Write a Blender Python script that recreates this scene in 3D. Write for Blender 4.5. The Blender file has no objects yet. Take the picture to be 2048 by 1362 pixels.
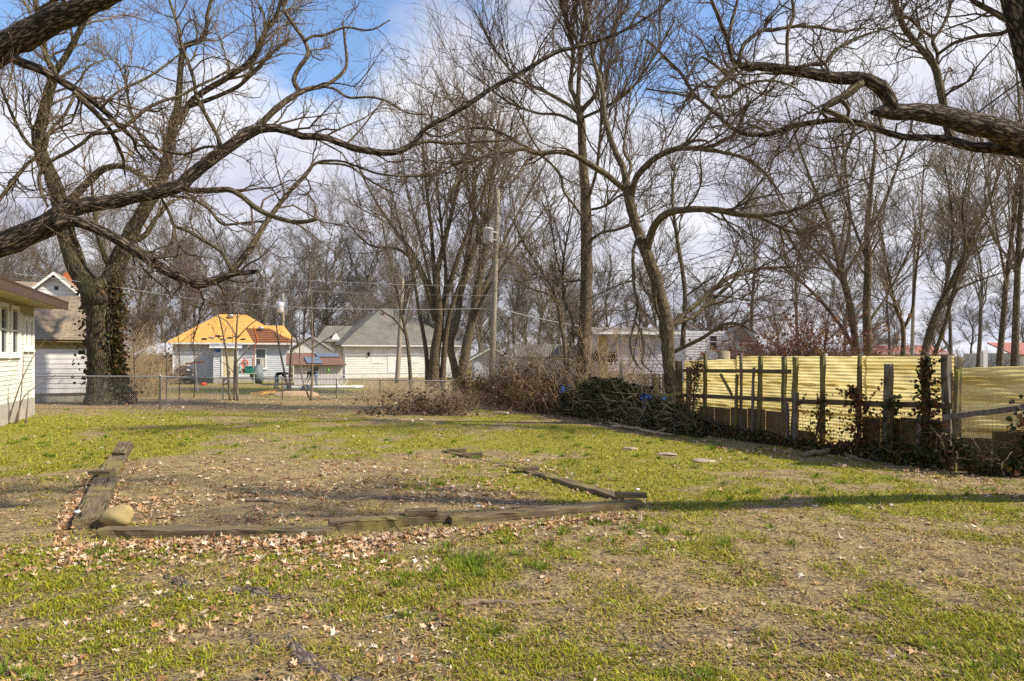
import bpy, math, random
import numpy as np
from mathutils import Vector

SC = bpy.context.scene
COL = SC.collection
# ---------------------------------------------------------------- camera
F, HY, CH = 1365.33, 712.0, 1.75          # focal length in photo pixels, horizon row, eye height
cam_d = bpy.data.cameras.new('camera'); cam = bpy.data.objects.new('camera', cam_d); COL.objects.link(cam)
cam.location = (0, 0, CH); cam.rotation_euler = (math.radians(90), 0, 0)
cam_d.sensor_width = 36.0; cam_d.lens = 24.0; cam_d.shift_y = (HY - 681.0) / 2048.0
cam_d.clip_start = 0.05; cam_d.clip_end = 3000
SC.camera = cam
SC.cycles.use_denoising = False
# ---------------------------------------------------------------- sky, sun, exposure
SUN_EL, SUN_AZ = math.radians(42), math.radians(102)     # azimuth clockwise from +Y (view direction)
w = bpy.data.worlds.new('World'); SC.world = w; w.use_nodes = True
nt = w.node_tree; N = nt.nodes; Lk = nt.links
for n in list(N): N.remove(n)
def wn(t, **k):
    n = N.new(t)
    for a, b in k.items(): setattr(n, a, b)
    return n
out = wn('ShaderNodeOutputWorld'); bg = wn('ShaderNodeBackground'); bg.inputs['Strength'].default_value = 0.10
sky = wn('ShaderNodeTexSky'); sky.sky_type = 'NISHITA'; sky.sun_disc = False
sky.sun_elevation = SUN_EL; sky.sun_rotation = SUN_AZ; sky.air_density = 1.0; sky.dust_density = 0.6; sky.ozone_density = 2.0
tc = wn('ShaderNodeTexCoord'); sep = wn('ShaderNodeSeparateXYZ'); Lk.new(tc.outputs['Generated'], sep.inputs[0])
def wmath(op, a, b=None, c=None, clamp=False):
    m = wn('ShaderNodeMath', operation=op, use_clamp=clamp)
    for i, v in enumerate((a, b, c)):
        if v is None: continue
        if isinstance(v, (int, float)): m.inputs[i].default_value = v
        else: Lk.new(v, m.inputs[i])
    return m.outputs[0]
zden = wmath('ADD', wmath('MAXIMUM', sep.outputs[2], 0.0), 0.22)
cx = wmath('DIVIDE', sep.outputs[0], zden); cy = wmath('DIVIDE', sep.outputs[1], zden)
comb = wn('ShaderNodeCombineXYZ'); Lk.new(cx, comb.inputs[0]); Lk.new(cy, comb.inputs[1]); comb.inputs[2].default_value = 3.7
n1 = wn('ShaderNodeTexNoise'); n1.inputs['Scale'].default_value = 1.5; n1.inputs['Detail'].default_value = 9; n1.inputs['Roughness'].default_value = 0.57
n1.inputs['Distortion'].default_value = 0.35
Lk.new(comb.outputs[0], n1.inputs['Vector'])
# wide gaps in the cloud: the sky is broken cloud, thicker towards the horizon
cov = wmath('ADD', n1.outputs['Fac'], wmath('MULTIPLY', wmath('SUBTRACT', 0.40, sep.outputs[2]), 1.35))
def gap(dx, dy, dz, wid, amt):
    l = math.sqrt(dx*dx+dy*dy+dz*dz)
    d = wn('ShaderNodeVectorMath', operation='DOT_PRODUCT'); Lk.new(tc.outputs['Generated'], d.inputs[0]); d.inputs[1].default_value = (dx/l, dy/l, dz/l)
    mr = wn('ShaderNodeMapRange', interpolation_type='SMOOTHSTEP'); Lk.new(d.outputs['Value'], mr.inputs[0])
    mr.inputs[1].default_value = math.cos(wid); mr.inputs[2].default_value = 1.0; mr.inputs[3].default_value = 0; mr.inputs[4].default_value = amt
    return mr.outputs[0]
for g in ((-0.42, 1, 0.47, 0.34, 0.14), (-0.24, 1, 0.42, 0.16, 0.15), (0.26, 1, 0.42, 0.16, 0.12), (-0.75, 1, 0.62, 0.25, 0.15)):
    cov = wmath('SUBTRACT', cov, gap(*g))
for g in ((-0.14, 1, 0.44, 0.10, 0.16), (0.6, 1, 0.4, 0.35, 0.16)):
    cov = wmath('ADD', cov, gap(*g))
ramp = wn('ShaderNodeMapRange', interpolation_type='SMOOTHSTEP'); Lk.new(cov, ramp.inputs[0])
ramp.inputs[1].default_value = 0.30; ramp.inputs[2].default_value = 0.50
n2 = wn('ShaderNodeTexNoise'); n2.inputs['Scale'].default_value = 2.6; n2.inputs['Detail'].default_value = 6
mp = wn('ShaderNodeVectorMath', operation='ADD'); Lk.new(comb.outputs[0], mp.inputs[0]); mp.inputs[1].default_value = (0.25, 7.3, 1.0)
Lk.new(mp.outputs[0], n2.inputs['Vector'])
cr = wn('ShaderNodeValToRGB'); Lk.new(n2.outputs['Fac'], cr.inputs[0])
cr.color_ramp.elements[0].position = 0.34; cr.color_ramp.elements[0].color = (3.0, 3.08, 3.75, 1)
cr.color_ramp.elements[1].position = 0.62; cr.color_ramp.elements[1].color = (4.35, 4.4, 4.7, 1)
tint = wn('ShaderNodeMix', data_type='RGBA', blend_type='MULTIPLY'); tint.inputs[0].default_value = 1.0
Lk.new(sky.outputs[0], tint.inputs[6]); tint.inputs[7].default_value = (0.98, 1.05, 1.12, 1)
mix = wn('ShaderNodeMix', data_type='RGBA'); Lk.new(ramp.outputs[0], mix.inputs[0])
Lk.new(tint.outputs[2], mix.inputs[6]); Lk.new(cr.outputs[0], mix.inputs[7])
Lk.new(mix.outputs[2], bg.inputs[0]); Lk.new(bg.outputs[0], out.inputs[0])
sd = bpy.data.lights.new('sun', 'SUN'); sd.energy = 3.2; sd.angle = math.radians(1.8); sd.color = (1.0, 0.90, 0.74)
sun = bpy.data.objects.new('sun', sd); COL.objects.link(sun)
SDIR = Vector((math.sin(SUN_AZ)*math.cos(SUN_EL), math.cos(SUN_AZ)*math.cos(SUN_EL), math.sin(SUN_EL)))
sun.rotation_euler = SDIR.to_track_quat('Z', 'Y').to_euler(); sun.location = (30, 0, 40)
SC.view_settings.view_transform = 'Standard'; SC.view_settings.look = 'None'
SC.view_settings.exposure = 1.15; SC.view_settings.gamma = 1.0; SC.view_settings.use_curve_mapping = False

# ---------------------------------------------------------------- pixel helpers
def P(px, py, Y): return np.array([(px-1024)/F*Y, Y, CH-(py-HY)/F*Y])
def G(px, py):
    Y = F*CH/(py-HY); return np.array([(px-1024)/F*Y, Y, 0.0])
def nrm(v): return v/np.maximum(np.linalg.norm(v, axis=-1, keepdims=True), 1e-9)
def lattice(seed): return np.random.default_rng(seed).random((256, 256))
_lat = {}
def vnoise(x, y, sc, seed):
    if seed not in _lat: _lat[seed] = lattice(seed)
    L = _lat[seed]; x = np.asarray(x)*sc+57.3; y = np.asarray(y)*sc+91.7
    i = np.floor(x).astype(int); j = np.floor(y).astype(int); u = x-i; v = y-j
    u = u*u*(3-2*u); v = v*v*(3-2*v); i %= 255; j %= 255
    return (L[i, j]*(1-u)+L[i+1, j]*u)*(1-v)+(L[i, j+1]*(1-u)+L[i+1, j+1]*u)*v
def fbm(x, y, sc, seed): return (vnoise(x, y, sc, seed)+0.5*vnoise(x, y, sc*2.1, seed+1)+0.25*vnoise(x, y, sc*4.3, seed+2))/1.75
def ground_z(x, y):
    r = np.hypot(x, y); k = np.clip((30-r)/15, 0, 1)
    return k*(0.05*(fbm(x, y, 0.6, 5)-0.5)+0.03*(fbm(x, y, 3.0, 9)-0.5))

# ---------------------------------------------------------------- materials
MT = {}
def nodes(name):
    m = bpy.data.materials.new(name); m.use_nodes = True; t = m.node_tree
    b = t.nodes['Principled BSDF']; MT[name] = m
    return m, t, b
def link(t, a, b): t.links.new(a, b)
def noise(t, vec, scale, detail=5, rough=0.6, dist=0.0):
    n = t.nodes.new('ShaderNodeTexNoise'); n.inputs['Scale'].default_value = scale; n.inputs['Detail'].default_value = detail
    n.inputs['Roughness'].default_value = rough; n.inputs['Distortion'].default_value = dist
    if vec is not None: link(t, vec, n.inputs['Vector'])
    return n.outputs['Fac']
def mapping(t, vec, sc):
    m = t.nodes.new('ShaderNodeMapping'); m.inputs['Scale'].default_value = sc; link(t, vec, m.inputs[0]); return m.outputs[0]
def ramp2(t, fac, stops):
    r = t.nodes.new('ShaderNodeValToRGB'); link(t, fac, r.inputs[0]); e = r.color_ramp.elements
    while len(e) < len(stops): e.new(0.5)
    for q, (p, c) in zip(e, stops): q.position = p; q.color = (*c, 1)
    return r.outputs[0]
def mixc(t, fac, a, b, mode='MIX'):
    m = t.nodes.new('ShaderNodeMix'); m.data_type = 'RGBA'; m.blend_type = mode
    for v, i in ((fac, 0), (a, 6), (b, 7)):
        if isinstance(v, (int, float)): m.inputs[i].default_value = v
        elif isinstance(v, tuple): m.inputs[i].default_value = (*v, 1)
        else: link(t, v, m.inputs[i])
    return m.outputs[2]
def bump(t, b, h, strength, dist=0.02):
    n = t.nodes.new('ShaderNodeBump'); n.inputs['Strength'].default_value = strength; n.inputs['Distance'].default_value = dist
    link(t, h, n.inputs['Height']); link(t, n.outputs[0], b.inputs['Normal'])
def objc(t):
    return t.nodes.new('ShaderNodeTexCoord').outputs['Object']
def attr(t, name):
    n = t.nodes.new('ShaderNodeAttribute'); n.attribute_name = name; return n
def plain(name, c1, c2=None, scale=6, rough=0.8, bmp=0.15, stretch=(1, 1, 1), dirt=None, metal=0.0, mid=(0.35, 0.65)):
    m, t, b = nodes(name); c2 = c2 or tuple(x*0.75 for x in c1)
    v = mapping(t, objc(t), stretch); n = noise(t, v, scale)
    c = ramp2(t, n, [(mid[0], c2), (mid[1], c1)])
    if dirt:
        d = noise(t, objc(t), dirt[1], 6, 0.65)
        f = ramp2(t, d, [(dirt[2], (0, 0, 0)), (dirt[2]+0.18, (1, 1, 1))])
        c = mixc(t, f, c, dirt[0])
    link(t, c, b.inputs['Base Color']); b.inputs['Roughness'].default_value = rough; b.inputs['Metallic'].default_value = metal
    b.inputs['Specular IOR Level'].default_value = 0.25
    bump(t, b, n, bmp); return m
def bark(name, dark, light, sc=9.0, depth=0.03, moss=None, strength=0.9):
    m, t, b = nodes(name); a = attr(t, 'tube').outputs['Vector']
    v = mapping(t, a, (sc*2.6, sc*2.6, sc*0.55))
    vo = t.nodes.new('ShaderNodeTexVoronoi'); vo.feature = 'DISTANCE_TO_EDGE'; vo.inputs['Scale'].default_value = 1.0; vo.inputs['Randomness'].default_value = 1.0
    wob = t.nodes.new('ShaderNodeVectorMath'); wob.operation = 'MULTIPLY_ADD'
    nz = t.nodes.new('ShaderNodeTexNoise'); nz.inputs['Scale'].default_value = 1.3; nz.inputs['Detail'].default_value = 4; link(t, v, nz.inputs['Vector'])
    link(t, nz.outputs['Color'], wob.inputs[0]); wob.inputs[1].default_value = (1.6, 1.6, 1.6); link(t, v, wob.inputs[2])
    link(t, wob.outputs[0], vo.inputs['Vector'])
    fine = noise(t, mapping(t, a, (sc*6, sc*6, sc*2)), 1.0, 6, 0.7)
    mr = t.nodes.new('ShaderNodeMapRange'); link(t, vo.outputs['Distance'], mr.inputs[0]); mr.inputs[2].default_value = 0.35
    h = t.nodes.new('ShaderNodeMath'); h.operation = 'MULTIPLY_ADD'; link(t, fine, h.inputs[0]); h.inputs[1].default_value = 0.5; link(t, mr.outputs[0], h.inputs[2])
    c = ramp2(t, h.outputs[0], [(0.22, tuple(x*0.6 for x in dark)), (0.5, dark), (0.95, light)])
    if moss:
        f = ramp2(t, noise(t, objc(t), 1.1, 5, 0.6), [(0.45, (0, 0, 0)), (0.68, (1, 1, 1))])
        f2 = mixc(t, 0.55, (0, 0, 0), f, 'MIX'); c = mixc(t, f2, c, moss)
    link(t, c, b.inputs['Base Color']); b.inputs['Roughness'].default_value = 0.9; b.inputs['Specular IOR Level'].default_value = 0.15
    bump(t, b, h.outputs[0], strength, depth); return m
def coloured(name, transl=0.35, rough=0.7, var=0.0):
    """colour from the per-leaf attribute, part of the light passes through"""
    m, t, b = nodes(name); c = attr(t, 'Col').outputs['Color']
    link(t, c, b.inputs['Base Color']); b.inputs['Roughness'].default_value = rough; b.inputs['Specular IOR Level'].default_value = 0.2
    tr = t.nodes.new('ShaderNodeBsdfTranslucent'); link(t, c, tr.inputs[0])
    ms = t.nodes.new('ShaderNodeMixShader'); ms.inputs[0].default_value = transl
    link(t, b.outputs[0], ms.inputs[1]); link(t, tr.outputs[0], ms.inputs[2])
    link(t, ms.outputs[0], t.nodes['Material Output'].inputs[0]); return m
def shingle(name, c1, c2, mortar, bw=0.33, bh=0.14, patch=None):
    m, t, b = nodes(name); v = attr(t, 'sheet').outputs['Vector']
    br = t.nodes.new('ShaderNodeTexBrick'); link(t, v, br.inputs['Vector']); br.inputs['Scale'].default_value = 1
    br.inputs['Color1'].default_value = (*c1, 1); br.inputs['Color2'].default_value = (*c2, 1); br.inputs['Mortar'].default_value = (*mortar, 1)
    br.inputs['Mortar Size'].default_value = 0.012; br.inputs['Brick Width'].default_value = bw; br.inputs['Row Height'].default_value = bh
    c = br.outputs['Color']
    n = noise(t, v, 1.3, 6, 0.65)
    c = mixc(t, 0.55, c, ramp2(t, n, [(0.3, (0.55, 0.55, 0.55)), (0.7, (1.25, 1.25, 1.25))]), 'MULTIPLY')
    if patch: c = mixc(t, ramp2(t, noise(t, v, 0.5, 4), [(0.5, (0, 0, 0)), (0.6, (1, 1, 1))]), c, patch)
    link(t, c, b.inputs['Base Color']); b.inputs['Roughness'].default_value = 0.95; b.inputs['Specular IOR Level'].default_value = 0.15
    bump(t, b, br.outputs['Fac'], -0.6, 0.02); return m

plain('siding_old', (0.72, 0.71, 0.62), (0.60, 0.60, 0.50), 5, 0.75, 0.1, (0.4, 0.4, 3), ((0.30, 0.31, 0.22), 2.3, 0.56))
plain('siding_white', (0.78, 0.77, 0.76), (0.68, 0.67, 0.66), 3, 0.6, 0.05, (1, 1, 1), ((0.55, 0.55, 0.52), 1.2, 0.6))
plain('siding_grey', (0.55, 0.58, 0.62), (0.46, 0.48, 0.52), 3, 0.65, 0.05, (1, 1, 1), ((0.40, 0.40, 0.38), 1.1, 0.58))
plain('siding_cream', (0.78, 0.77, 0.71), (0.69, 0.68, 0.61), 3, 0.65, 0.05, (1, 1, 1), ((0.45, 0.45, 0.38), 1.0, 0.58))
plain('siding_lavender', (0.46, 0.45, 0.52), (0.40, 0.39, 0.46), 2, 0.7, 0.05)
plain('trim_white', (0.80, 0.80, 0.78), (0.70, 0.70, 0.67), 4, 0.55, 0.05)
plain('soffit_yellow', (0.42, 0.37, 0.20), (0.30, 0.26, 0.13), 4, 0.8, 0.1)
plain('fascia_brown', (0.105, 0.062, 0.046), (0.07, 0.043, 0.034), 8, 0.6, 0.1)
plain('fascia_tan', (0.42, 0.29, 0.10), (0.32, 0.22, 0.08), 5, 0.7, 0.1)
plain('concrete', (0.42, 0.39, 0.33), (0.30, 0.28, 0.24), 4, 0.9, 0.3)
plain('osb', (0.66, 0.36, 0.10), (0.52, 0.26, 0.06), 9, 0.8, 0.1, (1, 1, 1))
plain('batten', (0.30, 0.13, 0.06), (0.17, 0.075, 0.04), 6, 0.85, 0.1, (1, 1, 4))
plain('old_felt', (0.35, 0.36, 0.38), (0.10, 0.10, 0.11), 3, 0.8, 0.3)
plain('door_cream', (0.66, 0.56, 0.36), (0.58, 0.48, 0.30), 3, 0.6, 0.05)
plain('dark_opening', (0.03, 0.03, 0.035), (0.02, 0.02, 0.02), 3, 0.5, 0.05)
plain('curtain', (0.55, 0.53, 0.48), (0.35, 0.34, 0.32), 8, 0.9, 0.1, (3, 3, 0.4))
plain('brick_red', (0.50, 0.16, 0.06), (0.36, 0.11, 0.05), 20, 0.9, 0.3)
plain('galvanised', (0.46, 0.48, 0.48), (0.34, 0.36, 0.36), 6, 0.45, 0.05, metal=0.55)
plain('pole_wood', (0.34, 0.30, 0.24), (0.20, 0.18, 0.135), 5, 0.9, 0.3, (4, 4, 0.3), ((0.25, 0.28, 0.14), 0.8, 0.55))
plain('transformer', (0.52, 0.53, 0.55), (0.44, 0.45, 0.47), 3, 0.5, 0.02)
plain('wire_dark', (0.05, 0.05, 0.05), None, 3, 0.6, 0.0)
plain('wire_light', (0.45, 0.45, 0.43), None, 3, 0.5, 0.0)
plain('post_mossy', (0.19, 0.15, 0.065), (0.09, 0.072, 0.04), 7, 0.9, 0.4, (3, 3, 0.35), ((0.20, 0.20, 0.05), 2.2, 0.48))
plain('post_grey', (0.20, 0.17, 0.14), (0.10, 0.085, 0.07), 7, 0.9, 0.4, (3, 3, 0.35), ((0.13, 0.13, 0.08), 2.0, 0.55))
plain('rail_wood', (0.15, 0.11, 0.06), (0.075, 0.058, 0.035), 7, 0.9, 0.4, (0.7, 0.7, 3), ((0.15, 0.15, 0.05), 2.0, 0.52))
plain('picket_green', (0.32, 0.28, 0.10), (0.18, 0.16, 0.06), 6, 0.9, 0.3, (3, 3, 0.4))
plain('picket_tan', (0.40, 0.34, 0.22), (0.27, 0.23, 0.15), 5, 0.9, 0.3, (3, 3, 0.4))
plain('plywood_dark', (0.20, 0.13, 0.055), (0.10, 0.065, 0.035), 4, 0.9, 0.3, (1, 1, 0.6), ((0.16, 0.14, 0.05), 1.8, 0.5))
plain('blue_tarp', (0.03, 0.16, 0.50), (0.02, 0.10, 0.36), 8, 0.4, 0.6)
plain('black_plastic', (0.02, 0.02, 0.022), (0.035, 0.035, 0.04), 6, 0.3, 0.5)
plain('grey_tarp', (0.20, 0.23, 0.23), (0.13, 0.15, 0.15), 3, 0.6, 0.5)
plain('stone', (0.44, 0.32, 0.12), (0.28, 0.22, 0.12), 5, 0.9, 0.5, (1, 1, 1), ((0.15, 0.15, 0.08), 3.0, 0.52))
plain('pale_stone', (0.52, 0.45, 0.36), (0.38, 0.32, 0.25), 6, 0.9, 0.3)
plain('stick', (0.27, 0.19, 0.12), (0.17, 0.12, 0.08), 12, 0.9, 0.4)
plain('stick_light', (0.46, 0.36, 0.23), (0.32, 0.24, 0.15), 12, 0.9, 0.3)
plain('litter', (0.82, 0.82, 0.82), (0.65, 0.67, 0.72), 9, 0.6, 0.2)
plain('orange_plastic', (0.80, 0.16, 0.02), (0.65, 0.12, 0.02), 6, 0.5, 0.1)
plain('red_plastic', (0.75, 0.06, 0.02), None, 6, 0.5, 0.05)
plain('yellow_plastic', (0.75, 0.50, 0.02), None, 6, 0.5, 0.05)
plain('green_paint', (0.03, 0.20, 0.14), None, 6, 0.6, 0.05)
plain('pale_green', (0.40, 0.48, 0.36), None, 6, 0.6, 0.05)
plain('lime', (0.16, 0.45, 0.03), None, 6, 0.5, 0.05)
plain('dirt_mound', (0.50, 0.34, 0.20), (0.38, 0.25, 0.15), 6, 0.95, 0.5)
plain('rusty_roof', (0.22, 0.12, 0.08), (0.14, 0.08, 0.06), 4, 0.85, 0.2, (3, 0.6, 0.6))
plain('solar', (0.16, 0.18, 0.22), (0.12, 0.14, 0.17), 4, 0.3, 0.02)
plain('weathered_white', (0.62, 0.60, 0.58), (0.45, 0.43, 0.42), 4, 0.8, 0.2, (5, 5, 0.4))
plain('red_roof', (0.42, 0.17, 0.13), (0.33, 0.13, 0.10), 2, 0.9, 0.1)
plain('denim', (0.20, 0.25, 0.33), (0.14, 0.18, 0.25), 14, 0.9, 0.2)
plain('black_shirt', (0.025, 0.027, 0.035), None, 14, 0.9, 0.2)
plain('skin', (0.55, 0.34, 0.24), None, 10, 0.6, 0.05)
plain('tyre', (0.03, 0.03, 0.03), None, 10, 0.8, 0.1)
plain('cap_tan', (0.45, 0.34, 0.20), None, 10, 0.9, 0.1)
plain('rusty_steel', (0.30, 0.12, 0.07), (0.20, 0.08, 0.05), 10, 0.8, 0.2)
shingle('shingle_tan', (0.36, 0.28, 0.19), (0.26, 0.20, 0.14), (0.15, 0.12, 0.085), 0.35, 0.15)
shingle('shingle_grey', (0.22, 0.205, 0.165), (0.175, 0.165, 0.135), (0.11, 0.105, 0.085), 0.4, 0.16, (0.15, 0.14, 0.12))
shingle('shingle_green', (0.20, 0.23, 0.22), (0.16, 0.19, 0.18), (0.11, 0.12, 0.12), 0.4, 0.16)
bark('bark_near', (0.040, 0.032, 0.025), (0.20, 0.16, 0.12), 11, 0.03, None, 1.0)
bark('bark_limb', (0.062, 0.048, 0.033), (0.23, 0.18, 0.12), 16, 0.02, (0.20, 0.18, 0.09), 0.8)
bark('bark_old', (0.050, 0.040, 0.025), (0.19, 0.16, 0.10), 6, 0.05, (0.13, 0.125, 0.05), 1.0)
bark('bark_smooth', (0.075, 0.058, 0.040), (0.21, 0.17, 0.115), 9, 0.02, (0.17, 0.15, 0.07), 0.8)
bark('bark_far', (0.085, 0.072, 0.058), (0.18, 0.155, 0.125), 4, 0.02, None, 0.4)
bark('twig_brown', (0.13, 0.082, 0.048), (0.25, 0.165, 0.10), 20, 0.005, None, 0.2)
bark('twig_grey', (0.13, 0.112, 0.09), (0.24, 0.205, 0.17), 20, 0.005, None, 0.2)
bark('twig_dark', (0.080, 0.058, 0.040), (0.17, 0.125, 0.085), 20, 0.005, None, 0.2)
bark('twig_warm', (0.16, 0.125, 0.085), (0.29, 0.235, 0.165), 20, 0.005, None, 0.2)
bark('twig_red', (0.22, 0.11, 0.08), (0.36, 0.20, 0.14), 20, 0.005, None, 0.2)
bark('twig_straw', (0.36, 0.26, 0.15), (0.52, 0.40, 0.25), 20, 0.005, None, 0.2)
bark('root_bark', (0.17, 0.13, 0.10), (0.36, 0.29, 0.22), 14, 0.03, None, 1.0)
plain('flat_pale', (0.40, 0.33, 0.25), (0.26, 0.21, 0.15), 9, 0.9, 0.4); coloured('leaf_litter', 0.2, 0.75); coloured('grass_blade', 0.35, 0.6); coloured('ivy_leaf', 0.25, 0.4)

m, t, b = nodes('glass')
b.inputs['Base Color'].default_value = (0.05, 0.06, 0.07, 1); b.inputs['Roughness'].default_value = 0.08; b.inputs['Specular IOR Level'].default_value = 0.8

m, t, b = nodes('fibreglass')          # translucent yellow corrugated sheet, weathered
sv = attr(t, 'sheet').outputs['Vector']
spec = noise(t, mapping(t, sv, (9, 22, 1)), 6, 5, 0.75)
c = ramp2(t, spec, [(0.38, (0.40, 0.29, 0.09)), (0.47, (0.72, 0.61, 0.26)), (0.60, (0.90, 0.84, 0.52))])
big = noise(t, mapping(t, sv, (0.5, 2.5, 1)), 2.2, 5, 0.6)
c = mixc(t, ramp2(t, big, [(0.47, (0, 0, 0)), (0.66, (0.75, 0.75, 0.75))]), c, (0.42, 0.29, 0.06))
grn = noise(t, mapping(t, sv, (1.3, 1.0, 1)), 1.7, 6, 0.7)
c = mixc(t, ramp2(t, grn, [(0.54, (0, 0, 0)), (0.70, (0.5, 0.5, 0.5))]), c, (0.36, 0.34, 0.15))
oin = t.nodes.new('ShaderNodeObjectInfo'); c = mixc(t, 1.0, c, ramp2(t, oin.outputs['Random'], [(0.0, (0.88, 0.87, 0.80)), (1.0, (1.1, 1.1, 1.12))]), 'MULTIPLY')
link(t, c, b.inputs['Base Color']); b.inputs['Roughness'].default_value = 0.5; b.inputs['Specular IOR Level'].default_value = 0.3
bump(t, b, spec, 0.25, 0.01)
tr = t.nodes.new('ShaderNodeBsdfTranslucent'); link(t, c, tr.inputs[0])
ms = t.nodes.new('ShaderNodeMixShader'); ms.inputs[0].default_value = 0.55
link(t, b.outputs[0], ms.inputs[1]); link(t, tr.outputs[0], ms.inputs[2]); link(t, ms.outputs[0], t.nodes['Material Output'].inputs[0])

m, t, b = nodes('timber')              # weathered railway sleepers
a = attr(t, 'tube').outputs['Vector']
gr = noise(t, mapping(t, a, (45, 45, 2.2)), 1.0, 7, 0.7, 0.4)
c = ramp2(t, gr, [(0.30, (0.030, 0.023, 0.016)), (0.5, (0.145, 0.108, 0.065)), (0.75, (0.28, 0.22, 0.14))])
oi = t.nodes.new('ShaderNodeObjectInfo')
ms_ = mixc(t, 0.75, (0, 0, 0), ramp2(t, noise(t, a, 2.4, 5, 0.6), [(0.46, (0, 0, 0)), (0.66, (1, 1, 1))]))
c = mixc(t, ms_, c, (0.23, 0.20, 0.06))
crk = noise(t, mapping(t, a, (26, 26, 0.8)), 1.0, 3, 0.5, 0.8)
cf = ramp2(t, crk, [(0.33, (0.18, 0.18, 0.18)), (0.40, (1, 1, 1))])
c = mixc(t, 1.0, c, cf, 'MULTIPLY')
link(t, c, b.inputs['Base Color']); b.inputs['Roughness'].default_value = 0.95; b.inputs['Specular IOR Level'].default_value = 0.15
hh = mixc(t, 0.5, gr, cf); bump(t, b, hh, 0.9, 0.02)

m, t, b = nodes('earth')               # soil, thatch and moss
o = t.nodes.new('ShaderNodeTexCoord').outputs['Object']
big = noise(t, o, 0.55, 6, 0.6); mid_ = noise(t, o, 4.5, 8, 0.75); fine = noise(t, o, 30, 7, 0.8); fib = noise(t, o, 140, 3, 0.8)
soil = ramp2(t, fine, [(0.3, (0.040, 0.027, 0.021)), (0.68, (0.25, 0.168, 0.118))])
thatch = ramp2(t, mixc(t, 0.5, fib, fine), [(0.36, (0.13, 0.090, 0.045)), (0.62, (0.53, 0.40, 0.19))])
moss = ramp2(t, fine, [(0.36, (0.085, 0.09, 0.010)), (0.64, (0.36, 0.33, 0.04))])
zn = attr(t, 'zone').outputs['Color']
c = mixc(t, ramp2(t, mixc(t, 0.55, mid_, fine), [(0.43, (0, 0, 0)), (0.55, (1, 1, 1))]), soil, thatch)
c = mixc(t, ramp2(t, mixc(t, 0.55, zn, mixc(t, 0.6, mid_, fine)), [(0.47, (0, 0, 0)), (0.60, (0.85, 0.85, 0.85))]), c, moss)
# worn and dry ground towards the back fence, where the lawn gives way to dead grass
spx = t.nodes.new('ShaderNodeSeparateXYZ'); link(t, o, spx.inputs[0])
link(t, c, b.inputs['Base Color']); b.inputs['Roughness'].default_value = 1.0; b.inputs['Specular IOR Level'].default_value = 0.1
bump(t, b, mixc(t, 0.5, fine, mid_), 0.8, 0.05)

# ---------------------------------------------------------------- mesh helpers
ORG = {}
def mesh_np(name, V, FS, mat, smooth=False, attrs=None):
    """FS: list of integer arrays, each (n,k)"""
    me = bpy.data.meshes.new(name); V = np.asarray(V, np.float32).reshape(-1, 3)
    me.vertices.add(len(V)); me.vertices.foreach_set('co', V.ravel())
    FS = [np.asarray(f, np.int32) for f in FS if len(f)]
    loops = np.concatenate([f.ravel() for f in FS]); tot = np.concatenate([np.full(len(f), f.shape[1], np.int32) for f in FS])
    st = np.concatenate([[0], np.cumsum(tot)[:-1]]).astype(np.int32)
    me.loops.add(len(loops)); me.loops.foreach_set('vertex_index', loops)
    me.polygons.add(len(tot)); me.polygons.foreach_set('loop_start', st)
    for an, (dom, typ, arr) in (attrs or {}).items():
        a = me.attributes.new(an, typ, dom); key = 'vector' if typ == 'FLOAT_VECTOR' else 'color'
        a.data.foreach_set(key, np.ascontiguousarray(arr, np.float32).ravel())
    me.update(calc_edges=True)
    me.polygons.foreach_set('use_smooth', np.full(len(tot), bool(smooth)))
    me.materials.append(MT[mat] if isinstance(mat, str) else mat)
    return me
def tag(o, label=None, cat=None, group=None, kind=None):
    for k, v in (('label', label), ('category', cat), ('group', group), ('kind', kind)):
        if v: o[k] = v
    return o
def thing(name, label, cat, loc=(0, 0, 0), group=None):
    o = bpy.data.objects.new(name, None); COL.objects.link(o); o.location = tuple(float(q) for q in loc); o.empty_display_size = 0.1
    ORG[o.name] = np.array(loc, float); return tag(o, label, cat, group)
def put(name, V, FS, mat, parent=None, smooth=False, attrs=None, org=None):
    V = np.asarray(V, float).reshape(-1, 3)
    if parent is not None: og = ORG[parent.name]
    else: og = np.array(org if org is not None else [V[:, 0].mean(), V[:, 1].mean(), V[:, 2].min()], float)
    me = mesh_np(name, V-og, FS, mat, smooth, attrs)
    o = bpy.data.objects.new(name, me); COL.objects.link(o); ORG[o.name] = og
    if parent is not None: o.parent = parent
    else: o.location = tuple(og)
    return o
def slab(name, o, a, b, c, mat, parent=None):
    """block with corner o and edge vectors a, b, c"""
    o, a, b, c = (np.asarray(q, float) for q in (o, a, b, c))
    V = [o, o+a, o+a+b, o+b, o+c, o+a+c, o+a+b+c, o+b+c]
    Fs = [[0, 3, 2, 1], [4, 5, 6, 7], [0, 1, 5, 4], [1, 2, 6, 5], [2, 3, 7, 6], [3, 0, 4, 7]]
    if np.dot(np.cross(a, b), c) < 0: Fs = [f[::-1] for f in Fs]
    return put(name, V, [Fs], mat, parent)
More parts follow.
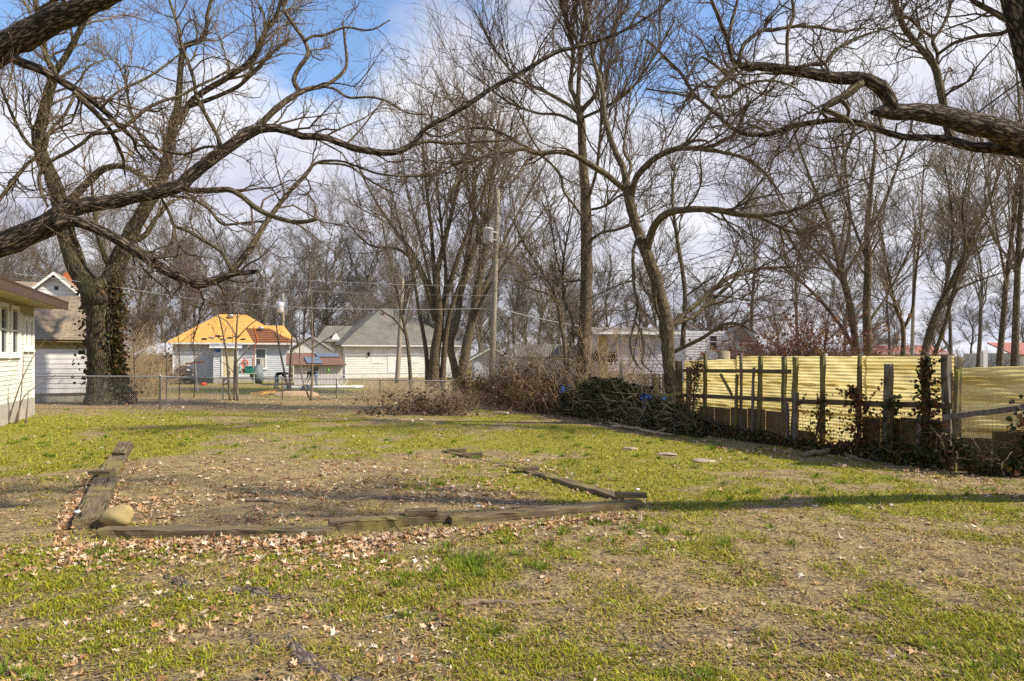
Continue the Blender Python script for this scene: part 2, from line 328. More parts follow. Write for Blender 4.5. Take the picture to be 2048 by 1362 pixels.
def plate(name, pts, th, mat, parent=None, u=None):
    """flat polygon with thickness below it; carries sheet coordinates"""
    pts = np.asarray(pts, float); n = nrm(np.cross(pts[1]-pts[0], pts[2]-pts[0])[None])[0]
    k = len(pts); V = np.concatenate([pts, pts-n*th])
    u = nrm((pts[1]-pts[0] if u is None else np.asarray(u, float))[None])[0]; w_ = np.cross(n, u)
    sh = np.stack([(V-pts[0])@u, (V-pts[0])@w_, np.zeros(2*k)], 1)
    FS = [np.arange(k)[None], (np.arange(k)[::-1]+k)[None], np.array([[i, i+k, (i+1) % k+k, (i+1) % k] for i in range(k)])]
    return put(name, V, FS, mat, parent, attrs={'sheet': ('POINT', 'FLOAT_VECTOR', sh)})
def tubes(paths, rad, s, rng=None, lump=0.0, cap=False):
    paths = np.asarray(paths, float); rad = np.asarray(rad, float); n, K, _ = paths.shape
    T = nrm(np.gradient(paths, axis=1)); mean = nrm(paths[:, -1]-paths[:, 0])
    ax = np.eye(3)[np.argmin(np.abs(mean), axis=1)][:, None, :]
    U = nrm(ax-(ax*T).sum(-1, keepdims=True)*T); W = np.cross(T, U)
    an = np.arange(s)/s*2*np.pi; ca, sa = np.cos(an), np.sin(an)
    rr = np.repeat(rad[:, :, None], s, 2)
    if lump and rng is not None:
        q = rng.normal(size=(n, K, s)); q = (q+np.roll(q, 1, 2)+np.roll(q, -1, 2))/1.7; rr = rr*(1+lump*q)
    V = paths[:, :, None]+rr[..., None]*(ca[:, None]*U[:, :, None]+sa[:, None]*W[:, :, None])
    cl = np.concatenate([np.zeros((n, 1)), np.cumsum(np.linalg.norm(np.diff(paths, axis=1), axis=2), 1)], 1)
    off = (np.arange(n)*0.737 % 11.0)[:, None]
    A = np.stack([rad[:, :, None]*ca, rad[:, :, None]*sa, np.repeat((cl+off)[:, :, None], s, 2)], -1)
    base = (np.arange(n)*K*s)[:, None, None]+(np.arange(K-1)*s)[None, :, None]; j = np.arange(s)[None, None]; j2 = (j+1) % s
    Q = np.stack([base+j, base+j2, base+s+j2, base+s+j], -1).reshape(-1, 4)
    FS = [Q]
    if cap:
        FS.append((np.arange(n)*K*s)[:, None]+np.arange(s)[::-1][None]); FS.append((np.arange(n)*K*s+(K-1)*s)[:, None]+np.arange(s)[None])
    return V.reshape(-1, 3), FS, A.reshape(-1, 3)
def put_tubes(name, paths, rad, s, mat, parent=None, rng=None, lump=0.0, cap=False, org=None):
    V, FS, A = tubes(paths, rad, s, rng, lump, cap)
    return put(name, V, FS, mat, parent, True, {'tube': ('POINT', 'FLOAT_VECTOR', A)}, org)
def join(parts):
    """[(V,FS,A)...] -> one"""
    Vs, Qs, As, o = [], {}, [], 0
    for V, FS, A in parts:
        for f in FS: Qs.setdefault(f.shape[1], []).append(np.asarray(f)+o)
        Vs.append(V); As.append(A); o += len(V)
    return np.concatenate(Vs), [np.concatenate(q) for q in Qs.values()], np.concatenate(As)
def catmull(p, K):
    p = np.asarray(p, float); q = np.vstack([2*p[0]-p[1], p, 2*p[-1]-p[-2]])
    d = np.concatenate([[0], np.cumsum(np.linalg.norm(np.diff(p[:, :3], axis=0), axis=1))]); x = np.linspace(0, d[-1], K)
    i = np.clip(np.searchsorted(d, x, 'right')-1, 0, len(p)-2); u = ((x-d[i])/np.maximum(d[i+1]-d[i], 1e-9))[:, None]
    a, b_, c_, e = q[i], q[i+1], q[i+2], q[i+3]
    return 0.5*((2*b_)+(-a+c_)*u+(2*a-5*b_+4*c_-e)*u*u+(-a+3*b_-3*c_+e)*u**3)
def beam(name, p0, p1, wd, ht, mat, parent=None, seg=6, jit=0.004, bev=0.12, side=None, rng=np.random.default_rng(3), taper=1.0):
    """squared timber from p0 to p1 (centre line); wd along `side`, ht across"""
    p0, p1 = np.asarray(p0, float), np.asarray(p1, float); t_ = nrm((p1-p0)[None])[0]
    if side is None: side = np.array([1, 0, 0]) if abs(t_[2]) > 0.7 else np.cross([0, 0, 1], t_)
    U = np.asarray(side, float); U = U-U.dot(t_)*t_; U /= np.linalg.norm(U); W = np.cross(t_, U)
    e = 0.5-bev; prof = np.array([[.5, e], [e, .5], [-e, .5], [-.5, e], [-.5, -e], [-e, -.5], [e, -.5], [.5, -e]])
    V, A = [], []; L = np.linalg.norm(p1-p0)
    for k in range(seg+1):
        f = k/seg; c_ = p0+(p1-p0)*f; s_ = 1+(taper-1)*f
        pr = prof*np.array([wd, ht])*s_+rng.normal(0, jit, (8, 2))
        ek = rng.normal(0, jit*1.5, 8) if k in (0, seg) else np.zeros(8)
        V.append(c_+pr[:, :1]*U+pr[:, 1:]*W+ek[:, None]*t_); A.append(np.stack([pr[:, 0]+p0[0], pr[:, 1]+p0[1], np.full(8, f*L)], 1))
    V = np.concatenate(V); Q = [[k*8+i, k*8+(i+1) % 8, k*8+8+(i+1) % 8, k*8+8+i] for k in range(seg) for i in range(8)]
    FS = [np.array(Q), np.array([list(range(7, -1, -1))]), np.array([[seg*8+i for i in range(8)]])]
    return put(name, V, FS, mat, parent, False, {'tube': ('POINT', 'FLOAT_VECTOR', np.concatenate(A))})
def lathe(name, prof, centre, mat, parent=None, s=16, axis=(0, 0, 1)):
    """prof: (radius, height) along axis"""
    ax = nrm(np.array([axis], float))[0]; rf = np.array([1, 0, 0]) if abs(ax[2]) > .5 else np.array([0, 0, 1.]); U = nrm((rf-rf.dot(ax)*ax)[None])[0]; W = np.cross(ax, U)
    an = np.arange(s)/s*2*np.pi
    V = np.concatenate([np.asarray(centre)+ax*h+r*(np.cos(an)[:, None]*U+np.sin(an)[:, None]*W) for r, h in prof]); K = len(prof)
    Q = [[k*s+i, k*s+(i+1) % s, k*s+s+(i+1) % s, k*s+s+i] for k in range(K-1) for i in range(s)]
    return put(name, V, [np.array(Q), np.arange(s)[::-1][None], (np.arange(s)+(K-1)*s)[None]], mat, parent, True)
def lump(name, c, r, mat, parent=None, rng=None, n=10, amp=0.18, flat=None):
    """uneven rounded body: radii r=(rx,ry,rz)"""
    rng = rng or np.random.default_rng(1); th = np.linspace(0.02, np.pi-0.02, n); ph = np.arange(2*n)/(2*n)*2*np.pi
    d = np.stack([np.sin(th)[:, None]*np.cos(ph), np.sin(th)[:, None]*np.sin(ph), np.repeat(np.cos(th)[:, None], 2*n, 1)], -1)
    k = rng.normal(size=(7, 3))*2.2; f = np.sin(d@k.T+rng.random(7)*6).mean(-1)
    V = d*(1+amp*2*f[..., None]+rng.normal(0, amp*0.1, f.shape)[..., None])*np.array(r); V = V.reshape(-1, 3)
    if flat is not None: V[:, 2] = np.maximum(V[:, 2], flat)
    V = V+np.asarray(c); m_ = 2*n
    Q = [[i*m_+j, i*m_+(j+1) % m_, (i+1)*m_+(j+1) % m_, (i+1)*m_+j] for i in range(n-1) for j in range(m_)]
    return put(name, V, [np.array(Q)[:, ::-1], np.arange(m_)[None], (np.arange(m_)[::-1]+(n-1)*m_)[None]], mat, parent, True)

# ================================================================ SETTING: ground
FA, FB = np.array([5.47, 13.2]), np.array([-0.44, 0.898])           # fence line: a point on it and its direction (away)
FN = np.array([-0.898, -0.44])                                      # towards the lawn
def fence_at(px, off=0.0):
    """point on the fence line seen at column px; off moves it behind the line"""
    r = (px-1024)/F; o = FA-FN*off; k = (o[0]-r*o[1])/(r*FB[1]-FB[0]); return o+FB*k
def fdist(x, y): return (x-FA[0])*FN[0]+(y-FA[1])*FN[1]

GF1, GF2, GL1, GL2 = G(150, 1060), G(1280, 1012), G(245, 912), G(893, 903)
def in_bed(x, y):
    q = np.array([GF1, GF2, GL2, GL1])[:, :2]; r_ = np.ones(len(x), bool)
    for i in range(4): a, b_ = q[i], q[(i+1) % 4]; r_ &= ((b_[0]-a[0])*(y-a[1])-(b_[1]-a[1])*(x-a[0])) > 0
    return r_
def cover(x, y):
    """(greenness 0..1, dryness 0..1, density 0..1) of the lawn from place to place"""
    n1_ = fbm(x, y, .45, 40); n2_ = fbm(x, y, 1.7, 50); n3_ = fbm(x, y, 5, 60)
    y_ = np.maximum(y, 1.0); px = 1024+F*x/y_; py = HY+F*CH/y_
    gr = .56+1.7*(n1_-.5)+1.6*(n2_-.5)+.8*(n3_-.5)
    def blob(cx_, cy_, sx, sy, a): return a*np.exp(-((px-cx_)/sx)**2-((py-cy_)/sy)**2)
    gr += blob(1250, 905, 360, 55, .62)+blob(100, 880, 210, 60, .60)+blob(1650, 985, 420, 40, .42)+blob(940, 1130, 120, 40, .35)+blob(300, 1280, 500, 90, .25)+blob(650, 850, 300, 22, .15)
    gr -= blob(500, 808, 600, 20, .85)+blob(1370, 1230, 110, 150, .45)+blob(1750, 1150, 380, 70, .30)+blob(1450, 1200, 260, 70, .15)
    ib = in_bed(x, y); gr = np.where(ib, gr-.42, gr)
    fd = fdist(x, y); gr = np.where((fd < 1.5) & (fd > -5), gr-.5, gr)
    de = .56+2.2*(n3_-.5)+.55*(gr-.5); de = np.where(ib, de-.12, de); de -= blob(1750, 1150, 380, 70, .15)
    return np.clip(gr, 0, 1), np.clip(de, .05, 1)
def axis_pts(lim, near, far, step):
    a = list(np.arange(near[0], near[1]+1e-6, step)); s = step
    x = a[-1]
    while x < lim[1]: s *= 1.25; x += s; a.append(x)
    s = step; x = a[0]; pre = []
    while x > lim[0]: s *= 1.25; x -= s; pre.append(x)
    return np.array(pre[::-1]+a)
gx = axis_pts((-600, 600), (-13, 9), None, 0.14); gy = axis_pts((-60, 1200), (2.5, 22), None, 0.14)
X, Y = np.meshgrid(gx, gy, indexing='ij'); Z = ground_z(X, Y)
nx, ny = X.shape; idx = np.arange(nx*ny).reshape(nx, ny)
gq = np.stack([idx[:-1, :-1], idx[1:, :-1], idx[1:, 1:], idx[:-1, 1:]], -1).reshape(-1, 4)
tag(put('ground', np.stack([X, Y, Z], -1).reshape(-1, 3), [gq], 'earth', None, True, {'zone': ('POINT', 'FLOAT_COLOR', np.repeat(np.append(cover(X.ravel(), Y.ravel())[0][:, None].repeat(3, 1), np.ones((X.size, 1)), 1), 1, 0))}, org=(0, 0, 0)), 'patchy winter lawn of bare soil, moss and dead grass', 'ground', kind='structure')

# ================================================================ TREES
def spawn(rng, src, n, L, ang, up, K, gn, tmin=0.2, rs=0.6, rmax=0.05, rend=0.004, pw=1.0, droop=0.0, lenw=1.0):
    """n new branches from the paths in src [(paths,radii),...]; returns (paths,radii)"""
    pos, tan, rr, tt = [], [], [], []
    lens = [np.linalg.norm(np.diff(p, axis=1), axis=2).sum(1) for p, r in src]
    w_ = np.concatenate(lens)**lenw; own = np.concatenate([[i]*len(l) for i, l in enumerate(lens)]); loc = np.concatenate([np.arange(len(l)) for l in lens])
    ch = rng.choice(len(w_), n, p=w_/w_.sum()); tv = tmin+(1-tmin)*rng.random(n)**pw
    p0 = np.zeros((n, 3)); d = np.zeros((n, 3)); r0 = np.zeros(n)
    for g, (p, r) in enumerate(src):
        s = np.where(own[ch] == g)[0]
        if not len(s): continue
        K0 = p.shape[1]; f = tv[s]*(K0-1); i = np.minimum(f.astype(int), K0-2); u = f-i; l = loc[ch[s]]
        p0[s] = p[l, i]*(1-u[:, None])+p[l, i+1]*u[:, None]; d[s] = nrm(p[l, i+1]-p[l, i]); r0[s] = r[l, i]*(1-u)+r[l, i+1]*u
    q = nrm(np.cross(d, rng.normal(size=(n, 3)))); a = rng.uniform(*ang, n)[:, None]
    d = nrm(np.cos(a)*d+np.sin(a)*q+np.array([0, 0, up])); ln = rng.uniform(*L, n)*(1-0.35*tv)
    out_ = np.zeros((n, K, 3)); out_[:, 0] = p0; c_ = p0.copy()
    for k in range(1, K):
        d = nrm(d+gn*rng.normal(size=(n, 3))+np.array([0, 0, up*0.25-droop*k/K])); c_ = c_+d*(ln/(K-1))[:, None]; out_[:, k] = c_
    rb = np.minimum(np.maximum(r0*rs, rend*1.15), rmax)
    rad = rb[:, None]+(rend-rb)[:, None]*np.linspace(0, 1, K)[None]
    return out_, rad
class Tree:
    def __init__(s, name, label, base, bk, tw, seed, group=None):
        s.o = thing(name, label, 'tree', base, group); s.bk = bk; s.tw = tw; s.rng = np.random.default_rng(seed); s.src = []; s.crown = []; s.ws = 1.0
    def limb(s, pts, Y0, Y1=None, name='limb', K=26, sides=9, bk=None, lump_=0.05, grow=True, wob=0.02):
        """pts: (px, py, width px); depth runs from Y0 to Y1"""
        Y1 = Y0 if Y1 is None else Y1; n = len(pts); arr = []
        for i, (px, py, w_) in enumerate(pts):
            Yd = Y0+(Y1-Y0)*i/(n-1); arr.append(np.concatenate([P(px, py, Yd), [max(w_, 1)*0.5*s.ws*Yd/F]]))
        return s.raw(np.array(arr), name, K, sides, bk, lump_, grow, wob)
    def raw(s, arr, name='limb', K=26, sides=9, bk=None, lump_=0.05, grow=True, wob=0.02):
        c_ = catmull(arr, K); r = np.maximum(c_[:, 3], 0.004); p = c_[:, :3]
        if wob: p = p+s.rng.normal(size=p.shape)*r[:, None]*wob*4*np.linspace(0, 1, K)[:, None]
        put_tubes(name, p[None], r[None], sides, bk or s.bk, s.o, s.rng, lump_, True)
        if grow: s.src.append((p[None], r[None]))
        return p, r
    def gen(s, src, n, **k):
        return spawn(s.rng, src, n, **k)
    def add(s, pr, sides): s.crown.append(tubes(pr[0], pr[1], sides))
    def finish(s):
        V, FS, A = join(s.crown)
        put('crown', V, FS, s.tw, s.o, True, {'tube': ('POINT', 'FLOAT_VECTOR', A)})
        return s.o
def buds(t, pr, n, size, col, name='buds'):
    """small swelling buds along twigs"""
    rng = t.rng; p = pr[0]; i = rng.integers(0, len(p), n); k = rng.integers(1, p.shape[1], n)
    c_ = p[i, k]+rng.normal(0, size*0.6, (n, 3)); o8 = np.array([[1, 0, 0], [0, 1, 0], [-1, 0, 0], [0, -1, 0], [0, 0, 1.5], [0, 0, -1.5]])
    V = c_[:, None]+o8[None]*(size*rng.uniform(.5, 1.2, n))[:, None, None]
    f = np.array([[0, 1, 4], [1, 2, 4], [2, 3, 4], [3, 0, 4], [1, 0, 5], [2, 1, 5], [3, 2, 5], [0, 3, 5]])
    o = put(name, V.reshape(-1, 3), [(np.arange(n)[:, None, None]*6+f[None]).reshape(-1, 3)], col, t.o); o['kind'] = 'stuff'
plain('bud_brown', (0.34, 0.22, 0.13), (0.22, 0.13, 0.08), 30, 0.8, 0.0)

# ---- A: near tree whose trunk stands outside the frame on the left; its limbs cross the sky
tA = Tree('shade_tree', 'dark furrowed tree reaching thick crooked limbs in from the left edge', (-6.7, 7.2, 0), 'bark_near', 'twig_dark', 11); tA.ws = 0.88
tr = np.array([[-6.75, 7.2, -0.15, 0.46], [-6.7, 7.2, 0.3, 0.36], [-6.62, 7.18, 1.4, 0.31], [-6.6, 7.1, 2.5, 0.30], [-6.45, 7.0, 3.6, 0.27], [-6.2, 6.9, 4.6, 0.22], [-6.0, 6.8, 5.8, 0.15], [-6.1, 6.8, 7.6, 0.08]])
tA.raw(tr, 'trunk', 30, 18, grow=False, lump_=0.05)
LA = [
 (7.0, 6.6, 'limb', [(-230, 230, 70), (-100, 165, 64), (0, 99, 60), (50, 72, 57), (103, 43, 56), (140, 27, 52), (180, 8, 40), (219, -4, 31), (290, -45, 26), (380, -110, 16)]),
 (6.8, 7.6, 'limb', [(15, 105, 22), (40, 124, 22), (68, 133, 21), (103, 150, 19), (137, 171, 18), (171, 192, 15), (205, 219, 13), (240, 253, 11), (268, 279, 9), (272, 300, 6), (300, 330, 4)]),
 (7.1, 7.8, 'limb', [(147, 183, 13), (192, 226, 12), (222, 263, 10), (235, 290, 9), (246, 318, 7), (250, 350, 4)]),
 (7.3, 8.0, 'limb', [(243, 258, 9), (267, 239, 9), (291, 219, 8), (325, 202, 7), (359, 192, 7), (393, 174, 6), (428, 157, 5), (462, 140, 5), (490, 137, 3)]),
 (7.3, 7.0, 'limb', [(243, 259, 8), (219, 265, 8), (185, 269, 8), (164, 287, 8), (137, 304, 8), (103, 322, 8), (79, 349, 8), (82, 380, 8), (96, 414, 5)]),
 (7.1, 7.7, 'limb', [(203, 216, 7), (222, 195, 6), (246, 178, 6), (291, 157, 6), (328, 133, 5), (359, 109, 4)]),
 (7.1, 6.8, 'limb', [(150, 190, 6), (127, 233, 7), (99, 263, 7), (89, 301, 7), (51, 332, 8), (17, 376, 9), (-15, 415, 9)]),
 (6.9, 8.6, 'limb', [(-190, 520, 58), (-80, 512, 54), (0, 492, 52), (55, 468, 50), (100, 448, 50), (137, 421, 42), (164, 411, 34), (205, 406, 31), (240, 400, 30), (308, 387, 28), (359, 372, 30), (387, 346, 28), (428, 315, 26), (479, 278, 25), (513, 260, 22), (545, 256, 19), (582, 264, 16), (604, 272, 16), (649, 275, 15), (697, 293, 15), (748, 304, 15), (796, 303, 14), (827, 287, 12), (851, 257, 11), (902, 229, 11), (947, 202, 11), (988, 174, 10), (1039, 147, 10), (1107, 107, 9), (1159, 92, 8), (1210, 76, 7), (1260, 55, 6), (1305, 27, 6), (1345, -5, 5)]),
 (8.5, 8.9, 'limb', [(796, 303, 10), (850, 283, 8), (900, 287, 7), (960, 283, 6), (1010, 280, 5), (1050, 265, 3)]),
 (7.9, 8.8, 'limb', [(506, 264, 15), (547, 222, 14), (582, 195, 13), (616, 178, 11), (650, 171, 9), (678, 152, 8), (693, 130, 7), (690, 82, 6), (685, 45, 4)]),
 (8.3, 8.6, 'limb', [(645, 173, 6), (670, 178, 6), (697, 195, 6), (738, 194, 5), (772, 202, 5), (816, 226, 4), (858, 228, 3)]),
 (8.2, 8.5, 'limb', [(603, 187, 11), (588, 164, 11), (595, 140, 10), (616, 109, 10), (609, 82, 9), (588, 51, 9), (575, 31, 8), (566, 14, 8), (585, -20, 6), (600, -80, 4)]),
 (8.3, 8.7, 'limb', [(610, 82, 7), (626, 72, 6), (650, 70, 6), (690, 55, 5), (740, 60, 4), (780, 40, 3)]),
 (7.7, 8.1, 'limb', [(445, 300, 9), (431, 263, 9), (411, 229, 9), (393, 192, 9), (387, 157, 8), (373, 116, 8), (363, 86, 8), (356, 51, 7), (342, 10, 6), (325, -50, 4)]),
 (7.5, 7.2, 'limb', [(352, 376, 14), (393, 381, 14), (438, 380, 14), (462, 380, 13), (489, 397, 12), (513, 417, 12), (547, 433, 11), (582, 443, 10), (610, 443, 10), (635, 437, 9)]),
 (7.7, 7.7, 'limb', [(445, 294, 6), (411, 294, 6), (369, 308, 7), (325, 301, 6), (294, 293, 6), (272, 291, 4)]),
 (6.95, 7.4, 'limb', [(105, 452, 30), (137, 441, 26), (178, 451, 24), (222, 472, 24), (274, 503, 24), (325, 537, 22), (359, 554, 21), (393, 568, 20), (428, 561, 19), (462, 547, 17), (493, 545, 11), (518, 542, 8)]),
 (7.35, 8.2, 'limb', [(460, 548, 16), (486, 516, 15), (506, 489, 14), (520, 465, 13), (537, 438, 12), (558, 410, 11), (582, 380, 10), (612, 349, 9), (632, 326, 7), (680, 322, 5), (731, 339, 5), (765, 349, 5), (827, 352, 4), (880, 345, 3)]),
 (8.0, 8.4, 'limb', [(634, 326, 5), (697, 332, 5), (748, 366, 4), (800, 390, 3)]),
 (7.3, 7.5, 'limb', [(465, 542, 8), (441, 503, 8), (404, 479, 8), (376, 462, 8), (349, 451, 8), (342, 434, 7), (325, 400, 6)]),
 (7.3, 7.2, 'limb', [(349, 451, 8), (346, 479, 8), (336, 500, 7), (324, 517, 6)]),
 (7.6, 7.9, 'limb', [(340, 392, 6), (387, 399, 7), (421, 421, 7), (445, 448, 6), (493, 445, 5), (540, 442, 4)]),
 (6.7, 7.2, 'limb', [(140, 20, 9), (120, -5, 12), (95, 10, 9), (70, 20, 4)]),
]
for y0, y1, nm, pts in LA:
    tA.limb(pts, y0, y1, nm, K=max(24, 3*len(pts)), sides=16 if pts[0][2] > 24 else 9, bk='bark_near' if pts[0][2] > 18 else 'bark_limb', lump_=0.05 if pts[0][2] > 18 else 0.03)
g1 = tA.gen(tA.src, 150, L=(0.5, 1.5), ang=(0.5, 1.2), up=0.15, K=8, gn=0.30, rs=0.45, rmax=0.014, rend=0.003)
g2 = tA.gen([g1], 800, L=(0.25, 0.75), ang=(0.4, 1.1), up=0.12, K=6, gn=0.30, rs=0.6, rmax=0.006, rend=0.002)
g3 = tA.gen([g1, g2], 3200, L=(0.10, 0.32), ang=(0.4, 1.1), up=0.15, K=4, gn=0.25, rs=0.6, rmax=0.003, rend=0.0014)
for g, s_ in ((g1, 5), (g2, 4), (g3, 3)): tA.add(g, s_)
tA.finish(); buds(tA, g3, 2600, 0.006, 'bud_brown')

# ---- E: near tree standing just outside the frame on the right
tE = Tree('shade_tree', 'dark furrowed tree reaching heavy limbs in from the right edge', (6.7, 8.25, 0), 'bark_near', 'twig_dark', 12)
tr = np.array([[6.75, 8.3, -0.15, 0.40], [6.7, 8.25, 0.3, 0.27], [6.45, 8.05, 1.3, 0.21], [6.0, 7.5, 2.6, 0.21], [5.68, 7.05, 3.6, 0.25], [5.5, 7.0, 4.4, 0.21], [5.33, 7.0, 5.0, 0.17], [5.18, 7.0, 5.5, 0.15], [4.95, 7.0, 6.4, 0.12], [4.8, 7.1, 8.0, 0.07]])
tE.raw(tr, 'trunk', 34, 18, grow=False)
LE = [
 (7.05, 6.5, [(2150, 330, 62), (2090, 300, 56), (2048, 278, 52), (1998, 260, 46), (1930, 243, 41), (1861, 227, 37), (1793, 222, 32), (1765, 223, 26), (1745, 225, 10)]),
 (6.58, 6.3, [(1785, 219, 26), (1776, 195, 27), (1758, 173, 27), (1724, 157, 25), (1673, 156, 23), (1622, 147, 21), (1570, 139, 19), (1519, 133, 17), (1478, 131, 13), (1464, 116, 9), (1454, 79, 9), (1437, 34, 8), (1423, 0, 7), (1400, -70, 5)]),
 (6.4, 6.6, [(1457, 82, 7), (1464, 41, 7), (1475, 0, 6), (1482, -50, 4)]),
 (6.35, 6.7, [(1476, 126, 9), (1488, 89, 8), (1510, 70, 8), (1529, 58, 8), (1540, 61, 8), (1587, 53, 6), (1639, 55, 6), (1683, 63, 5), (1730, 55, 3)]),
 (6.5, 6.5, [(1529, 58, 7), (1536, 38, 8), (1545, 33, 4)]),
 (6.35, 6.0, [(1472, 134, 12), (1451, 157, 11), (1430, 181, 10), (1427, 191, 9), (1461, 192, 6), (1485, 171, 6), (1536, 161, 5), (1580, 171, 4), (1610, 190, 2)]),
 (6.1, 5.9, [(1428, 190, 6), (1440, 212, 4), (1445, 235, 3)]),
 (6.2, 6.1, [(1453, 150, 6), (1430, 130, 6), (1403, 113, 5)]),
 (6.35, 6.6, [(1575, 138, 7), (1575, 68, 7), (1587, 31, 7), (1584, -5, 6), (1578, -60, 4)]),
 (6.4, 6.9, [(1594, 136, 9), (1625, 128, 8), (1649, 126, 8), (1673, 99, 7), (1707, 79, 6), (1760, 60, 4), (1800, 50, 3)]),
 (6.5, 6.3, [(1722, 165, 17), (1702, 182, 17), (1683, 195, 16), (1649, 215, 13), (1660, 224, 11), (1690, 236, 9), (1707, 253, 7), (1697, 291, 6), (1683, 317, 3)]),
 (6.4, 6.5, [(1683, 200, 9), (1697, 219, 8), (1694, 240, 6), (1700, 260, 4)]),
 (7.1, 8.0, [(2150, 320, 34), (2090, 312, 28), (2048, 304, 25), (1998, 296, 22), (1947, 294, 19), (1902, 282, 17), (1861, 275, 13), (1810, 274, 12), (1759, 260, 12), (1717, 246, 12), (1673, 240, 11), (1622, 246, 11), (1581, 253, 10), (1543, 267, 10), (1495, 269, 9), (1461, 253, 8), (1434, 229, 8), (1410, 209, 7), (1382, 181, 7), (1365, 151, 6), (1322, 106, 5), (1292, 79, 4)]),
 (7.6, 8.0, [(1905, 283, 15), (1897, 262, 16), (1892, 239, 16), (1882, 185, 15), (1868, 130, 14), (1834, 89, 12), (1806, 51, 12), (1793, 10, 11), (1788, -60, 9)]),
 (8.0, 8.2, [(1391, 195, 5), (1339, 185, 4), (1292, 178, 3)]),
 (8.0, 8.3, [(1372, 168, 5), (1384, 140, 4), (1405, 112, 3)]),
 (7.9, 8.2, [(1872, 128, 7), (1875, 106, 7), (1865, 82, 7), (1882, 58, 6), (1899, 17, 6), (1897, -30, 4)]),
 (7.05, 7.8, [(2060, 40, 10), (2022, 58, 9), (1998, 68, 8), (1957, 72, 8), (1909, 86, 7), (1877, 108, 6)]),
 (8.0, 8.1, [(1866, 75, 6), (1837, 55, 5), (1820, 38, 5), (1793, 32, 4)]),
 (7.0, 7.2, [(2035, 50, 14), (2012, 38, 12), (1981, 21, 11), (1947, 2, 9), (1915, -30, 6)]),
]
for y0, y1, pts in LE:
    tE.limb(pts, y0, y1, 'limb', K=max(24, 3*len(pts)), sides=16 if pts[0][2] > 24 else 9, bk='bark_near' if pts[0][2] > 20 else 'bark_limb', lump_=0.05 if pts[0][2] > 18 else 0.03)
g1 = tE.gen(tE.src[1:], 150, L=(0.5, 1.6), ang=(0.5, 1.2), up=0.10, K=9, gn=0.38, rs=0.45, rmax=0.013, rend=0.003)
g2 = tE.gen([g1], 750, L=(0.25, 0.8), ang=(0.4, 1.1), up=0.05, K=6, gn=0.35, rs=0.6, rmax=0.006, rend=0.002)
g3 = tE.gen([g1, g2], 2600, L=(0.10, 0.35), ang=(0.4, 1.1), up=0.05, K=4, gn=0.3, rs=0.6, rmax=0.003, rend=0.0014)
for g, s_ in ((g1, 5), (g2, 4), (g3, 3)): tE.add(g, s_)
tE.finish()

# ---- B: big old tree by the white buildings
tB = Tree('old_tree', 'thick forked trunk hung with ivy beside the white buildings', (-14.8, 24.9, 0), 'bark_old', 'twig_warm', 13); tB.ws = 0.93
tB.limb([(214, 820, 112), (212, 806, 92), (209, 790, 72), (206, 742, 60), (203, 674, 57), (202, 622, 61), (199, 590, 66), (196, 565, 60)], 24.9, 24.9, 'trunk', K=26, sides=20, lump_=0.035, grow=False)
LB = [
 (24.9, 23.5, [(192, 590, 50), (164, 554, 41), (147, 513, 38), (133, 468, 34), (116, 393, 30), (103, 352, 28), (86, 315, 26), (75, 274, 25), (86, 233, 22), (99, 185, 20), (109, 147, 17), (96, 123, 12), (86, 82, 11), (75, 34, 10), (66, -20, 8)]),
 (24.0, 23.6, [(107, 152, 14), (130, 116, 13), (147, 86, 12), (164, 51, 11), (178, 20, 9), (188, -30, 7)]),
 (24.9, 25.6, [(206, 592, 48), (212, 578, 44), (229, 544, 40), (242, 510, 36), (260, 472, 31), (281, 431, 28), (298, 404, 26), (322, 363, 24), (332, 325, 22), (342, 284, 20), (346, 246, 18), (356, 205, 14), (359, 164, 13), (363, 120, 12), (369, 89, 12), (393, 86, 9), (411, 68, 8), (414, 34, 7), (426, -20, 5)]),
 (25.5, 25.0, [(344, 252, 15), (363, 236, 14), (380, 205, 13), (411, 181, 13), (462, 151, 12), (496, 127, 11), (520, 92, 10), (534, 58, 9), (554, 27, 8), (570, -30, 6)]),
 (25.4, 26.0, [(378, 213, 10), (428, 195, 9), (479, 171, 8), (513, 137, 7), (547, 103, 6), (580, 75, 4)]),
 (24.9, 24.0, [(224, 556, 11), (215, 530, 10), (202, 492, 9), (192, 451, 8), (185, 387, 6), (180, 330, 4)]),
 (24.0, 23.4, [(116, 420, 18), (147, 394, 17), (178, 363, 16), (205, 339, 15), (240, 332, 12), (275, 345, 9), (310, 372, 6), (330, 392, 4)]),
 (25.1, 26.2, [(250, 490, 14), (290, 470, 12), (310, 440, 10), (335, 410, 9), (350, 400, 6)]),
 (25.3, 26.0, [(330, 330, 9), (300, 300, 8), (270, 250, 7), (255, 190, 5), (250, 130, 4)]),
 (24.0, 23.2, [(84, 310, 9), (50, 280, 8), (20, 220, 6), (0, 170, 4)]),
]
for y0, y1, pts in LB: tB.limb(pts, y0, y1, 'limb', K=max(22, 2*len(pts)), sides=12 if pts[0][2] > 20 else 8)
g1 = tB.gen(tB.src, 120, L=(1.5, 4.0), ang=(0.4, 1.0), up=0.25, K=9, gn=0.22, rs=0.5, rmax=0.05, rend=0.009, tmin=0.35)
g2 = tB.gen([g1]+tB.src, 700, L=(0.7, 2.2), ang=(0.4, 1.0), up=0.2, K=7, gn=0.22, rs=0.6, rmax=0.02, rend=0.006, tmin=0.3)
g3 = tB.gen([g1, g2], 3600, L=(0.3, 1.0), ang=(0.4, 1.0), up=0.2, K=4, gn=0.2, rs=0.6, rmax=0.009, rend=0.0045)
for g, s_ in ((g1, 5), (g2, 4), (g3, 3)): tB.add(g, s_)
tB.finish(); buds(tB, g3, 3500, 0.018, 'bud_brown')

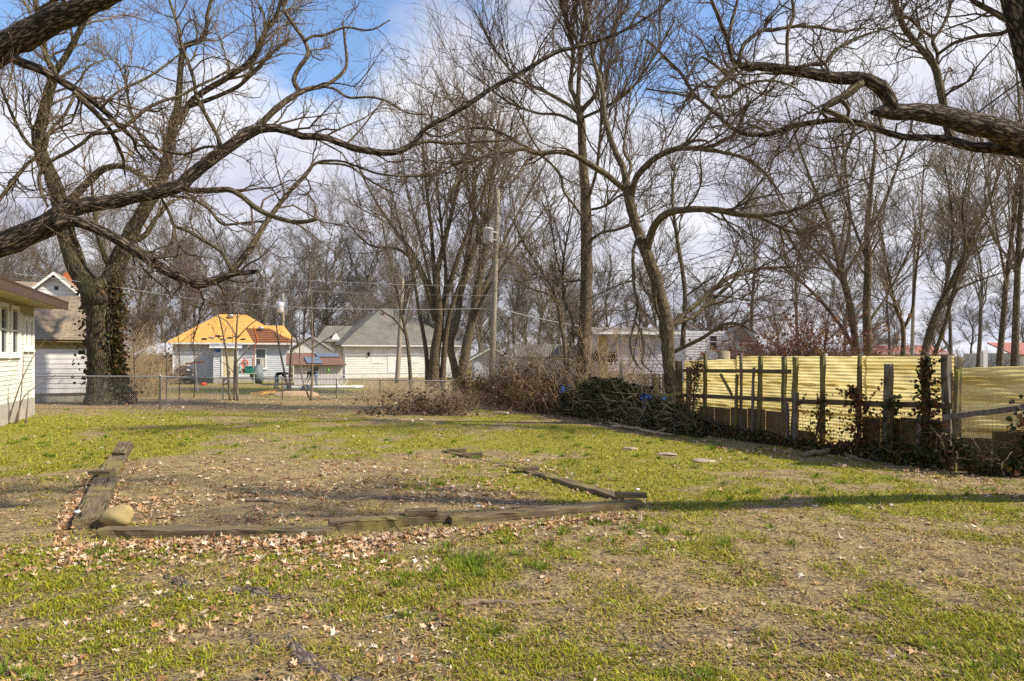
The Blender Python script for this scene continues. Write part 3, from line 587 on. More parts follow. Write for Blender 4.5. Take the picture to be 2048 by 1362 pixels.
# ---- C: tall straight tree at the fence
cb = fence_at(1166, 0.9)
tC = Tree('tall_tree', 'tall straight trunk rising behind the ivy covered fence', (cb[0], cb[1], 0), 'bark_smooth', 'twig_dark', 14); tC.ws = 0.70
CY = cb[1]
tC.limb([(1166, HY+F*CH/CY+6, 56), (1166, 800, 46), (1166, 740, 41), (1169, 680, 38), (1172, 600, 35), (1173, 480, 33), (1171, 380, 29), (1167, 342, 26), (1164, 291, 24), (1162, 246, 23), (1158, 212, 21)], CY, CY, 'trunk', K=30, sides=14, lump_=0.02)
LC = [
 (0, 0.6, [(1157, 220, 17), (1150, 195, 15), (1141, 171, 13), (1146, 103, 11), (1138, 51, 9), (1121, 0, 8), (1100, -110, 5)]),
 (0, -0.5, [(1161, 226, 15), (1176, 205, 13), (1193, 188, 12), (1204, 120, 10), (1230, 51, 8), (1258, 0, 7), (1290, -110, 5)]),
 (0, 1.2, [(1158, 228, 12), (1141, 212, 11), (1107, 192, 10), (1066, 172, 8), (1030, 150, 7), (990, 100, 6), (960, 40, 4)]),
 (0, -1.0, [(1176, 400, 9), (1181, 383, 9), (1193, 342, 9), (1200, 274, 8), (1206, 200, 6), (1220, 120, 5), (1230, 40, 4)]),
 (0, -0.6, [(1178, 420, 8), (1210, 412, 7), (1237, 393, 6), (1262, 388, 4)]),
 (0, 0.8, [(1160, 560, 7), (1140, 562, 6), (1125, 555, 5), (1110, 560, 3)]),
 (0, -0.8, [(1180, 480, 9), (1205, 465, 8), (1240, 458, 7), (1290, 440, 4)]),
 (0, 1.5, [(1160, 250, 10), (1120, 230, 9), (1070, 225, 7), (1010, 200, 6), (950, 150, 4)]),
 (0, -1.5, [(1164, 236, 10), (1210, 215, 9), (1260, 180, 8), (1310, 110, 6), (1350, 40, 4)]),
 (0, 0.2, [(1156, 210, 14), (1158, 150, 12), (1165, 80, 10), (1172, 0, 8), (1180, -120, 5)]),
]
for y0, y1, pts in LC: tC.limb(pts, CY+y0, CY+y1*1.6, 'limb', K=22, sides=8)
g1 = tC.gen(tC.src[1:], 130, L=(2.0, 4.6), ang=(0.3, 0.9), up=0.30, K=9, gn=0.16, rs=0.55, rmax=0.045, rend=0.008, tmin=0.2)
g2 = tC.gen([g1]+tC.src[1:], 900, L=(1.0, 2.8), ang=(0.3, 0.9), up=0.2, K=7, gn=0.18, rs=0.6, rmax=0.016, rend=0.005)
g3 = tC.gen([g1, g2], 4000, L=(0.4, 1.3), ang=(0.3, 0.9), up=0.15, K=4, gn=0.18, rs=0.6, rmax=0.007, rend=0.0035)
for g, s_ in ((g1, 5), (g2, 4), (g3, 3)): tC.add(g, s_)
tC.finish()

# ---- D: crooked tree at the left end of the yellow fence
db = fence_at(1348, 0.55); DY = db[1]
tD = Tree('crooked_tree', 'crooked forked tree leaning over the left end of the yellow fence', (db[0], db[1], 0), 'bark_smooth', 'twig_dark', 15); tD.ws = 0.85
tD.limb([(1350, HY+F*CH/DY+8, 48), (1347, 800, 36), (1343, 773, 33), (1336, 706, 30), (1333, 656, 34), (1326, 621, 29), (1315, 568, 28), (1301, 526, 27), (1288, 495, 27), (1276, 465, 23), (1263, 421, 23), (1255, 383, 23), (1251, 365, 19)], DY, DY, 'trunk', K=36, sides=14, lump_=0.03)
LD = [
 (0, 0.5, [(1253, 375, 17), (1247, 335, 15), (1233, 308, 14), (1220, 274, 13), (1209, 233, 12), (1206, 192, 11), (1199, 157, 10), (1189, 130, 9), (1182, 82, 8), (1172, 21, 7), (1160, -60, 5)]),
 (0, -1.5, [(1252, 380, 15), (1237, 369, 14), (1213, 349, 14), (1185, 332, 13), (1151, 311, 12), (1117, 304, 11), (1073, 307, 10), (1046, 298, 9), (1005, 304, 9), (970, 315, 8), (936, 322, 7), (912, 325, 6), (885, 345, 5), (840, 356, 3)]),
 (-0.6, -1.6, [(1076, 305, 7), (1039, 287, 6), (1005, 267, 6), (970, 257, 6), (929, 258, 5), (890, 276, 3)]),
 (-1.2, -1.6, [(934, 323, 7), (916, 359, 6), (895, 390, 4)]),
 (-0.8, -1.0, [(1075, 309, 7), (1049, 328, 6), (1035, 356, 4)]),
 (-0.7, -0.2, [(1078, 308, 6), (1100, 325, 6), (1121, 352, 6), (1128, 383, 6), (1148, 410, 6), (1163, 433, 4)]),
 (0, -1.0, [(1262, 395, 16), (1266, 376, 15), (1274, 352, 15), (1292, 332, 15), (1312, 315, 15), (1346, 299, 14), (1374, 296, 13), (1408, 298, 12), (1442, 304, 9), (1487, 315, 8), (1517, 335, 7), (1541, 359, 5), (1570, 400, 3)]),
 (-0.6, -1.6, [(1416, 298, 8), (1442, 284, 8), (1469, 267, 7), (1483, 239, 6), (1493, 215, 5), (1505, 195, 3)]),
 (-0.5, -0.4, [(1350, 297, 7), (1380, 283, 7), (1410, 281, 6), (1418, 288, 4)]),
 (0, -1.6, [(1292, 505, 20), (1300, 475, 19), (1307, 455, 18), (1319, 438, 17), (1339, 425, 17), (1374, 419, 16), (1425, 419, 15), (1476, 428, 14), (1514, 431, 12), (1562, 426, 10), (1596, 417, 8), (1640, 395, 6), (1700, 370, 4)]),
 (-1.0, -1.2, [(1515, 431, 9), (1555, 452, 8), (1600, 468, 6), (1650, 470, 4)]),
 (0, 1.2, [(1339, 655, 14), (1368, 628, 13), (1400, 603, 12), (1431, 575, 11), (1467, 550, 10), (1512, 538, 8), (1558, 535, 7), (1611, 533, 5), (1660, 540, 3)]),
 (0, 0.8, [(1340, 650, 11), (1382, 635, 10), (1410, 614, 10), (1452, 575, 8), (1490, 540, 5), (1520, 500, 3)]),
 (0.8, 1.0, [(1365, 690, 12), (1368, 642, 11), (1370, 586, 10), (1364, 533, 10), (1355, 480, 9), (1345, 400, 7), (1350, 330, 5)]),
 (0.3, -0.5, [(1345, 705, 10), (1403, 677, 9), (1435, 656, 8), (1460, 646, 8), (1488, 653, 6), (1515, 668, 4)]),
 (-0.2, -1.0, [(1278, 470, 9), (1268, 495, 8), (1266, 526, 8), (1269, 579, 7), (1276, 603, 7), (1269, 646, 6), (1260, 681, 5), (1266, 716, 4), (1284, 740, 3)]),
 (-0.7, -0.9, [(1271, 644, 5), (1282, 665, 5), (1288, 699, 4), (1284, 725, 4), (1305, 744, 2)]),
 (0, -0.3, [(1328, 640, 10), (1314, 622, 8), (1310, 590, 6), (1318, 560, 3)]),
 (0, 0.9, [(1252, 366, 9), (1262, 330, 8), (1248, 300, 7), (1255, 240, 5), (1262, 170, 4)]),
]
for y0, y1, pts in LD: tD.limb(pts, DY+y0, DY+y1*1.5, 'limb', K=max(22, 2*len(pts)), sides=9)
g1 = tD.gen(tD.src[1:], 170, L=(1.0, 3.0), ang=(0.4, 1.0), up=0.12, K=9, gn=0.2, rs=0.5, rmax=0.03, rend=0.007, tmin=0.25)
g2 = tD.gen([g1], 900, L=(0.6, 2.0), ang=(0.4, 1.0), up=0.02, K=7, gn=0.22, rs=0.6, rmax=0.013, rend=0.0045, droop=0.15)
g3 = tD.gen([g1, g2], 3800, L=(0.25, 0.9), ang=(0.4, 1.0), up=0.02, K=4, gn=0.2, rs=0.6, rmax=0.006, rend=0.003, droop=0.1)
for g, s_ in ((g1, 5), (g2, 4), (g3, 3)): tD.add(g, s_)
tD.finish()

# ---- F: spreading many-stemmed trees behind the fence, in front of the grey roofed house
def stem_tree(name, label, stems, Y, bk, tw, seed, n=(70, 420, 2400), L=((2.5, 6), (1.2, 3.2), (0.5, 1.4)), up=0.24, ang=(0.3, 0.85), rend=(0.010, 0.006, 0.004), group=None, gn=0.17):
    b0 = stems[0][0]; base = P(b0[0], b0[1], Y); base[2] = 0
    t_ = Tree(name, label, base, bk, tw, seed, group); t_.ws = 0.68
    for i, st in enumerate(stems):
        yv = Y+(0 if i == 0 else t_.rng.uniform(-0.05, 0.05)*Y)
        t_.limb(st, Y, yv, 'trunk' if i == 0 else 'limb', K=20, sides=10 if i == 0 else 7, lump_=0.03)
    a = t_.gen(t_.src, n[0], L=L[0], ang=ang, up=up, K=9, gn=gn, rs=0.5, rmax=0.045, rend=rend[0], tmin=0.35)
    b_ = t_.gen([a]+t_.src, n[1], L=L[1], ang=ang, up=up*0.8, K=6, gn=gn*1.1, rs=0.6, rmax=0.018, rend=rend[1], tmin=0.35)
    c_ = t_.gen([a, b_], n[2], L=L[2], ang=ang, up=up*0.7, K=4, gn=gn*1.1, rs=0.6, rmax=0.008, rend=rend[2])
    for g, s_ in ((a, 5), (b_, 3), (c_, 3)): t_.add(g, s_)
    return t_.finish()
stem_tree('maple_tree', 'many stemmed bare tree rising behind the brush pile, leftmost stems', [
    [(868, 782, 44), (868, 740, 34), (872, 690, 30), (880, 640, 27), (872, 560, 22), (885, 500, 16), (905, 420, 12), (930, 320, 8), (950, 230, 5)],
    [(872, 640, 22), (850, 560, 18), (820, 500, 14), (790, 460, 10), (750, 400, 7), (710, 320, 4)],
    [(878, 650, 20), (893, 590, 17), (915, 520, 14), (945, 440, 10), (985, 330, 6), (1010, 230, 4)],
    [(874, 600, 15), (868, 540, 13), (862, 450, 10), (850, 350, 7), (842, 220, 4)],
    [(840, 540, 11), (800, 500, 9), (740, 490, 6), (690, 440, 4)], [(856, 782, 16), (852, 700, 13), (838, 620, 11), (825, 540, 8), (795, 430, 5), (770, 330, 3)], [(884, 782, 20), (890, 690, 16), (902, 620, 13), (930, 540, 10), (962, 450, 6), (1000, 350, 3)], [(880, 640, 14), (892, 560, 11), (882, 450, 8), (872, 320, 5), (880, 200, 3)], [(890, 690, 12), (868, 600, 10), (846, 500, 7), (815, 380, 4), (800, 280, 3)]], 33, 'bark_smooth', 'twig_warm', 21, n=(90, 560, 3600))
stem_tree('maple_tree', 'leaning bare tree with paired dark trunks left of the utility pole', [
    [(925, 782, 40), (925, 745, 30), (935, 680, 28), (945, 640, 26), (955, 580, 23), (968, 510, 18), (975, 440, 13), (985, 340, 9), (1000, 220, 5)],
    [(915, 780, 26), (912, 745, 24), (900, 690, 20), (915, 640, 20), (925, 570, 18), (955, 480, 14), (990, 400, 9), (1030, 320, 5)],
    [(945, 630, 16), (975, 560, 14), (1005, 490, 10), (1040, 420, 7), (1090, 330, 4)],
    [(922, 580, 13), (935, 500, 11), (950, 400, 8), (940, 290, 5), (930, 200, 3)], [(958, 570, 12), (960, 480, 9), (945, 380, 6), (960, 270, 4)], [(940, 660, 14), (965, 600, 12), (1000, 540, 9), (1050, 470, 6), (1110, 390, 3)]], 31, 'bark_smooth', 'twig_warm', 22, n=(80, 480, 3000))
stem_tree('slender_tree', 'thin brown tree left of the many stemmed trees', [[(822, 800, 13), (820, 740, 11), (814, 680, 10), (802, 620, 8), (790, 560, 6), (770, 480, 4), (760, 400, 2)], [(812, 670, 7), (790, 640, 5), (760, 620, 3)], [(806, 630, 7), (825, 560, 5), (835, 480, 3)]], 30, 'bark_smooth', 'twig_warm', 30, n=(26, 160, 900), L=((1.2, 3), (0.7, 1.8), (0.3, 0.9)), rend=(0.009, 0.006, 0.0045), ang=(0.35, 0.9), up=0.2)
stem_tree('slender_tree', 'slender twin stemmed tree just left of the tall straight trunk', [
    [(1128, 826, 17), (1130, 770, 13), (1130, 700, 11), (1120, 640, 10), (1118, 610, 10), (1100, 570, 8), (1075, 530, 7), (1050, 490, 5), (1020, 430, 3)],
    [(1133, 740, 11), (1142, 690, 10), (1145, 640, 9), (1128, 600, 8), (1125, 540, 7), (1135, 470, 5), (1150, 400, 3)],
    [(1120, 615, 7), (1100, 590, 6), (1070, 580, 5), (1030, 560, 3)],
    [(1125, 560, 6), (1110, 500, 5), (1100, 430, 4), (1085, 360, 2)]], 21.6, 'bark_smooth', 'twig_warm', 23, n=(50, 260, 1500), L=((1.2, 3), (0.7, 1.8), (0.3, 0.9)), rend=(0.008, 0.005, 0.004), ang=(0.35, 0.9), up=0.15, gn=0.2)
# ---- right: trees behind the yellow fence
stem_tree('bare_tree', 'bare tree behind the yellow fence with trunk curving up to the left', [
    [(1714, 800, 26), (1713, 712, 21), (1700, 610, 19), (1680, 540, 16), (1662, 460, 12), (1630, 380, 9), (1600, 300, 6), (1570, 200, 4)],
    [(1690, 570, 10), (1650, 520, 9), (1600, 470, 7), (1560, 400, 5), (1530, 320, 3)],
    [(1705, 690, 12), (1680, 650, 10), (1640, 600, 9), (1600, 560, 7), (1550, 500, 4)],
    [(1682, 540, 9), (1700, 440, 7), (1690, 330, 5), (1680, 220, 3)]], 24, 'bark_smooth', 'twig_warm', 24, n=(34, 210, 1300), L=((2, 4.5), (1, 2.4), (.4, 1.1)), up=0.12)
stem_tree('bare_tree', 'upright bare tree with the straightest dark trunk behind the yellow fence', [
    [(1738, 800, 32), (1737, 712, 26), (1733, 620, 23), (1736, 540, 20), (1735, 450, 16), (1742, 380, 12), (1750, 280, 8), (1748, 160, 5)],
    [(1736, 470, 10), (1770, 400, 8), (1800, 320, 6), (1830, 230, 3)],
    [(1734, 520, 9), (1700, 430, 7), (1670, 330, 5), (1650, 230, 3)],
    [(1740, 640, 9), (1775, 590, 8), (1810, 520, 6), (1850, 440, 3)]], 25, 'bark_smooth', 'twig_warm', 25, n=(34, 210, 1300), L=((2, 4.5), (1, 2.4), (.4, 1.1)), up=0.12)
stem_tree('bare_tree', 'small bare tree forked like a Y above the yellow fence', [
    [(1806, 795, 18), (1806, 712, 14), (1806, 655, 12), (1790, 610, 9), (1780, 560, 7), (1765, 480, 5), (1750, 400, 3)],
    [(1806, 658, 10), (1825, 620, 9), (1830, 560, 8), (1840, 470, 6), (1845, 380, 4), (1850, 300, 3)]], 27, 'bark_smooth', 'twig_warm', 26, n=(24, 150, 900), L=((1.5, 4), (1, 2.2), (.4, 1.1)), up=0.25)
stem_tree('bare_tree', 'bare tree leaning to the right behind the ivy clad post', [
    [(1832, 800, 28), (1848, 712, 22), (1868, 640, 20), (1885, 600, 18), (1915, 540, 14), (1945, 470, 11), (1980, 400, 8), (2010, 300, 5)],
    [(1868, 712, 12), (1890, 650, 11), (1905, 590, 10), (1930, 500, 8), (1925, 420, 5), (1940, 330, 3)],
    [(1885, 600, 11), (1900, 530, 9), (1905, 440, 7), (1890, 330, 4)],
    [(1910, 580, 8), (1960, 560, 6), (2020, 540, 4)]], 23, 'bark_smooth', 'twig_warm', 27, n=(34, 210, 1300), L=((2, 4.2), (1, 2.4), (.4, 1.1)), up=0.12)
stem_tree('bare_tree', 'slim bare tree second from the right edge behind the low yellow sheet', [
    [(1998, 800, 20), (2000, 712, 17), (2008, 620, 15), (2015, 540, 12), (2028, 440, 10), (2040, 330, 7), (2060, 200, 4)],
    [(2012, 560, 8), (1995, 470, 6), (1975, 370, 4), (1960, 270, 3)]], 21, 'bark_smooth', 'twig_warm', 28, n=(28, 170, 1000), L=((1.8, 4), (1, 2.2), (.4, 1)), up=0.25)
stem_tree('bare_tree', 'straight bare tree nearest the right edge behind the low yellow sheet', [
    [(2028, 800, 24), (2030, 712, 21), (2033, 600, 18), (2038, 480, 15), (2044, 360, 11), (2040, 240, 7), (2030, 100, 4)],
    [(2036, 540, 9), (2060, 460, 7), (2090, 360, 4)]], 20, 'bark_smooth', 'twig_warm', 29, n=(28, 170, 1000), L=((1.8, 4), (1, 2.2), (.4, 1)), up=0.25)

# ---- prototypes copied as the far trees
def proto(seed, H, spread, n, tw='twig_grey', bk='bark_far', up=0.18, fork=0.3, name='distant_tree', r0=0.22):
    rng = np.random.default_rng(seed)
    t_ = Tree(name, 'x', (0, 0, 0), bk, tw, seed)
    tr_ = np.array([[0, 0, -0.2, r0*1.25], [0, 0, H*0.06, r0], [rng.normal(0, .2), rng.normal(0, .2), H*0.25, r0*.8], [rng.normal(0, .4), rng.normal(0, .4), H*0.5, r0*.5], [rng.normal(0, .6), rng.normal(0, .6), H*0.75, r0*.25], [rng.normal(0, .8), rng.normal(0, .8), H*0.95, 0.03]])
    t_.raw(tr_, 'trunk', 18, 8, lump_=0.03)
    a = t_.gen(t_.src, n[0], L=(H*0.25*spread, H*0.5*spread), ang=(0.35, 0.9), up=up, K=9, gn=0.13, rs=0.6, rmax=0.10, rend=0.016, tmin=fork)
    b_ = t_.gen([a], n[1], L=(H*0.1*spread, H*0.25*spread), ang=(0.3, 0.9), up=up*.7, K=6, gn=0.17, rs=0.65, rmax=0.04, rend=0.011, tmin=0.25)
    c_ = t_.gen([a, b_], n[2], L=(H*0.04*spread, H*0.11*spread), ang=(0.3, 0.9), up=up*.6, K=4, gn=0.17, rs=0.6, rmax=0.016, rend=0.008)
    for g, s_ in ((a, 5), (b_, 3), (c_, 3)): t_.add(g, s_)
    return t_.finish()
def copy_tree(o, loc, rz, sc, label, group):
    r = o.copy(); COL.objects.link(r); r.location = loc; r.rotation_euler = (0, 0, rz); r.scale = sc; tag(r, label, 'tree', group)
    for ch in o.children:
        c_ = ch.copy(); COL.objects.link(c_); c_.parent = r
    return r
PR = [proto(31, 17, 0.8, (26, 260, 2300)), proto(32, 16, 1.0, (24, 260, 2300), up=0.15), proto(33, 18, 0.75, (24, 240, 2300), up=0.22, r0=0.16), proto(34, 15, 0.9, (26, 260, 2100), tw='twig_warm')]
rng = np.random.default_rng(5); first = set()
def far_tree(px, Y, top, k, label, group, sx=1.0):
    H = [17, 16, 18, 15][k]; z = CH+(HY-top)/F*Y; s_ = z/(H*1.02); loc = ((px-1024)/F*Y, Y, 0); rz = rng.uniform(0, 6.28); sc = (s_*sx, s_*sx, s_)
    if k in first: return copy_tree(PR[k], loc, rz, sc, label, group)
    first.add(k); o = PR[k]; o.location = loc; o.rotation_euler = (0, 0, rz); o.scale = sc; tag(o, label, 'tree', group); return o
lab = 'bare tree in the distant wood behind the houses'; grp = 'distant wood behind the houses'
for i, px in enumerate(range(-60, 1130, 42)):
    far_tree(px+rng.uniform(-14, 14), rng.uniform(72, 100), rng.uniform(420, 545), int(rng.integers(0, 4)), lab, grp, 1.15)
for i, px in enumerate(range(-40, 1180, 84)):
    far_tree(px+rng.uniform(-20, 20), rng.uniform(58, 68), rng.uniform(490, 600), int(rng.integers(0, 4)), lab, grp, 1.25)
lab2 = 'slim bare tree standing far behind the yellow fence'; grp2 = 'far trees behind the yellow fence'
for px in (1225, 1320, 1420, 1500, 1600, 1690, 1780, 1890, 1970):
    far_tree(px+rng.uniform(-15, 15), rng.uniform(45, 75), rng.uniform(230, 430) if px > 1480 else rng.uniform(430, 560), 2 if px > 1480 else int(rng.integers(0, 4)), lab2, grp2)
for px in range(1180, 2100, 52):
    far_tree(px+rng.uniform(-20, 20), rng.uniform(75, 110), rng.uniform(560, 630), int(rng.integers(0, 4)), 'low bare tree in the far tree line on the right', 'far tree line on the right', 1.6)
for px in range(-60, 1190, 30):
    far_tree(px+rng.uniform(-14, 14), rng.uniform(64, 112), rng.uniform(575, 645), int(rng.integers(0, 4)), 'low scrubby tree at the foot of the distant wood', 'scrub at the foot of the distant wood', 1.9)
for k in range(4): assert k in first

# undergrowth that closes the view between the far trunks
def undergrowth(name, label, px0, px1, Y0, Y1, h0, h1, n, seed, mat):
    rg = np.random.default_rng(seed); px = rg.uniform(px0, px1, n); Yd = rg.uniform(Y0, Y1, n); p = np.stack([(px-1024)/F*Yd, Yd, np.zeros(n)], 1)
    hh_ = (h0+(h1-h0)*fbm(p[:, 0], p[:, 1]*.3, .15, seed))*rg.uniform(.5, 1.2, n); d = nrm(np.stack([rg.normal(0, .3, n), rg.normal(0, .3, n), np.ones(n)], 1)); ps = [p]
    for k in range(5): d = nrm(d+.2*rg.normal(size=(n, 3))); p = p+d*(hh_/5)[:, None]; ps.append(p)
    a = (np.stack(ps, 1), np.linspace(.03, .012, 6)[None].repeat(n, 0)); b_ = spawn(rg, [a], n*3, L=(.5, 1.8), ang=(.4, 1.0), up=.1, K=3, gn=.2, rs=.6, rmax=.02, rend=.009)
    V, FS, A = join([tubes(a[0], a[1], 3), tubes(b_[0], b_[1], 3)])
    tag(put(name, V, FS, mat, None, True, {'tube': ('POINT', 'FLOAT_VECTOR', A)}, org=(0, Y0, 0)), label, 'undergrowth', kind='stuff')
undergrowth('undergrowth', 'dense brown undergrowth beneath the distant wood', -150, 1200, 62, 108, 2.0, 8.5, 1700, 44, 'twig_grey')
undergrowth('undergrowth', 'brown scrub far behind the yellow fence', 1150, 2200, 55, 95, .8, 3.4, 1400, 45, 'twig_grey')

# ================================================================ BUILDINGS
class Frame:
    """local axes: a along the wall, b into the building, z up"""
    def __init__(s, o, th): s.o = np.array([o[0], o[1], 0.0]); s.a = np.array([math.cos(th), math.sin(th), 0]); s.b = np.array([-math.sin(th), math.cos(th), 0])
    def __call__(s, x, y, z): return s.o+s.a*x+s.b*y+np.array([0, 0, z])
Zv = np.array([0, 0, 1.0])
def wall_px(px0, px1, Y, deg):
    """frame whose wall starts at column px0, depth Y and ends at column px1"""
    f_ = Frame(((px0-1024)/F*Y, Y), math.radians(deg)); r = (px1-1024)/F
    return f_, (r*f_.o[1]-f_.o[0])/(f_.a[0]-r*f_.a[1])
def siding(fr, root, x0, x1, z0, z1, step, mat, y=0.0, name='siding_board', along='a', gap=0.012, holes=()):
    """lap boards: bottom edge proud of the board below; holes (x0,x1,z0,z1) are left open"""
    A, B = (fr.a, fr.b) if along == 'a' else (fr.b, -fr.a)
    n = max(1, int(round((z1-z0)/step))); step = (z1-z0)/n
    base = fr(0, y, 0) if along == 'a' else fr(y, 0, 0)
    for i in range(n):
        za, zb = z0+i*step, z0+(i+1)*step-0.004
        cuts = [(x0, x1)]
        for h in holes:
            if h[2] < zb and h[3] > za:
                cuts = [q for c_ in cuts for q in ((c_[0], min(c_[1], h[0])), (max(c_[0], h[1]), c_[1])) if q[1]-q[0] > 0.02]
        for c0, c1 in cuts:
            V = [base+A*c0+Zv*za-B*0.028, base+A*c1+Zv*za-B*0.028, base+A*c1+Zv*zb-B*0.010, base+A*c0+Zv*zb-B*0.010,
                 base+A*c0+Zv*za, base+A*c1+Zv*za, base+A*c1+Zv*zb, base+A*c0+Zv*zb]
            Fs = [[0, 1, 2, 3], [5, 4, 7, 6], [4, 5, 1, 0], [3, 2, 6, 7], [4, 0, 3, 7], [1, 5, 6, 2]]
            put(name, V, [Fs], mat, root)
def window(fr, root, x0, x1, z0, z1, y=0.0, along='a', fw=0.09, mid=True, pane='glass', trim='trim_white', double=False):
    A, B = (fr.a, fr.b) if along == 'a' else (fr.b, -fr.a)
    bp = (lambda x, d, z: (fr(0, y, 0) if along == 'a' else fr(y, 0, 0))+A*x-B*d+Zv*z)
    w_ = slab('window', bp(x0, -0.02, z0), A*(x1-x0), Zv*(z1-z0), -B*0.035, pane, root)
    for (a0, a1, c0, c1) in ((x0-fw, x0, z0-fw, z1+fw), (x1, x1+fw, z0-fw, z1+fw), (x0, x1, z1, z1+fw), (x0, x1, z0-fw, z0)):
        slab('window_frame', bp(a0, -0.01, c0), A*(a1-a0), Zv*(c1-c0), -B*0.065, trim, w_)
    slab('sill', bp(x0-fw-0.04, 0.0, z0-fw-0.05), A*(x1-x0+2*fw+0.08), Zv*0.046, -B*0.09, trim, w_)
    if mid: slab('sash_bar', bp(x0+0.002, 0.0, (z0+z1)/2-0.02), A*(x1-x0-0.004), Zv*0.045, -B*0.035, trim, w_)
    return w_
# ---- house at the left edge
th = math.radians(114)                                   # wall runs away from the camera along the yard
fr = Frame((-12.15, 15.6), th)
L1 = 5.1
h1 = thing('house', 'weathered white clapboard house with brown eave at the left edge', 'house', fr(0, 0, 0))
slab('wall', fr(-3, 0.001, 0.0), fr.a*(L1+3-0.001), fr.b*5, Zv*3.2, 'siding_old', h1)
slab('foundation', fr(-3, -0.05, 0.0), fr.a*(L1+3.02), fr.b*0.05, Zv*0.52, 'concrete', h1)
W1 = [(1.52, 2.1, 1.85, 3.0), (2.62, 3.2, 1.85, 3.0), (4.02, 4.26, 2.02, 2.76), (4.62, 4.86, 2.02, 2.76)]
siding(fr, h1, -3, L1-0.1, 0.53, 2.92, 0.118, 'siding_old', holes=[(a-.08, b_+.08, c_-.08, d_+.08) for a, b_, c_, d_ in W1])
slab('corner_board', fr(L1-0.1, -0.045, 0.4), fr.a*0.12, fr.b*0.044, Zv*2.75, 'trim_white', h1)
slab('frieze_board', fr(-3, -0.03, 2.93), fr.a*(L1+2.9), fr.b*0.03, Zv*0.24, 'soffit_yellow', h1)
for a, b_, c_, d_ in W1: window(fr, h1, a, b_, c_, d_, fw=0.10, mid=b_-a > 0.4)
slab('trim_band', fr(0.6, -0.055, 1.68), fr.a*2.85, fr.b*0.053, Zv*0.06, 'trim_white', h1)
slab('trim_board', fr(3.45, -0.05, 0.55), fr.a*0.09, fr.b*0.048, Zv*2.4, 'trim_white', h1)
slab('soffit', fr(-3.2, -0.72, 3.20), fr.a*(L1+3.9), fr.b*1.4, Zv*0.03, 'soffit_yellow', h1)
slab('fascia', fr(-3.2, -0.78, 3.17), fr.a*(L1+3.95), fr.b*0.055, Zv*0.24, 'fascia_brown', h1)
plate('roof', [fr(-3.2, -0.80, 3.42), fr(L1+0.75, -0.80, 3.42), fr(L1+0.75, 2.6, 4.35), fr(-3.2, 2.6, 4.35)], 0.05, 'fascia_brown', h1)
plate('roof', [fr(L1+0.75, 2.6, 4.35), fr(L1+0.75, 6, 3.42), fr(-3.2, 6, 3.42), fr(-3.2, 2.6, 4.35)], 0.05, 'fascia_brown', h1)
# ---- garage with wide white boards
Yg = 25.6; fr, Wg = wall_px(30, 187, Yg, 25)
h2 = thing('garage', 'white garage with wide boards and tan shingle roof beside the ivy hung trunk', 'garage', fr(0, 0, 0))
slab('wall', fr(0, 0.001, 0.30), fr.a*Wg, fr.b*5, Zv*2.0, 'siding_white', h2)
slab('foundation', fr(-0.02, 0.06, 0), fr.a*(Wg+0.0), fr.b*4.8, Zv*0.32, 'concrete', h2)
siding(fr, h2, 0.0, Wg-0.12, 0.33, 2.02, 0.19, 'siding_white')
slab('corner_board', fr(Wg-0.12, -0.04, 0.33), fr.a*0.13, fr.b*0.04, Zv*1.75, 'trim_white', h2)
slab('header_board', fr(0, -0.032, 2.03), fr.a*(Wg-0.12), fr.b*0.032, Zv*0.24, 'soffit_yellow', h2)
slab('fascia', fr(-0.3, -0.32, 2.28), fr.a*(Wg+0.45), fr.b*0.05, Zv*0.10, 'fascia_tan', h2)
plate('roof', [fr(-0.35, -0.36, 2.37), fr(Wg+0.18, -0.36, 2.37), fr(Wg+0.18, 2.4, 4.25), fr(-0.35, 2.4, 4.25)], 0.06, 'shingle_tan', h2)
plate('roof', [fr(Wg+0.18, 2.4, 4.25), fr(Wg+0.18, 5.3, 2.37), fr(-0.35, 5.3, 2.37), fr(-0.35, 2.4, 4.25)], 0.06, 'shingle_tan', h2)
# ---- gabled house behind the garage
Yk = 33.0; fr, Wk = wall_px(52, 166, Yk, 22)
h3 = thing('house', 'white gabled house with a brick chimney behind the tan garage roof', 'house', fr(0, 0, 0))
ga = CH+(HY-547)/F*Yk; ge = CH+(HY-592)/F*Yk
slab('wall', fr(0.03, 0.05, 0), fr.a*(Wk-0.06), fr.b*2.6, Zv*(ge-0.1), 'siding_white', h3)
for i in range(14):
    z0 = 3.1+i*0.21; z1 = z0+0.2; hw = lambda z: Wk/2*min(1.0, max(0.0, (ga-z)/(ga-ge)))
    if z1 > ga-0.12: break
    c_ = Wk/2; V = [fr(c_-hw(z0), 0.0, z0), fr(c_+hw(z0), 0.0, z0), fr(c_+hw(z1), 0.02, z1), fr(c_-hw(z1), 0.02, z1)]
    put('siding_board', V+[q+fr.b*0.045 for q in V], [[[0, 1, 2, 3], [5, 4, 7, 6], [4, 5, 1, 0], [3, 2, 6, 7], [4, 0, 3, 7], [1, 5, 6, 2]]], 'siding_white', h3)
slab('vent', fr(Wk/2-0.02, -0.02, 5.0), fr.a*0.16, fr.b*0.02, Zv*0.16, 'dark_opening', h3)
for x in (0.62, 1.28): slab('window', fr(x, -0.015, 4.5), fr.a*0.5, fr.b*0.015, Zv*0.16, 'glass', h3)
slab('sill', fr(0.5, -0.03, 4.68), fr.a*1.5, fr.b*0.03, Zv*0.06, 'trim_white', h3)
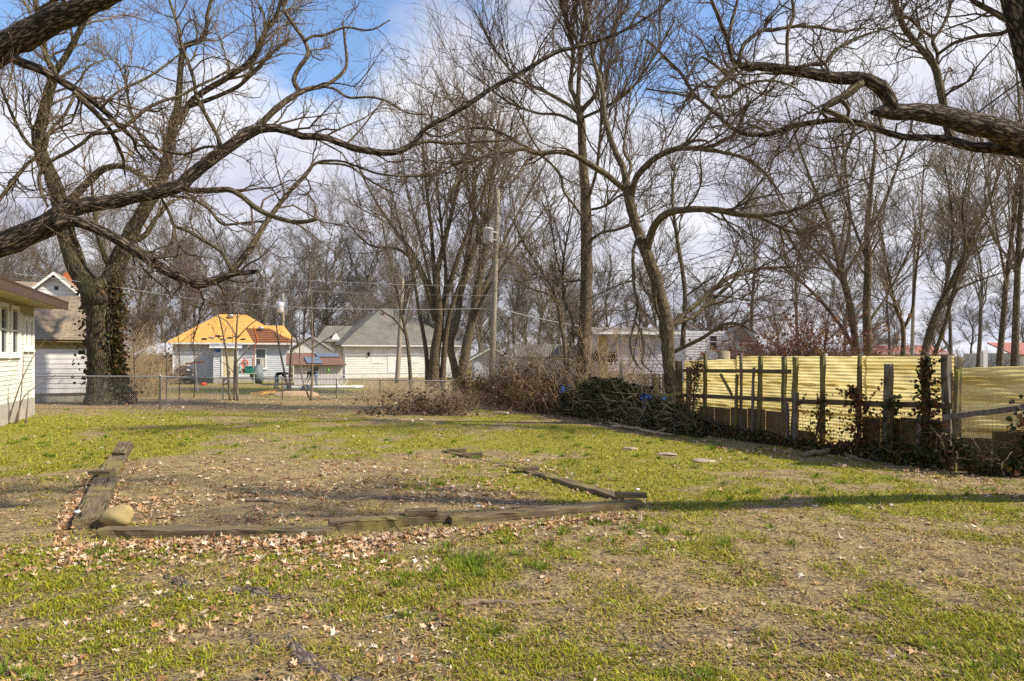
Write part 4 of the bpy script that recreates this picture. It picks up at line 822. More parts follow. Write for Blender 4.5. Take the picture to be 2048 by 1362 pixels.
for sgn in (-1, 1):
    e0 = fr(Wk/2+sgn*(Wk/2+0.25), -0.3, ge-0.12); r0_ = fr(Wk/2, -0.3, ga+0.12); bk_ = fr.b*3.0
    pts = [e0, e0+bk_, r0_+bk_, r0_]; pts = pts if sgn < 0 else pts[::-1]
    plate('roof', pts[::-1], 0.06, 'shingle_tan', h3, u=fr.b)
    slab('bargeboard', e0-Zv*0.16-fr.b*0.03, r0_-e0, Zv*0.15, fr.b*0.04, 'trim_white', h3)
wing = plate('roof', [fr(-2.4, 1.0, 4.6), fr(Wk/2, 1.0, 4.6), fr(Wk/2, 3.2, ga-0.1), fr(-2.4, 3.2, ga-0.1)], 0.06, 'shingle_tan', h3)
slab('wing_wall', fr(-2.2, 1.2, 0), fr.a*2.2, fr.b*3, Zv*4.5, 'siding_white', h3)
cx_ = (138-52)/F*Yk
slab('chimney', P(127, 712, 35.2)*np.array([1, 1, 0])+Zv*4.2, fr.a*0.5, fr.b*0.5, Zv*(CH+(HY-545)/F*35.2-4.2), 'brick_red', h3)
# ---- house with stripped yellow roof
Yh = 44.0; fr, Wh = wall_px(345, 580, Yh, 20)
h4 = thing('house', 'small grey clapboard house with its roof stripped to yellow sheathing', 'house', fr(0, 0, 0))
slab('wall', fr(0, 0.002, 0), fr.a*Wh, fr.b*7.5, Zv*2.62, 'siding_grey', h4)
slab('foundation', fr(0.01, -0.04, 0), fr.a*(Wh-0.02), fr.b*0.04, Zv*0.36, 'concrete', h4)
WW = (5.05, 5.62, 0.98, 2.2); EX = (2.45, 3.95)
siding(fr, h4, 0.1, EX[0], 0.38, 2.5, 0.13, 'siding_grey'); siding(fr, h4, EX[1], Wh-0.1, 0.38, 2.5, 0.13, 'siding_grey', holes=[(WW[0]-.08, WW[1]+.08, WW[2]-.08, WW[3]+.08)])
for x in (0.0, Wh-0.1): slab('corner_board', fr(x, -0.035, 0.38), fr.a*0.1, fr.b*0.035, Zv*2.2, 'trim_white', h4)
slab('frieze_board', fr(0.1, -0.03, 2.5), fr.a*(Wh-0.2), fr.b*0.03, Zv*0.16, 'trim_white', h4)
wn_ = window(fr, h4, *WW, fw=0.09); slab('curtain', fr(5.3, -0.04, 1.0), fr.a*0.28, fr.b*0.019, Zv*0.55, 'curtain', wn_)
# entry bump-out
slab('entry_wall', fr(EX[0], -0.9, 0.36), fr.a*(EX[1]-EX[0]), fr.b*0.89, Zv*1.95, 'siding_grey', h4)
siding(fr, h4, EX[0]+0.02, 2.95, 0.38, 2.3, 0.13, 'siding_grey', y=-0.9); siding(fr, h4, 3.72, EX[1]-0.02, 0.38, 2.3, 0.13, 'siding_grey', y=-0.9)
dr = slab('door', fr(3.06, -0.96, 0.38), fr.a*0.6, fr.b*0.05, Zv*1.85, 'door_cream', h4)
slab('door_frame', fr(2.95, -0.97, 0.38), fr.a*0.1, fr.b*0.06, Zv*1.95, 'trim_white', h4); slab('door_frame', fr(3.67, -0.97, 0.38), fr.a*0.06, fr.b*0.06, Zv*1.95, 'trim_white', h4)
slab('pet_flap', fr(3.30, -0.975, 0.5), fr.a*0.17, fr.b*0.014, Zv*0.30, 'dark_opening', dr)
for x in (2.52, 3.76): slab('blue_patch', fr(x, -0.945, 2.0), fr.a*0.36 if x < 3 else fr.a*0.15, fr.b*0.01, Zv*0.26, 'blue_tarp', h4)
slab('porch_step', fr(2.5, -1.5, 0), fr.a*1.5, fr.b*0.55, Zv*0.2, 'concrete', h4); slab('porch_step', fr(2.5, -0.93, 0), fr.a*1.5, fr.b*0.9, Zv*0.355, 'concrete', h4)
plate('porch_roof', [fr(2.25, -1.25, 2.36), fr(4.2, -1.25, 2.36), fr(4.2, 0.1, 2.72), fr(2.25, 0.1, 2.72)], 0.05, 'old_felt', h4)
slab('porch_fascia', fr(2.25, -1.28, 2.26), fr.a*1.95, fr.b*0.03, Zv*0.1, 'trim_white', h4)
# hipped roof in sheets: left part bare yellow sheathing, right part brown battens
ez, rz_, ry = 2.62, 4.72, 3.9; ex0, ex1, ey0 = -0.35, Wh+0.35, -0.4; rx0, rx1 = 2.55, 4.35
def rf(u, v):                                             # u 0..1 along, v 0..1 up the front plane
    xl = ex0+(rx0-ex0)*v; xr = ex1+(rx1-ex1)*v; return fr(xl+(xr-xl)*u, ey0+(ry-ey0)*v, ez+(rz_-ez)*v)
rows = 4
for i in range(rows):
    v0, v1 = i/rows, (i+1)/rows-0.006
    for j in range(6):
        u0, u1 = j/6+0.002, (j+1)/6-0.002
        m_ = 'osb' if (j < 4 or i >= 2) else 'batten'
        if m_ == 'osb': plate('roof_sheet', [rf(u0, v0), rf(u1, v0), rf(u1, v1), rf(u0, v1)], 0.03, 'osb', h4)
for k in range(8):                                       # battens on the unsheathed right end
    v0 = k/16; v1 = v0+0.036
    plate('roof_batten', [rf(4/6+0.004, v0), rf(1, v0), rf(1, v1), rf(4/6+0.004, v1)], 0.05, 'batten', h4)
plate('roof_deck', [rf(4/6, 0)-Zv*.06, rf(1, 0)-Zv*.06, rf(1, .5)-Zv*.06, rf(4/6, .5)-Zv*.06], 0.03, 'batten', h4)
plate('roof_sheet', [fr(ex1, ey0, ez), fr(ex1, 8, ez), fr(rx1, ry, rz_)], 0.03, 'osb', h4)
plate('roof_sheet', [fr(ex0, 8, ez), fr(ex0, ey0, ez), fr(rx0, ry, rz_)], 0.03, 'osb', h4)
plate('roof_sheet', [fr(ex1, 8, ez), fr(ex0, 8, ez), fr(rx0, ry, rz_), fr(rx1, ry, rz_)], 0.03, 'osb', h4)
# low cross wing on the right with a lit yellow slope
plate('wing_roof', [fr(5.4, 3.4, 3.95), fr(6.9, 3.4, 3.95), fr(7.55, 0.9, 2.9), fr(6.3, 0.9, 3.2)][::-1], 0.04, 'osb', h4)
slab('eave_gutter', fr(ex0, ey0-0.06, ez-0.10), fr.a*(ex1-ex0), fr.b*0.05, Zv*0.09, 'trim_white', h4)
for (u, v) in ((0.45, 0.86), (0.84, 0.42)):
    c_ = rf(u, v); lathe('roof_vent', [(0.16, 0.0), (0.16, 0.12), (0.22, 0.13), (0.19, 0.24), (0.05, 0.28)], c_, 'galvanised', h4, 10)
for k in range(7):
    u, v = 0.26+0.055*k, 0.10+0.05*((k*37) % 3)
    lump('felt_scrap', rf(u, v)+Zv*0.04, (0.22, 0.12, 0.05), 'old_felt' if k % 2 else 'black_plastic', h4, np.random.default_rng(60+k), 6, 0.3)
hp = catmull(np.array([rf(0.80, 0.55)+Zv*.06, rf(0.74, 0.3)+Zv*.06, rf(0.70, 0.02)+Zv*.06, fr(4.95, -0.5, 2.4), fr(4.9, -0.1, 1.8), fr(4.88, -0.08, 0.9)]), 20)
tag(put_tubes('air_hose', hp[None], np.full((1, 20), 0.018), 5, 'orange_plastic'), 'orange hose running down the brown part of the stripped roof', 'hose')
an = np.linspace(0, 2*np.pi*4, 60); cc = fr(4.35, -0.10, 1.25)
coil = cc+np.stack([np.cos(an)]*3, 1)*fr.a*(0.17+0.03*np.sin(an*.37))[:, None]+np.sin(an)[:, None]*Zv*(0.24+0.02*np.cos(an*.6))[:, None]-fr.b*(an/an.max()*0.09)[:, None]
tag(put_tubes('hose_coil', coil[None], np.full((1, 60), 0.022), 5, 'orange_plastic'), 'orange hose coiled on the grey clapboard wall', 'hose')
# ---- low shed with two solar panels
Ys = 41.0; fr = Frame(((588-1024)/F*Ys, Ys), math.radians(18)); Ws = 2.85
h5 = thing('shed', 'low whitewashed shed with rusty roof carrying grey panels', 'shed', fr(0, 0, 0))
slab('wall', fr(0.0, 0.03, 0), fr.a*Ws, fr.b*2.2, Zv*1.3, 'weathered_white', h5)
for k in range(15): slab('wall_board', fr(k*Ws/15+0.006, 0.005, 0.02), fr.a*(Ws/15-0.012), fr.b*0.024, Zv*1.27, 'weathered_white', h5)
plate('roof', [fr(-0.45, -0.3, 1.22), fr(Ws+0.2, -0.3, 1.22), fr(Ws-0.15, 2.0, 1.95), fr(-0.45, 2.0, 1.95)], 0.05, 'rusty_roof', h5)
slab('window', fr(0.98, -0.012, 0.85), fr.a*0.42, fr.b*0.014, Zv*0.24, 'glass', h5)
def on_roof(x, t_): return fr(x, -0.3+2.3*t_, 1.29+0.73*t_)
for x0, x1, t0, t1 in ((0.75, 1.65, 0.05, 0.55), (1.4, 2.75, 0.58, 0.9)):
    tag(plate('solar_panel', [on_roof(x0, t0), on_roof(x1, t0), on_roof(x1-.15, t1), on_roof(x0-.15, t1)], 0.04, 'solar'), 'grey flat panel on the shed roof, '+('lower and nearer' if x0 < 1 else 'higher and longer'), 'solar panel')
# small shed gable behind it
fr = Frame(((586-1024)/F*48, 48), math.radians(8)); h5b = thing('shed', 'small pale gabled shed peeking above the rusty shed roof', 'shed', fr(0, 0, 0))
put('wall', [fr(0, 0, 0), fr(2.4, 0, 0), fr(2.4, 0, 2.2), fr(1.2, 0, 3.0), fr(0, 0, 2.2), fr(0, 2, 0), fr(2.4, 2, 0), fr(2.4, 2, 2.2), fr(1.2, 2, 3.0), fr(0, 2, 2.2)], [np.array([[0, 1, 2, 3, 4], [9, 8, 7, 6, 5]]), np.array([[1, 6, 7, 2], [5, 0, 4, 9]])], 'siding_cream', h5b)
plate('roof', [fr(-.2, -.2, 2.12), fr(1.2, -.2, 3.06), fr(1.2, 2.2, 3.06), fr(-.2, 2.2, 2.12)][::-1], .06, 'shingle_grey', h5b); plate('roof', [fr(2.6, -.2, 2.12), fr(2.6, 2.2, 2.12), fr(1.2, 2.2, 3.06), fr(1.2, -.2, 3.06)][::-1], .06, 'shingle_grey', h5b)
# ---- cream house with steep grey roof
Yq = 54.0; fr = Frame(((690-1024)/F*Yq, Yq), math.radians(18)); Wq = 9.2
h6 = thing('house', 'cream clapboard house with steep mossy grey hipped roof', 'house', fr(0, 0, 0))
slab('wall', fr(0, 0.002, 0), fr.a*Wq, fr.b*8, Zv*2.66, 'siding_cream', h6)
holes = [(2.05, 2.95, 1.15, 2.55)]
siding(fr, h6, 0.1, Wq, 0.35, 2.6, 0.14, 'siding_cream', holes=holes)
slab('corner_board', fr(0, -0.035, 0.3), fr.a*0.1, fr.b*0.035, Zv*2.3, 'trim_white', h6)
slab('boarded_window', fr(2.05, -0.03, 1.15), fr.a*0.9, fr.b*0.03, Zv*1.4, 'trim_white', h6)
slab('side_door', fr(3.35, -0.04, 0.4), fr.a*0.8, fr.b*0.012, Zv*2.0, 'trim_white', h6)
slab('window', fr(5.2, -0.045, 1.2), fr.a*0.75, fr.b*0.017, Zv*1.2, 'trim_white', h6)
slab('meter_box', fr(1.75, -0.12, 1.75), fr.a*0.16, fr.b*0.09, Zv*0.3, 'dark_opening', h6)
slab('side_wall', fr(-1.9, 2.6, 0), fr.a*1.9, fr.b*6, Zv*2.9, 'siding_cream', h6)
siding(fr, h6, -1.9, 0, 0.35, 2.9, 0.14, 'siding_cream', y=2.598)
for x in (-1.5, -0.85, -0.3): slab('window', fr(x, 2.54, 1.2), fr.a*0.22, fr.b*0.016, Zv*1.2, 'trim_white', h6)
apx = fr(3.4, 4.6, 5.9); apx2 = fr(4.7, 4.6, 5.9); E = 2.64
plate('roof', [fr(-0.3, -0.45, E), fr(Wq+.4, -0.45, E), apx2, apx], 0.08, 'shingle_grey', h6)
plate('roof', [fr(-2.2, 9, E), fr(-0.3, -0.45, E), apx], 0.08, 'shingle_grey', h6, u=(0, -1, 0)); plate('roof', [fr(Wq+.4, -0.45, E), fr(Wq+.4, 9, E), apx2], 0.08, 'shingle_grey', h6, u=(0, 1, 0))
plate('roof', [fr(Wq+.4, 9, E), fr(-2.2, 9, E), apx, apx2], 0.08, 'shingle_grey', h6)
plate('wing_roof', [fr(-2.2, 2.2, 2.92), fr(1.0, 2.2, 2.92), fr(1.2, 5.2, 4.35), fr(-1.2, 5.2, 4.35)], 0.08, 'shingle_grey', h6)
put('dormer', [fr(-0.95, 2.6, 3.05), fr(-0.15, 2.6, 3.05), fr(-0.55, 2.6, 3.75), fr(-0.95, 4, 3.05), fr(-0.15, 4, 3.05), fr(-0.55, 4, 3.75)], [np.array([[0, 1, 2], [5, 4, 3]]), np.array([[1, 4, 5, 2], [3, 0, 2, 5]])], 'trim_white', h6)
slab('eave_gutter', fr(-0.3, -0.5, E-0.12), fr.a*(Wq+.7), fr.b*0.045, Zv*0.1, 'trim_white', h6)
lathe('vent_pipe', [(0.09, 0.0), (0.09, 0.75)], fr(3.5, 3.6, 4.85), 'rusty_steel', h6, 8)
# ---- lavender house behind the tall tree
Yv = 38.0; fr = Frame(((1196-1024)/F*Yv, Yv), math.radians(6)); Wv = (1352-1196)/F*Yv
h7 = thing('house', 'pale lavender house with grey roof behind the tall straight trunk', 'house', fr(0, 0, 0)); ev = CH+(HY-668)/F*Yv
slab('wall', fr(0.0, 0.003, 0), fr.a*Wv, fr.b*6, Zv*ev, 'siding_lavender', h7)
siding(fr, h7, 0.55, Wv, 0.3, ev-0.06, 0.2, 'siding_lavender'); slab('door_bay', fr(0.02, -0.05, 0.2), fr.a*0.5, fr.b*0.05, Zv*(ev-0.3), 'fascia_tan', h7)
slab('eave_gutter', fr(-0.4, -0.45, ev-0.02), fr.a*(Wv+.7), fr.b*0.06, Zv*0.14, 'trim_white', h7)
plate('roof', [fr(-0.4, -0.4, ev+0.1), fr(Wv+.4, -0.4, ev+0.1), fr(Wv+.4, 3, ev+.5), fr(-0.4, 3, ev+.5)], 0.07, 'shingle_grey', h7)
plate('roof', [fr(Wv+.4, 3, ev+.5), fr(Wv+.4, 6.4, ev+.1), fr(-0.4, 6.4, ev+.1), fr(-0.4, 3, ev+.5)], 0.07, 'shingle_grey', h7)
# annex left of it, mostly hidden by saplings
fr = Frame(((1040-1024)/F*42, 42), math.radians(4)); h7b = thing('house', 'dull pale house hidden by saplings left of the tall straight trunk', 'house', fr(0, 0, 0))
slab('wall', fr(0, 0.003, 0), fr.a*5.2, fr.b*5, Zv*1.7, 'siding_cream', h7b); siding(fr, h7b, 0, 5.2, 0.3, 1.7, 0.2, 'siding_cream')
plate('roof', [fr(-.3, -.4, 1.7), fr(5.5, -.4, 1.7), fr(5.5, 2.5, 2.5), fr(-.3, 2.5, 2.5)], .07, 'shingle_grey', h7b)
# ---- white house with dark green-grey roof
Yw = 46.0; fr = Frame(((1372-1024)/F*Yw, Yw), math.radians(-4)); Ww = (1452-1372)/F*Yw
h8 = thing('house', 'white house with shuttered window and dark green-grey roof behind the yellow fence', 'house', fr(0, 0, 0)); ew = CH+(HY-662)/F*Yw
slab('wall', fr(0, 0.003, 0), fr.a*(Ww+1.9), fr.b*6, Zv*ew, 'siding_white', h8); siding(fr, h8, 0, Ww, 0.5, ew, 0.17, 'siding_white')
slab('corner_board', fr(Ww-0.05, -0.05, 0.3), fr.a*0.13, fr.b*0.05, Zv*(ew-.3), 'trim_white', h8)
slab('shutter', fr(Ww-1.1, -0.06, 2.2), fr.a*0.42, fr.b*0.03, Zv*0.9, 'dark_opening', h8)
gx0 = Ww+0.1; pk = CH+(HY-652)/F*47
put('wing_wall', [fr(gx0, -1.2, 0), fr(gx0+2.2, -1.2, 0), fr(gx0+2.2, -1.2, 1.9), fr(gx0+0.9, -1.2, pk-.1), fr(gx0, -1.2, ew), fr(gx0, 5, 0), fr(gx0+2.2, 5, 0), fr(gx0+2.2, 5, 1.9), fr(gx0+.9, 5, pk-.1), fr(gx0, 5, ew)], [np.array([[0, 1, 2, 3, 4], [9, 8, 7, 6, 5]]), np.array([[1, 6, 7, 2], [5, 0, 4, 9]])], 'siding_grey', h8)
plate('roof', [fr(gx0+.5, -1.5, pk), fr(gx0+.9, 5, pk+.1), fr(gx0+2.6, 5, 1.5), fr(gx0+2.2, -1.5, 1.5)][::-1], .07, 'shingle_green', h8); plate('roof', [fr(gx0-.2, -1.5, ew-.1), fr(gx0-.2, 5, ew-.1), fr(gx0+.9, 5, pk+.1), fr(gx0+.5, -1.5, pk)][::-1], .07, 'shingle_green', h8)
plate('front_slope', [fr(gx0-.1, -1.52, 1.6), fr(gx0+2.1, -1.52, 1.6), fr(gx0+1.6, -1.3, 2.6), fr(gx0+1.0, -1.3, pk), fr(gx0+.1, -1.3, pk)], .05, 'shingle_green', h8)
# ---- far red roofed building and pale block
fr = Frame(((1752-1024)/F*85, 85), 0.05); h9 = thing('building', 'long low building with red roof seen over the yellow fence', 'building', fr(0, 0, 0))
slab('wall', fr(0, 0, 0), fr.a*9.5, fr.b*7, Zv*2.2, 'siding_cream', h9); plate('roof', [fr(-.4, -.4, 1.95), fr(9.9, -.4, 1.95), fr(9.5, 3.5, 3.15), fr(1.6, 3.5, 3.15)], .1, 'red_roof', h9)
fr = Frame(((2040-1024)/F*60, 60), 0.05); h9b = thing('building', 'red roofed building at the right edge behind the bare trunks', 'building', fr(0, 0, 0))
slab('wall', fr(0, 0, 0), fr.a*9.5, fr.b*7, Zv*2.0, 'siding_cream', h9b); plate('roof', [fr(-.9, -.4, 1.9), fr(9.9, -.4, 1.9), fr(9.5, 3.5, 3.0), fr(-.3, 3.5, 3.0)], .1, 'red_roof', h9b)
fr = Frame(((1752-1024)/F*120, 120), 0.0); h10 = thing('building', 'pale two storey block with window bands beyond the red roof', 'building', fr(0, 0, 0))
slab('wall', fr(0, 0, 0), fr.a*4.2, fr.b*7, Zv*5.4, 'siding_grey', h10)
for i in range(3): slab('window', fr(0.3+i*1.3, -0.05, 3.9), fr.a*1.0, fr.b*.05, Zv*0.9, 'glass', h10)
# small white gable right of the leaning trunks
fr = Frame(((948-1024)/F*50, 50), 0.1); h11 = thing('house', 'small white gabled house behind the utility pole', 'house', fr(0, 0, 0))
put('wall', [fr(0, 0, 0), fr(2.6, 0, 0), fr(2.6, 0, 1.6), fr(1.3, 0, 2.3), fr(0, 0, 1.6), fr(0, 4, 0), fr(2.6, 4, 0), fr(2.6, 4, 1.6), fr(1.3, 4, 2.3), fr(0, 4, 1.6)], [np.array([[0, 1, 2, 3, 4], [9, 8, 7, 6, 5]]), np.array([[1, 6, 7, 2], [5, 0, 4, 9]])], 'siding_grey', h11)
plate('roof', [fr(-.3, -.3, 1.5), fr(1.3, -.3, 2.4), fr(1.3, 4.2, 2.4), fr(-.3, 4.2, 1.5)][::-1], .07, 'shingle_grey', h11); plate('roof', [fr(2.9, -.3, 1.5), fr(2.9, 4.2, 1.5), fr(1.3, 4.2, 2.4), fr(1.3, -.3, 2.4)][::-1], .07, 'shingle_grey', h11)
for s_, e_ in ((fr(-.3, -.33, 1.42), fr(1.3, -.33, 2.32)), (fr(2.9, -.33, 1.42), fr(1.3, -.33, 2.32))): slab('bargeboard', s_, e_-s_, Zv*.1, fr.b*.03, 'trim_white', h11)
# blue-grey outbuilding left of the stripped house
fr = Frame(((272-1024)/F*52, 52), 0.15); h12 = thing('house', 'blue-grey outbuilding half hidden by tan shrubs left of the stripped roof', 'house', fr(0, 0, 0))
slab('wall', fr(0, 0, 0), fr.a*2.9, fr.b*4, Zv*1.9, 'siding_grey', h12); plate('roof', [fr(-.3, -.3, 1.85), fr(3.2, -.3, 1.85), fr(2.9, 2, 2.75), fr(.8, 2, 2.75)], .07, 'siding_grey', h12)

# ================================================================ POLES AND WIRES
def pole(label, pts, Y, mat='pole_wood'):
    b0 = P(*pts[0][:2], Y); b0[2] = 0; o = thing('utility_pole', label, 'utility pole', b0)
    arr = np.array([np.concatenate([P(px, py, Y), [w_*.42*Y/F]]) for px, py, w_ in pts]); arr[0, 2] = -0.1
    c_ = catmull(arr, 14); put_tubes('shaft', c_[None, :, :3], c_[None, :, 3], 10, mat, o, np.random.default_rng(2), 0.01, True); return o
YP = 26.6
up = pole('leaning grey utility pole carrying a transformer can', [(981, 805, 16), (984, 740, 15), (988, 620, 14), (991, 510, 13), (995, 400, 12), (996, 378, 11)], YP)
tcn = P(976, 486, YP-0.32)
tf = lathe('transformer', [(0.16, 0.0), (0.185, 0.03), (0.185, 0.50), (0.20, 0.51), (0.20, 0.545), (0.12, 0.59), (0.04, 0.60)], tcn, 'transformer', up, 18)
for dx in (-0.08, 0.08): lathe('bushing', [(0.035, 0), (0.025, 0.05), (0.035, 0.08), (0.02, 0.16)], tcn+np.array([dx, 0, 0.56]), 'pole_wood', tf, 8)
for z in (0.12, 0.42): slab('bracket', tcn+np.array([0.1, 0.0, z]), np.array([0.27, 0.3, 0]), np.array([0.03, -0.03, 0]), Zv*0.05, 'galvanised', up)
up2 = pole('thinner brown utility pole in front of the cream house', [(794, 770, 12), (798, 700, 11), (802, 620, 9), (805, 556, 8)], 44)
slab('crossarm', P(788, 551, 43.8), np.array([1.9, 0.3, 0.25]), np.array([0, 0.09, 0]), Zv*0.1, 'pole_wood', up2)
up3 = pole('slim pale utility pole beside the stripped roof', [(568, 765, 7), (567, 700, 6), (566, 587, 5)], 52)
lathe('transformer', [(0.2, 0), (0.24, 0.05), (0.24, 0.7), (0.1, 0.8)], P(561, 625, 51.7), 'transformer', up3, 12)
pole('thin grey pole behind the Y shaped tree', [(1822, 790, 10), (1826, 640, 8), (1830, 470, 7), (1831, 440, 6)], 40)
def wire(label, pts, r, mat='wire_light', sag=0.0):
    c_ = catmull(np.array([P(*q) for q in pts]), 40); c_[:, 2] -= sag*np.sin(np.linspace(0, np.pi, 40))
    tag(put_tubes('overhead_wire', c_[None], np.full((1, 40), r), 5, mat), label, 'wire')
wire('pale wire sagging from the ivy hung trunk to the leaning pole, lowest', [(30, 547, 24), (164, 564, 24.5), (393, 598, 25.5), (582, 614, 26), (700, 618, 26.3), (850, 619, 26.5), (987, 617, YP)], 0.012)
wire('pale wire above the stripped roof, highest of the three', [(171, 523, 30), (393, 548, 30), (600, 560, 29), (800, 569, 28), (988, 572, YP)], 0.009)
wire('thin grey wire crossing to the pole between two others', [(230, 540, 40), (500, 575, 40), (750, 587, 38), (988, 592, YP)], 0.010)
wire('black service cable slanting down from the upper right corner', [(2120, 115, 8), (2048, 157, 8.6), (1895, 267, 10), (1758, 345, 12), (1622, 407, 14.5), (1540, 450, 16.5), (1330, 530, 21), (990, 560, YP)], 0.011, 'wire_dark')
wire('second black cable beside the slanting service cable', [(2120, 135, 8), (2048, 170, 8.6), (1895, 272, 10), (1758, 352, 12), (1622, 414, 14.5), (1540, 458, 16.5), (1330, 540, 21), (990, 566, YP)], 0.006, 'wire_dark')
wire('thin black line slanting low across the right trees', [(2100, 300, 12), (2048, 330, 13), (1850, 430, 16), (1600, 520, 21), (1320, 585, 25), (989, 600, YP)], 0.008, 'wire_dark')
wire('pale wire passing right of the pole towards the lavender house', [(989, 612, YP), (1060, 633, 29), (1180, 655, 34), (1330, 672, 38)], 0.014)
wire('pale wire along the white house behind the yellow fence', [(1330, 672, 40), (1420, 683, 42), (1520, 686, 44), (1720, 676, 46)], 0.016)

# ================================================================ YELLOW FENCE
fo = fence_at(1590); yf = thing('yellow_fence', 'translucent yellow corrugated fence on mossy posts with ivy', 'fence', (fo[0], fo[1], 0))
def sheet(p0, p1, z0a, z1a, z0b, z1b, parent, back=0.0, nxs=14, pitch=0.062, seed=1, amp=0.009):
    """corrugated sheet between plan points p0,p1; bottom/top heights at each end"""
    rg = np.random.default_rng(seed); n_h = max(2, int(round((z1a-z0a)/pitch))); nz = n_h*6+1
    d = p1-p0; L = np.linalg.norm(d); d = d/L; nn = np.array([-d[1], d[0]]); nn = nn if nn@FN > 0 else -nn
    s_ = np.linspace(0, 1, nxs); v = np.linspace(0, 1, nz); S, Vv = np.meshgrid(s_, v, indexing='ij')
    z = (z0a+(z0b-z0a)*S)*(1-Vv)+(z1a+(z1b-z1a)*S)*Vv
    wob = 0.018*np.sin(S*5+seed)+0.010*np.sin(S*17+Vv*9+seed*5)+0.008*np.sin(Vv*5+S*3+seed*2); off = amp*np.sin(Vv*n_h*2*np.pi)+wob-back
    x = p0[0]+d[0]*L*S+nn[0]*off; y = p0[1]+d[1]*L*S+nn[1]*off
    z = z+rg.normal(0, 0.004, nxs)[:, None]*(Vv > .99)
    i = np.arange(nxs*nz).reshape(nxs, nz); q = np.stack([i[:-1, :-1], i[1:, :-1], i[1:, 1:], i[:-1, 1:]], -1).reshape(-1, 4)
    sh = np.stack([S*L+seed*3.1, z, 0*z], -1).reshape(-1, 3)
    return put('corrugated_sheet', np.stack([x, y, z], -1).reshape(-1, 3), [q], 'fibreglass', parent, True, {'sheet': ('POINT', 'FLOAT_VECTOR', sh)})
e0, e1, e2 = fence_at(1368, .05), fence_at(1590, .05), fence_at(1905, .05)
rows_ = [(0.02, 0.72), (0.66, 1.24), (1.19, 1.745)]
m1 = e0+(e1-e0)*0.52; m2 = e1+(e2-e1)*0.50
for k, (a, b_) in enumerate(((e0, m1+(m1-e0)*.02), (m1, e1), (e1, m2+(m2-e1)*.02), (m2, e2))):
    for j, (z0, z1) in enumerate(rows_):
        tl = (1.66-1.745) if (k == 0 and j == 2) else 0.0; tr_ = (1.70-1.745) if (k == 0 and j == 2) else 0.0
        if k == 0: z0, z1 = z0-.02, z1-.02
        sheet(a, b_, z0, z1+tl, z0, z1+tr_, yf, back=0.012*(2-j)+0.006*k, seed=k*3+j+1)
q0 = np.array([6.80, 10.62]); q1 = np.array([8.6, 10.0])
y2 = thing('yellow_fence', 'lower corrugated yellow fence section beyond the tall corner post at right', 'fence', (q0[0], q0[1], 0))
for j, (z0, z1) in enumerate(((0.02, 0.62), (0.58, 1.12), (1.06, 1.555))): sheet(q0, q1, z0, z1, z0, z1+.09, y2, back=0.012*(2-j), seed=20+j, nxs=20)
def fpost(px, top, wpx, mat='post_mossy', parent=yf, off=-0.07, base=None, lean=0.0, depth=None, ztop=None):
    c_ = fence_at(px, off); Yd = c_[1]; wd = wpx*Yd/F
    zt = CH-(top-HY)/F*Yd; lj = np.random.default_rng(int(px)+1).normal(0, .035, 2); p1 = np.array([c_[0]+lean+FB[0]*lj[0], c_[1]+FB[1]*lj[0], zt]); p0 = np.array([c_[0], c_[1], -0.06 if base is None else base])
    return beam('post', p0, p1, wd, wd*1.0, mat, parent, 8, 0.006, 0.08, side=(FB[0], FB[1], 0), rng=np.random.default_rng(int(px)))
for px, top, wpx, mt in ((1410, 708, 5.5, 'post_mossy'), (1482, 707, 4.5, 'post_grey'), (1517, 712, 7, 'post_mossy'), (1566, 713, 7.5, 'post_mossy'), (1586, 714, 8, 'post_mossy'), (1645, 711, 8, 'post_mossy'), (1718, 712, 7, 'post_mossy'), (1773, 728, 13, 'post_grey'), (1852, 716, 12, 'post_grey'), (1897, 711, 14, 'post_grey')):
    fpost(px, top, wpx, mt)
for px, top, wpx, mt in ((1470, 749, 4.5, 'post_mossy'), (1504, 735, 4, 'post_grey'), (1590, 785, 9, 'post_grey'), (1788, 815, 8, 'post_mossy'), (1576, 806, 6, 'post_grey'), (1841, 830, 8, 'post_grey'), (1908, 740, 7, 'post_mossy')):
    fpost(px, top, wpx, mt, off=-0.16)
fpost(1360, 722, 10, 'rail_wood'); fpost(1376, 735, 8, 'rail_wood', off=-0.02)
def rail(pa, pb, wd, off, parent=yf, mat='rail_wood'):
    a, b_ = fence_at(pa[0], off), fence_at(pb[0], off)
    A_ = np.array([a[0], a[1], CH-(pa[1]-HY)/F*a[1]]); B_ = np.array([b_[0], b_[1], CH-(pb[1]-HY)/F*b_[1]])
    return beam('rail', A_, B_, 0.04, wd, mat, parent, 8, 0.003, 0.06, side=(FN[0], FN[1], 0), rng=np.random.default_rng(int(pa[0]*3)))
rail((1360, 741), (1582, 743), 0.075, -0.13); rail((1352, 790), (1585, 800), 0.085, -0.13); rail((1594, 803), (1906, 812), 0.09, -0.13)
a, b_ = fence_at(1441, -0.12), fence_at(1464, -0.12)
beam('brace', (a[0], a[1], CH-(748-HY)/F*a[1]), (b_[0], b_[1], CH-(790-HY)/F*b_[1]), 0.045, 0.05, 'post_mossy', yf, 4, .003, side=(FN[0], FN[1], 0))
beam('rail', (6.55, 10.35, CH-(834-HY)/F*10.4), (7.95, 9.92, CH-(805-HY)/F*10), 0.05, 0.085, 'post_grey', y2, 8, .004, .06, side=(-.3, -.95, 0))
beam('post', (6.86, 10.50, -.05), (6.86, 10.50, CH-(735-HY)/F*10.5), 0.06, 0.09, 'post_mossy', y2, 8, .003, .06)
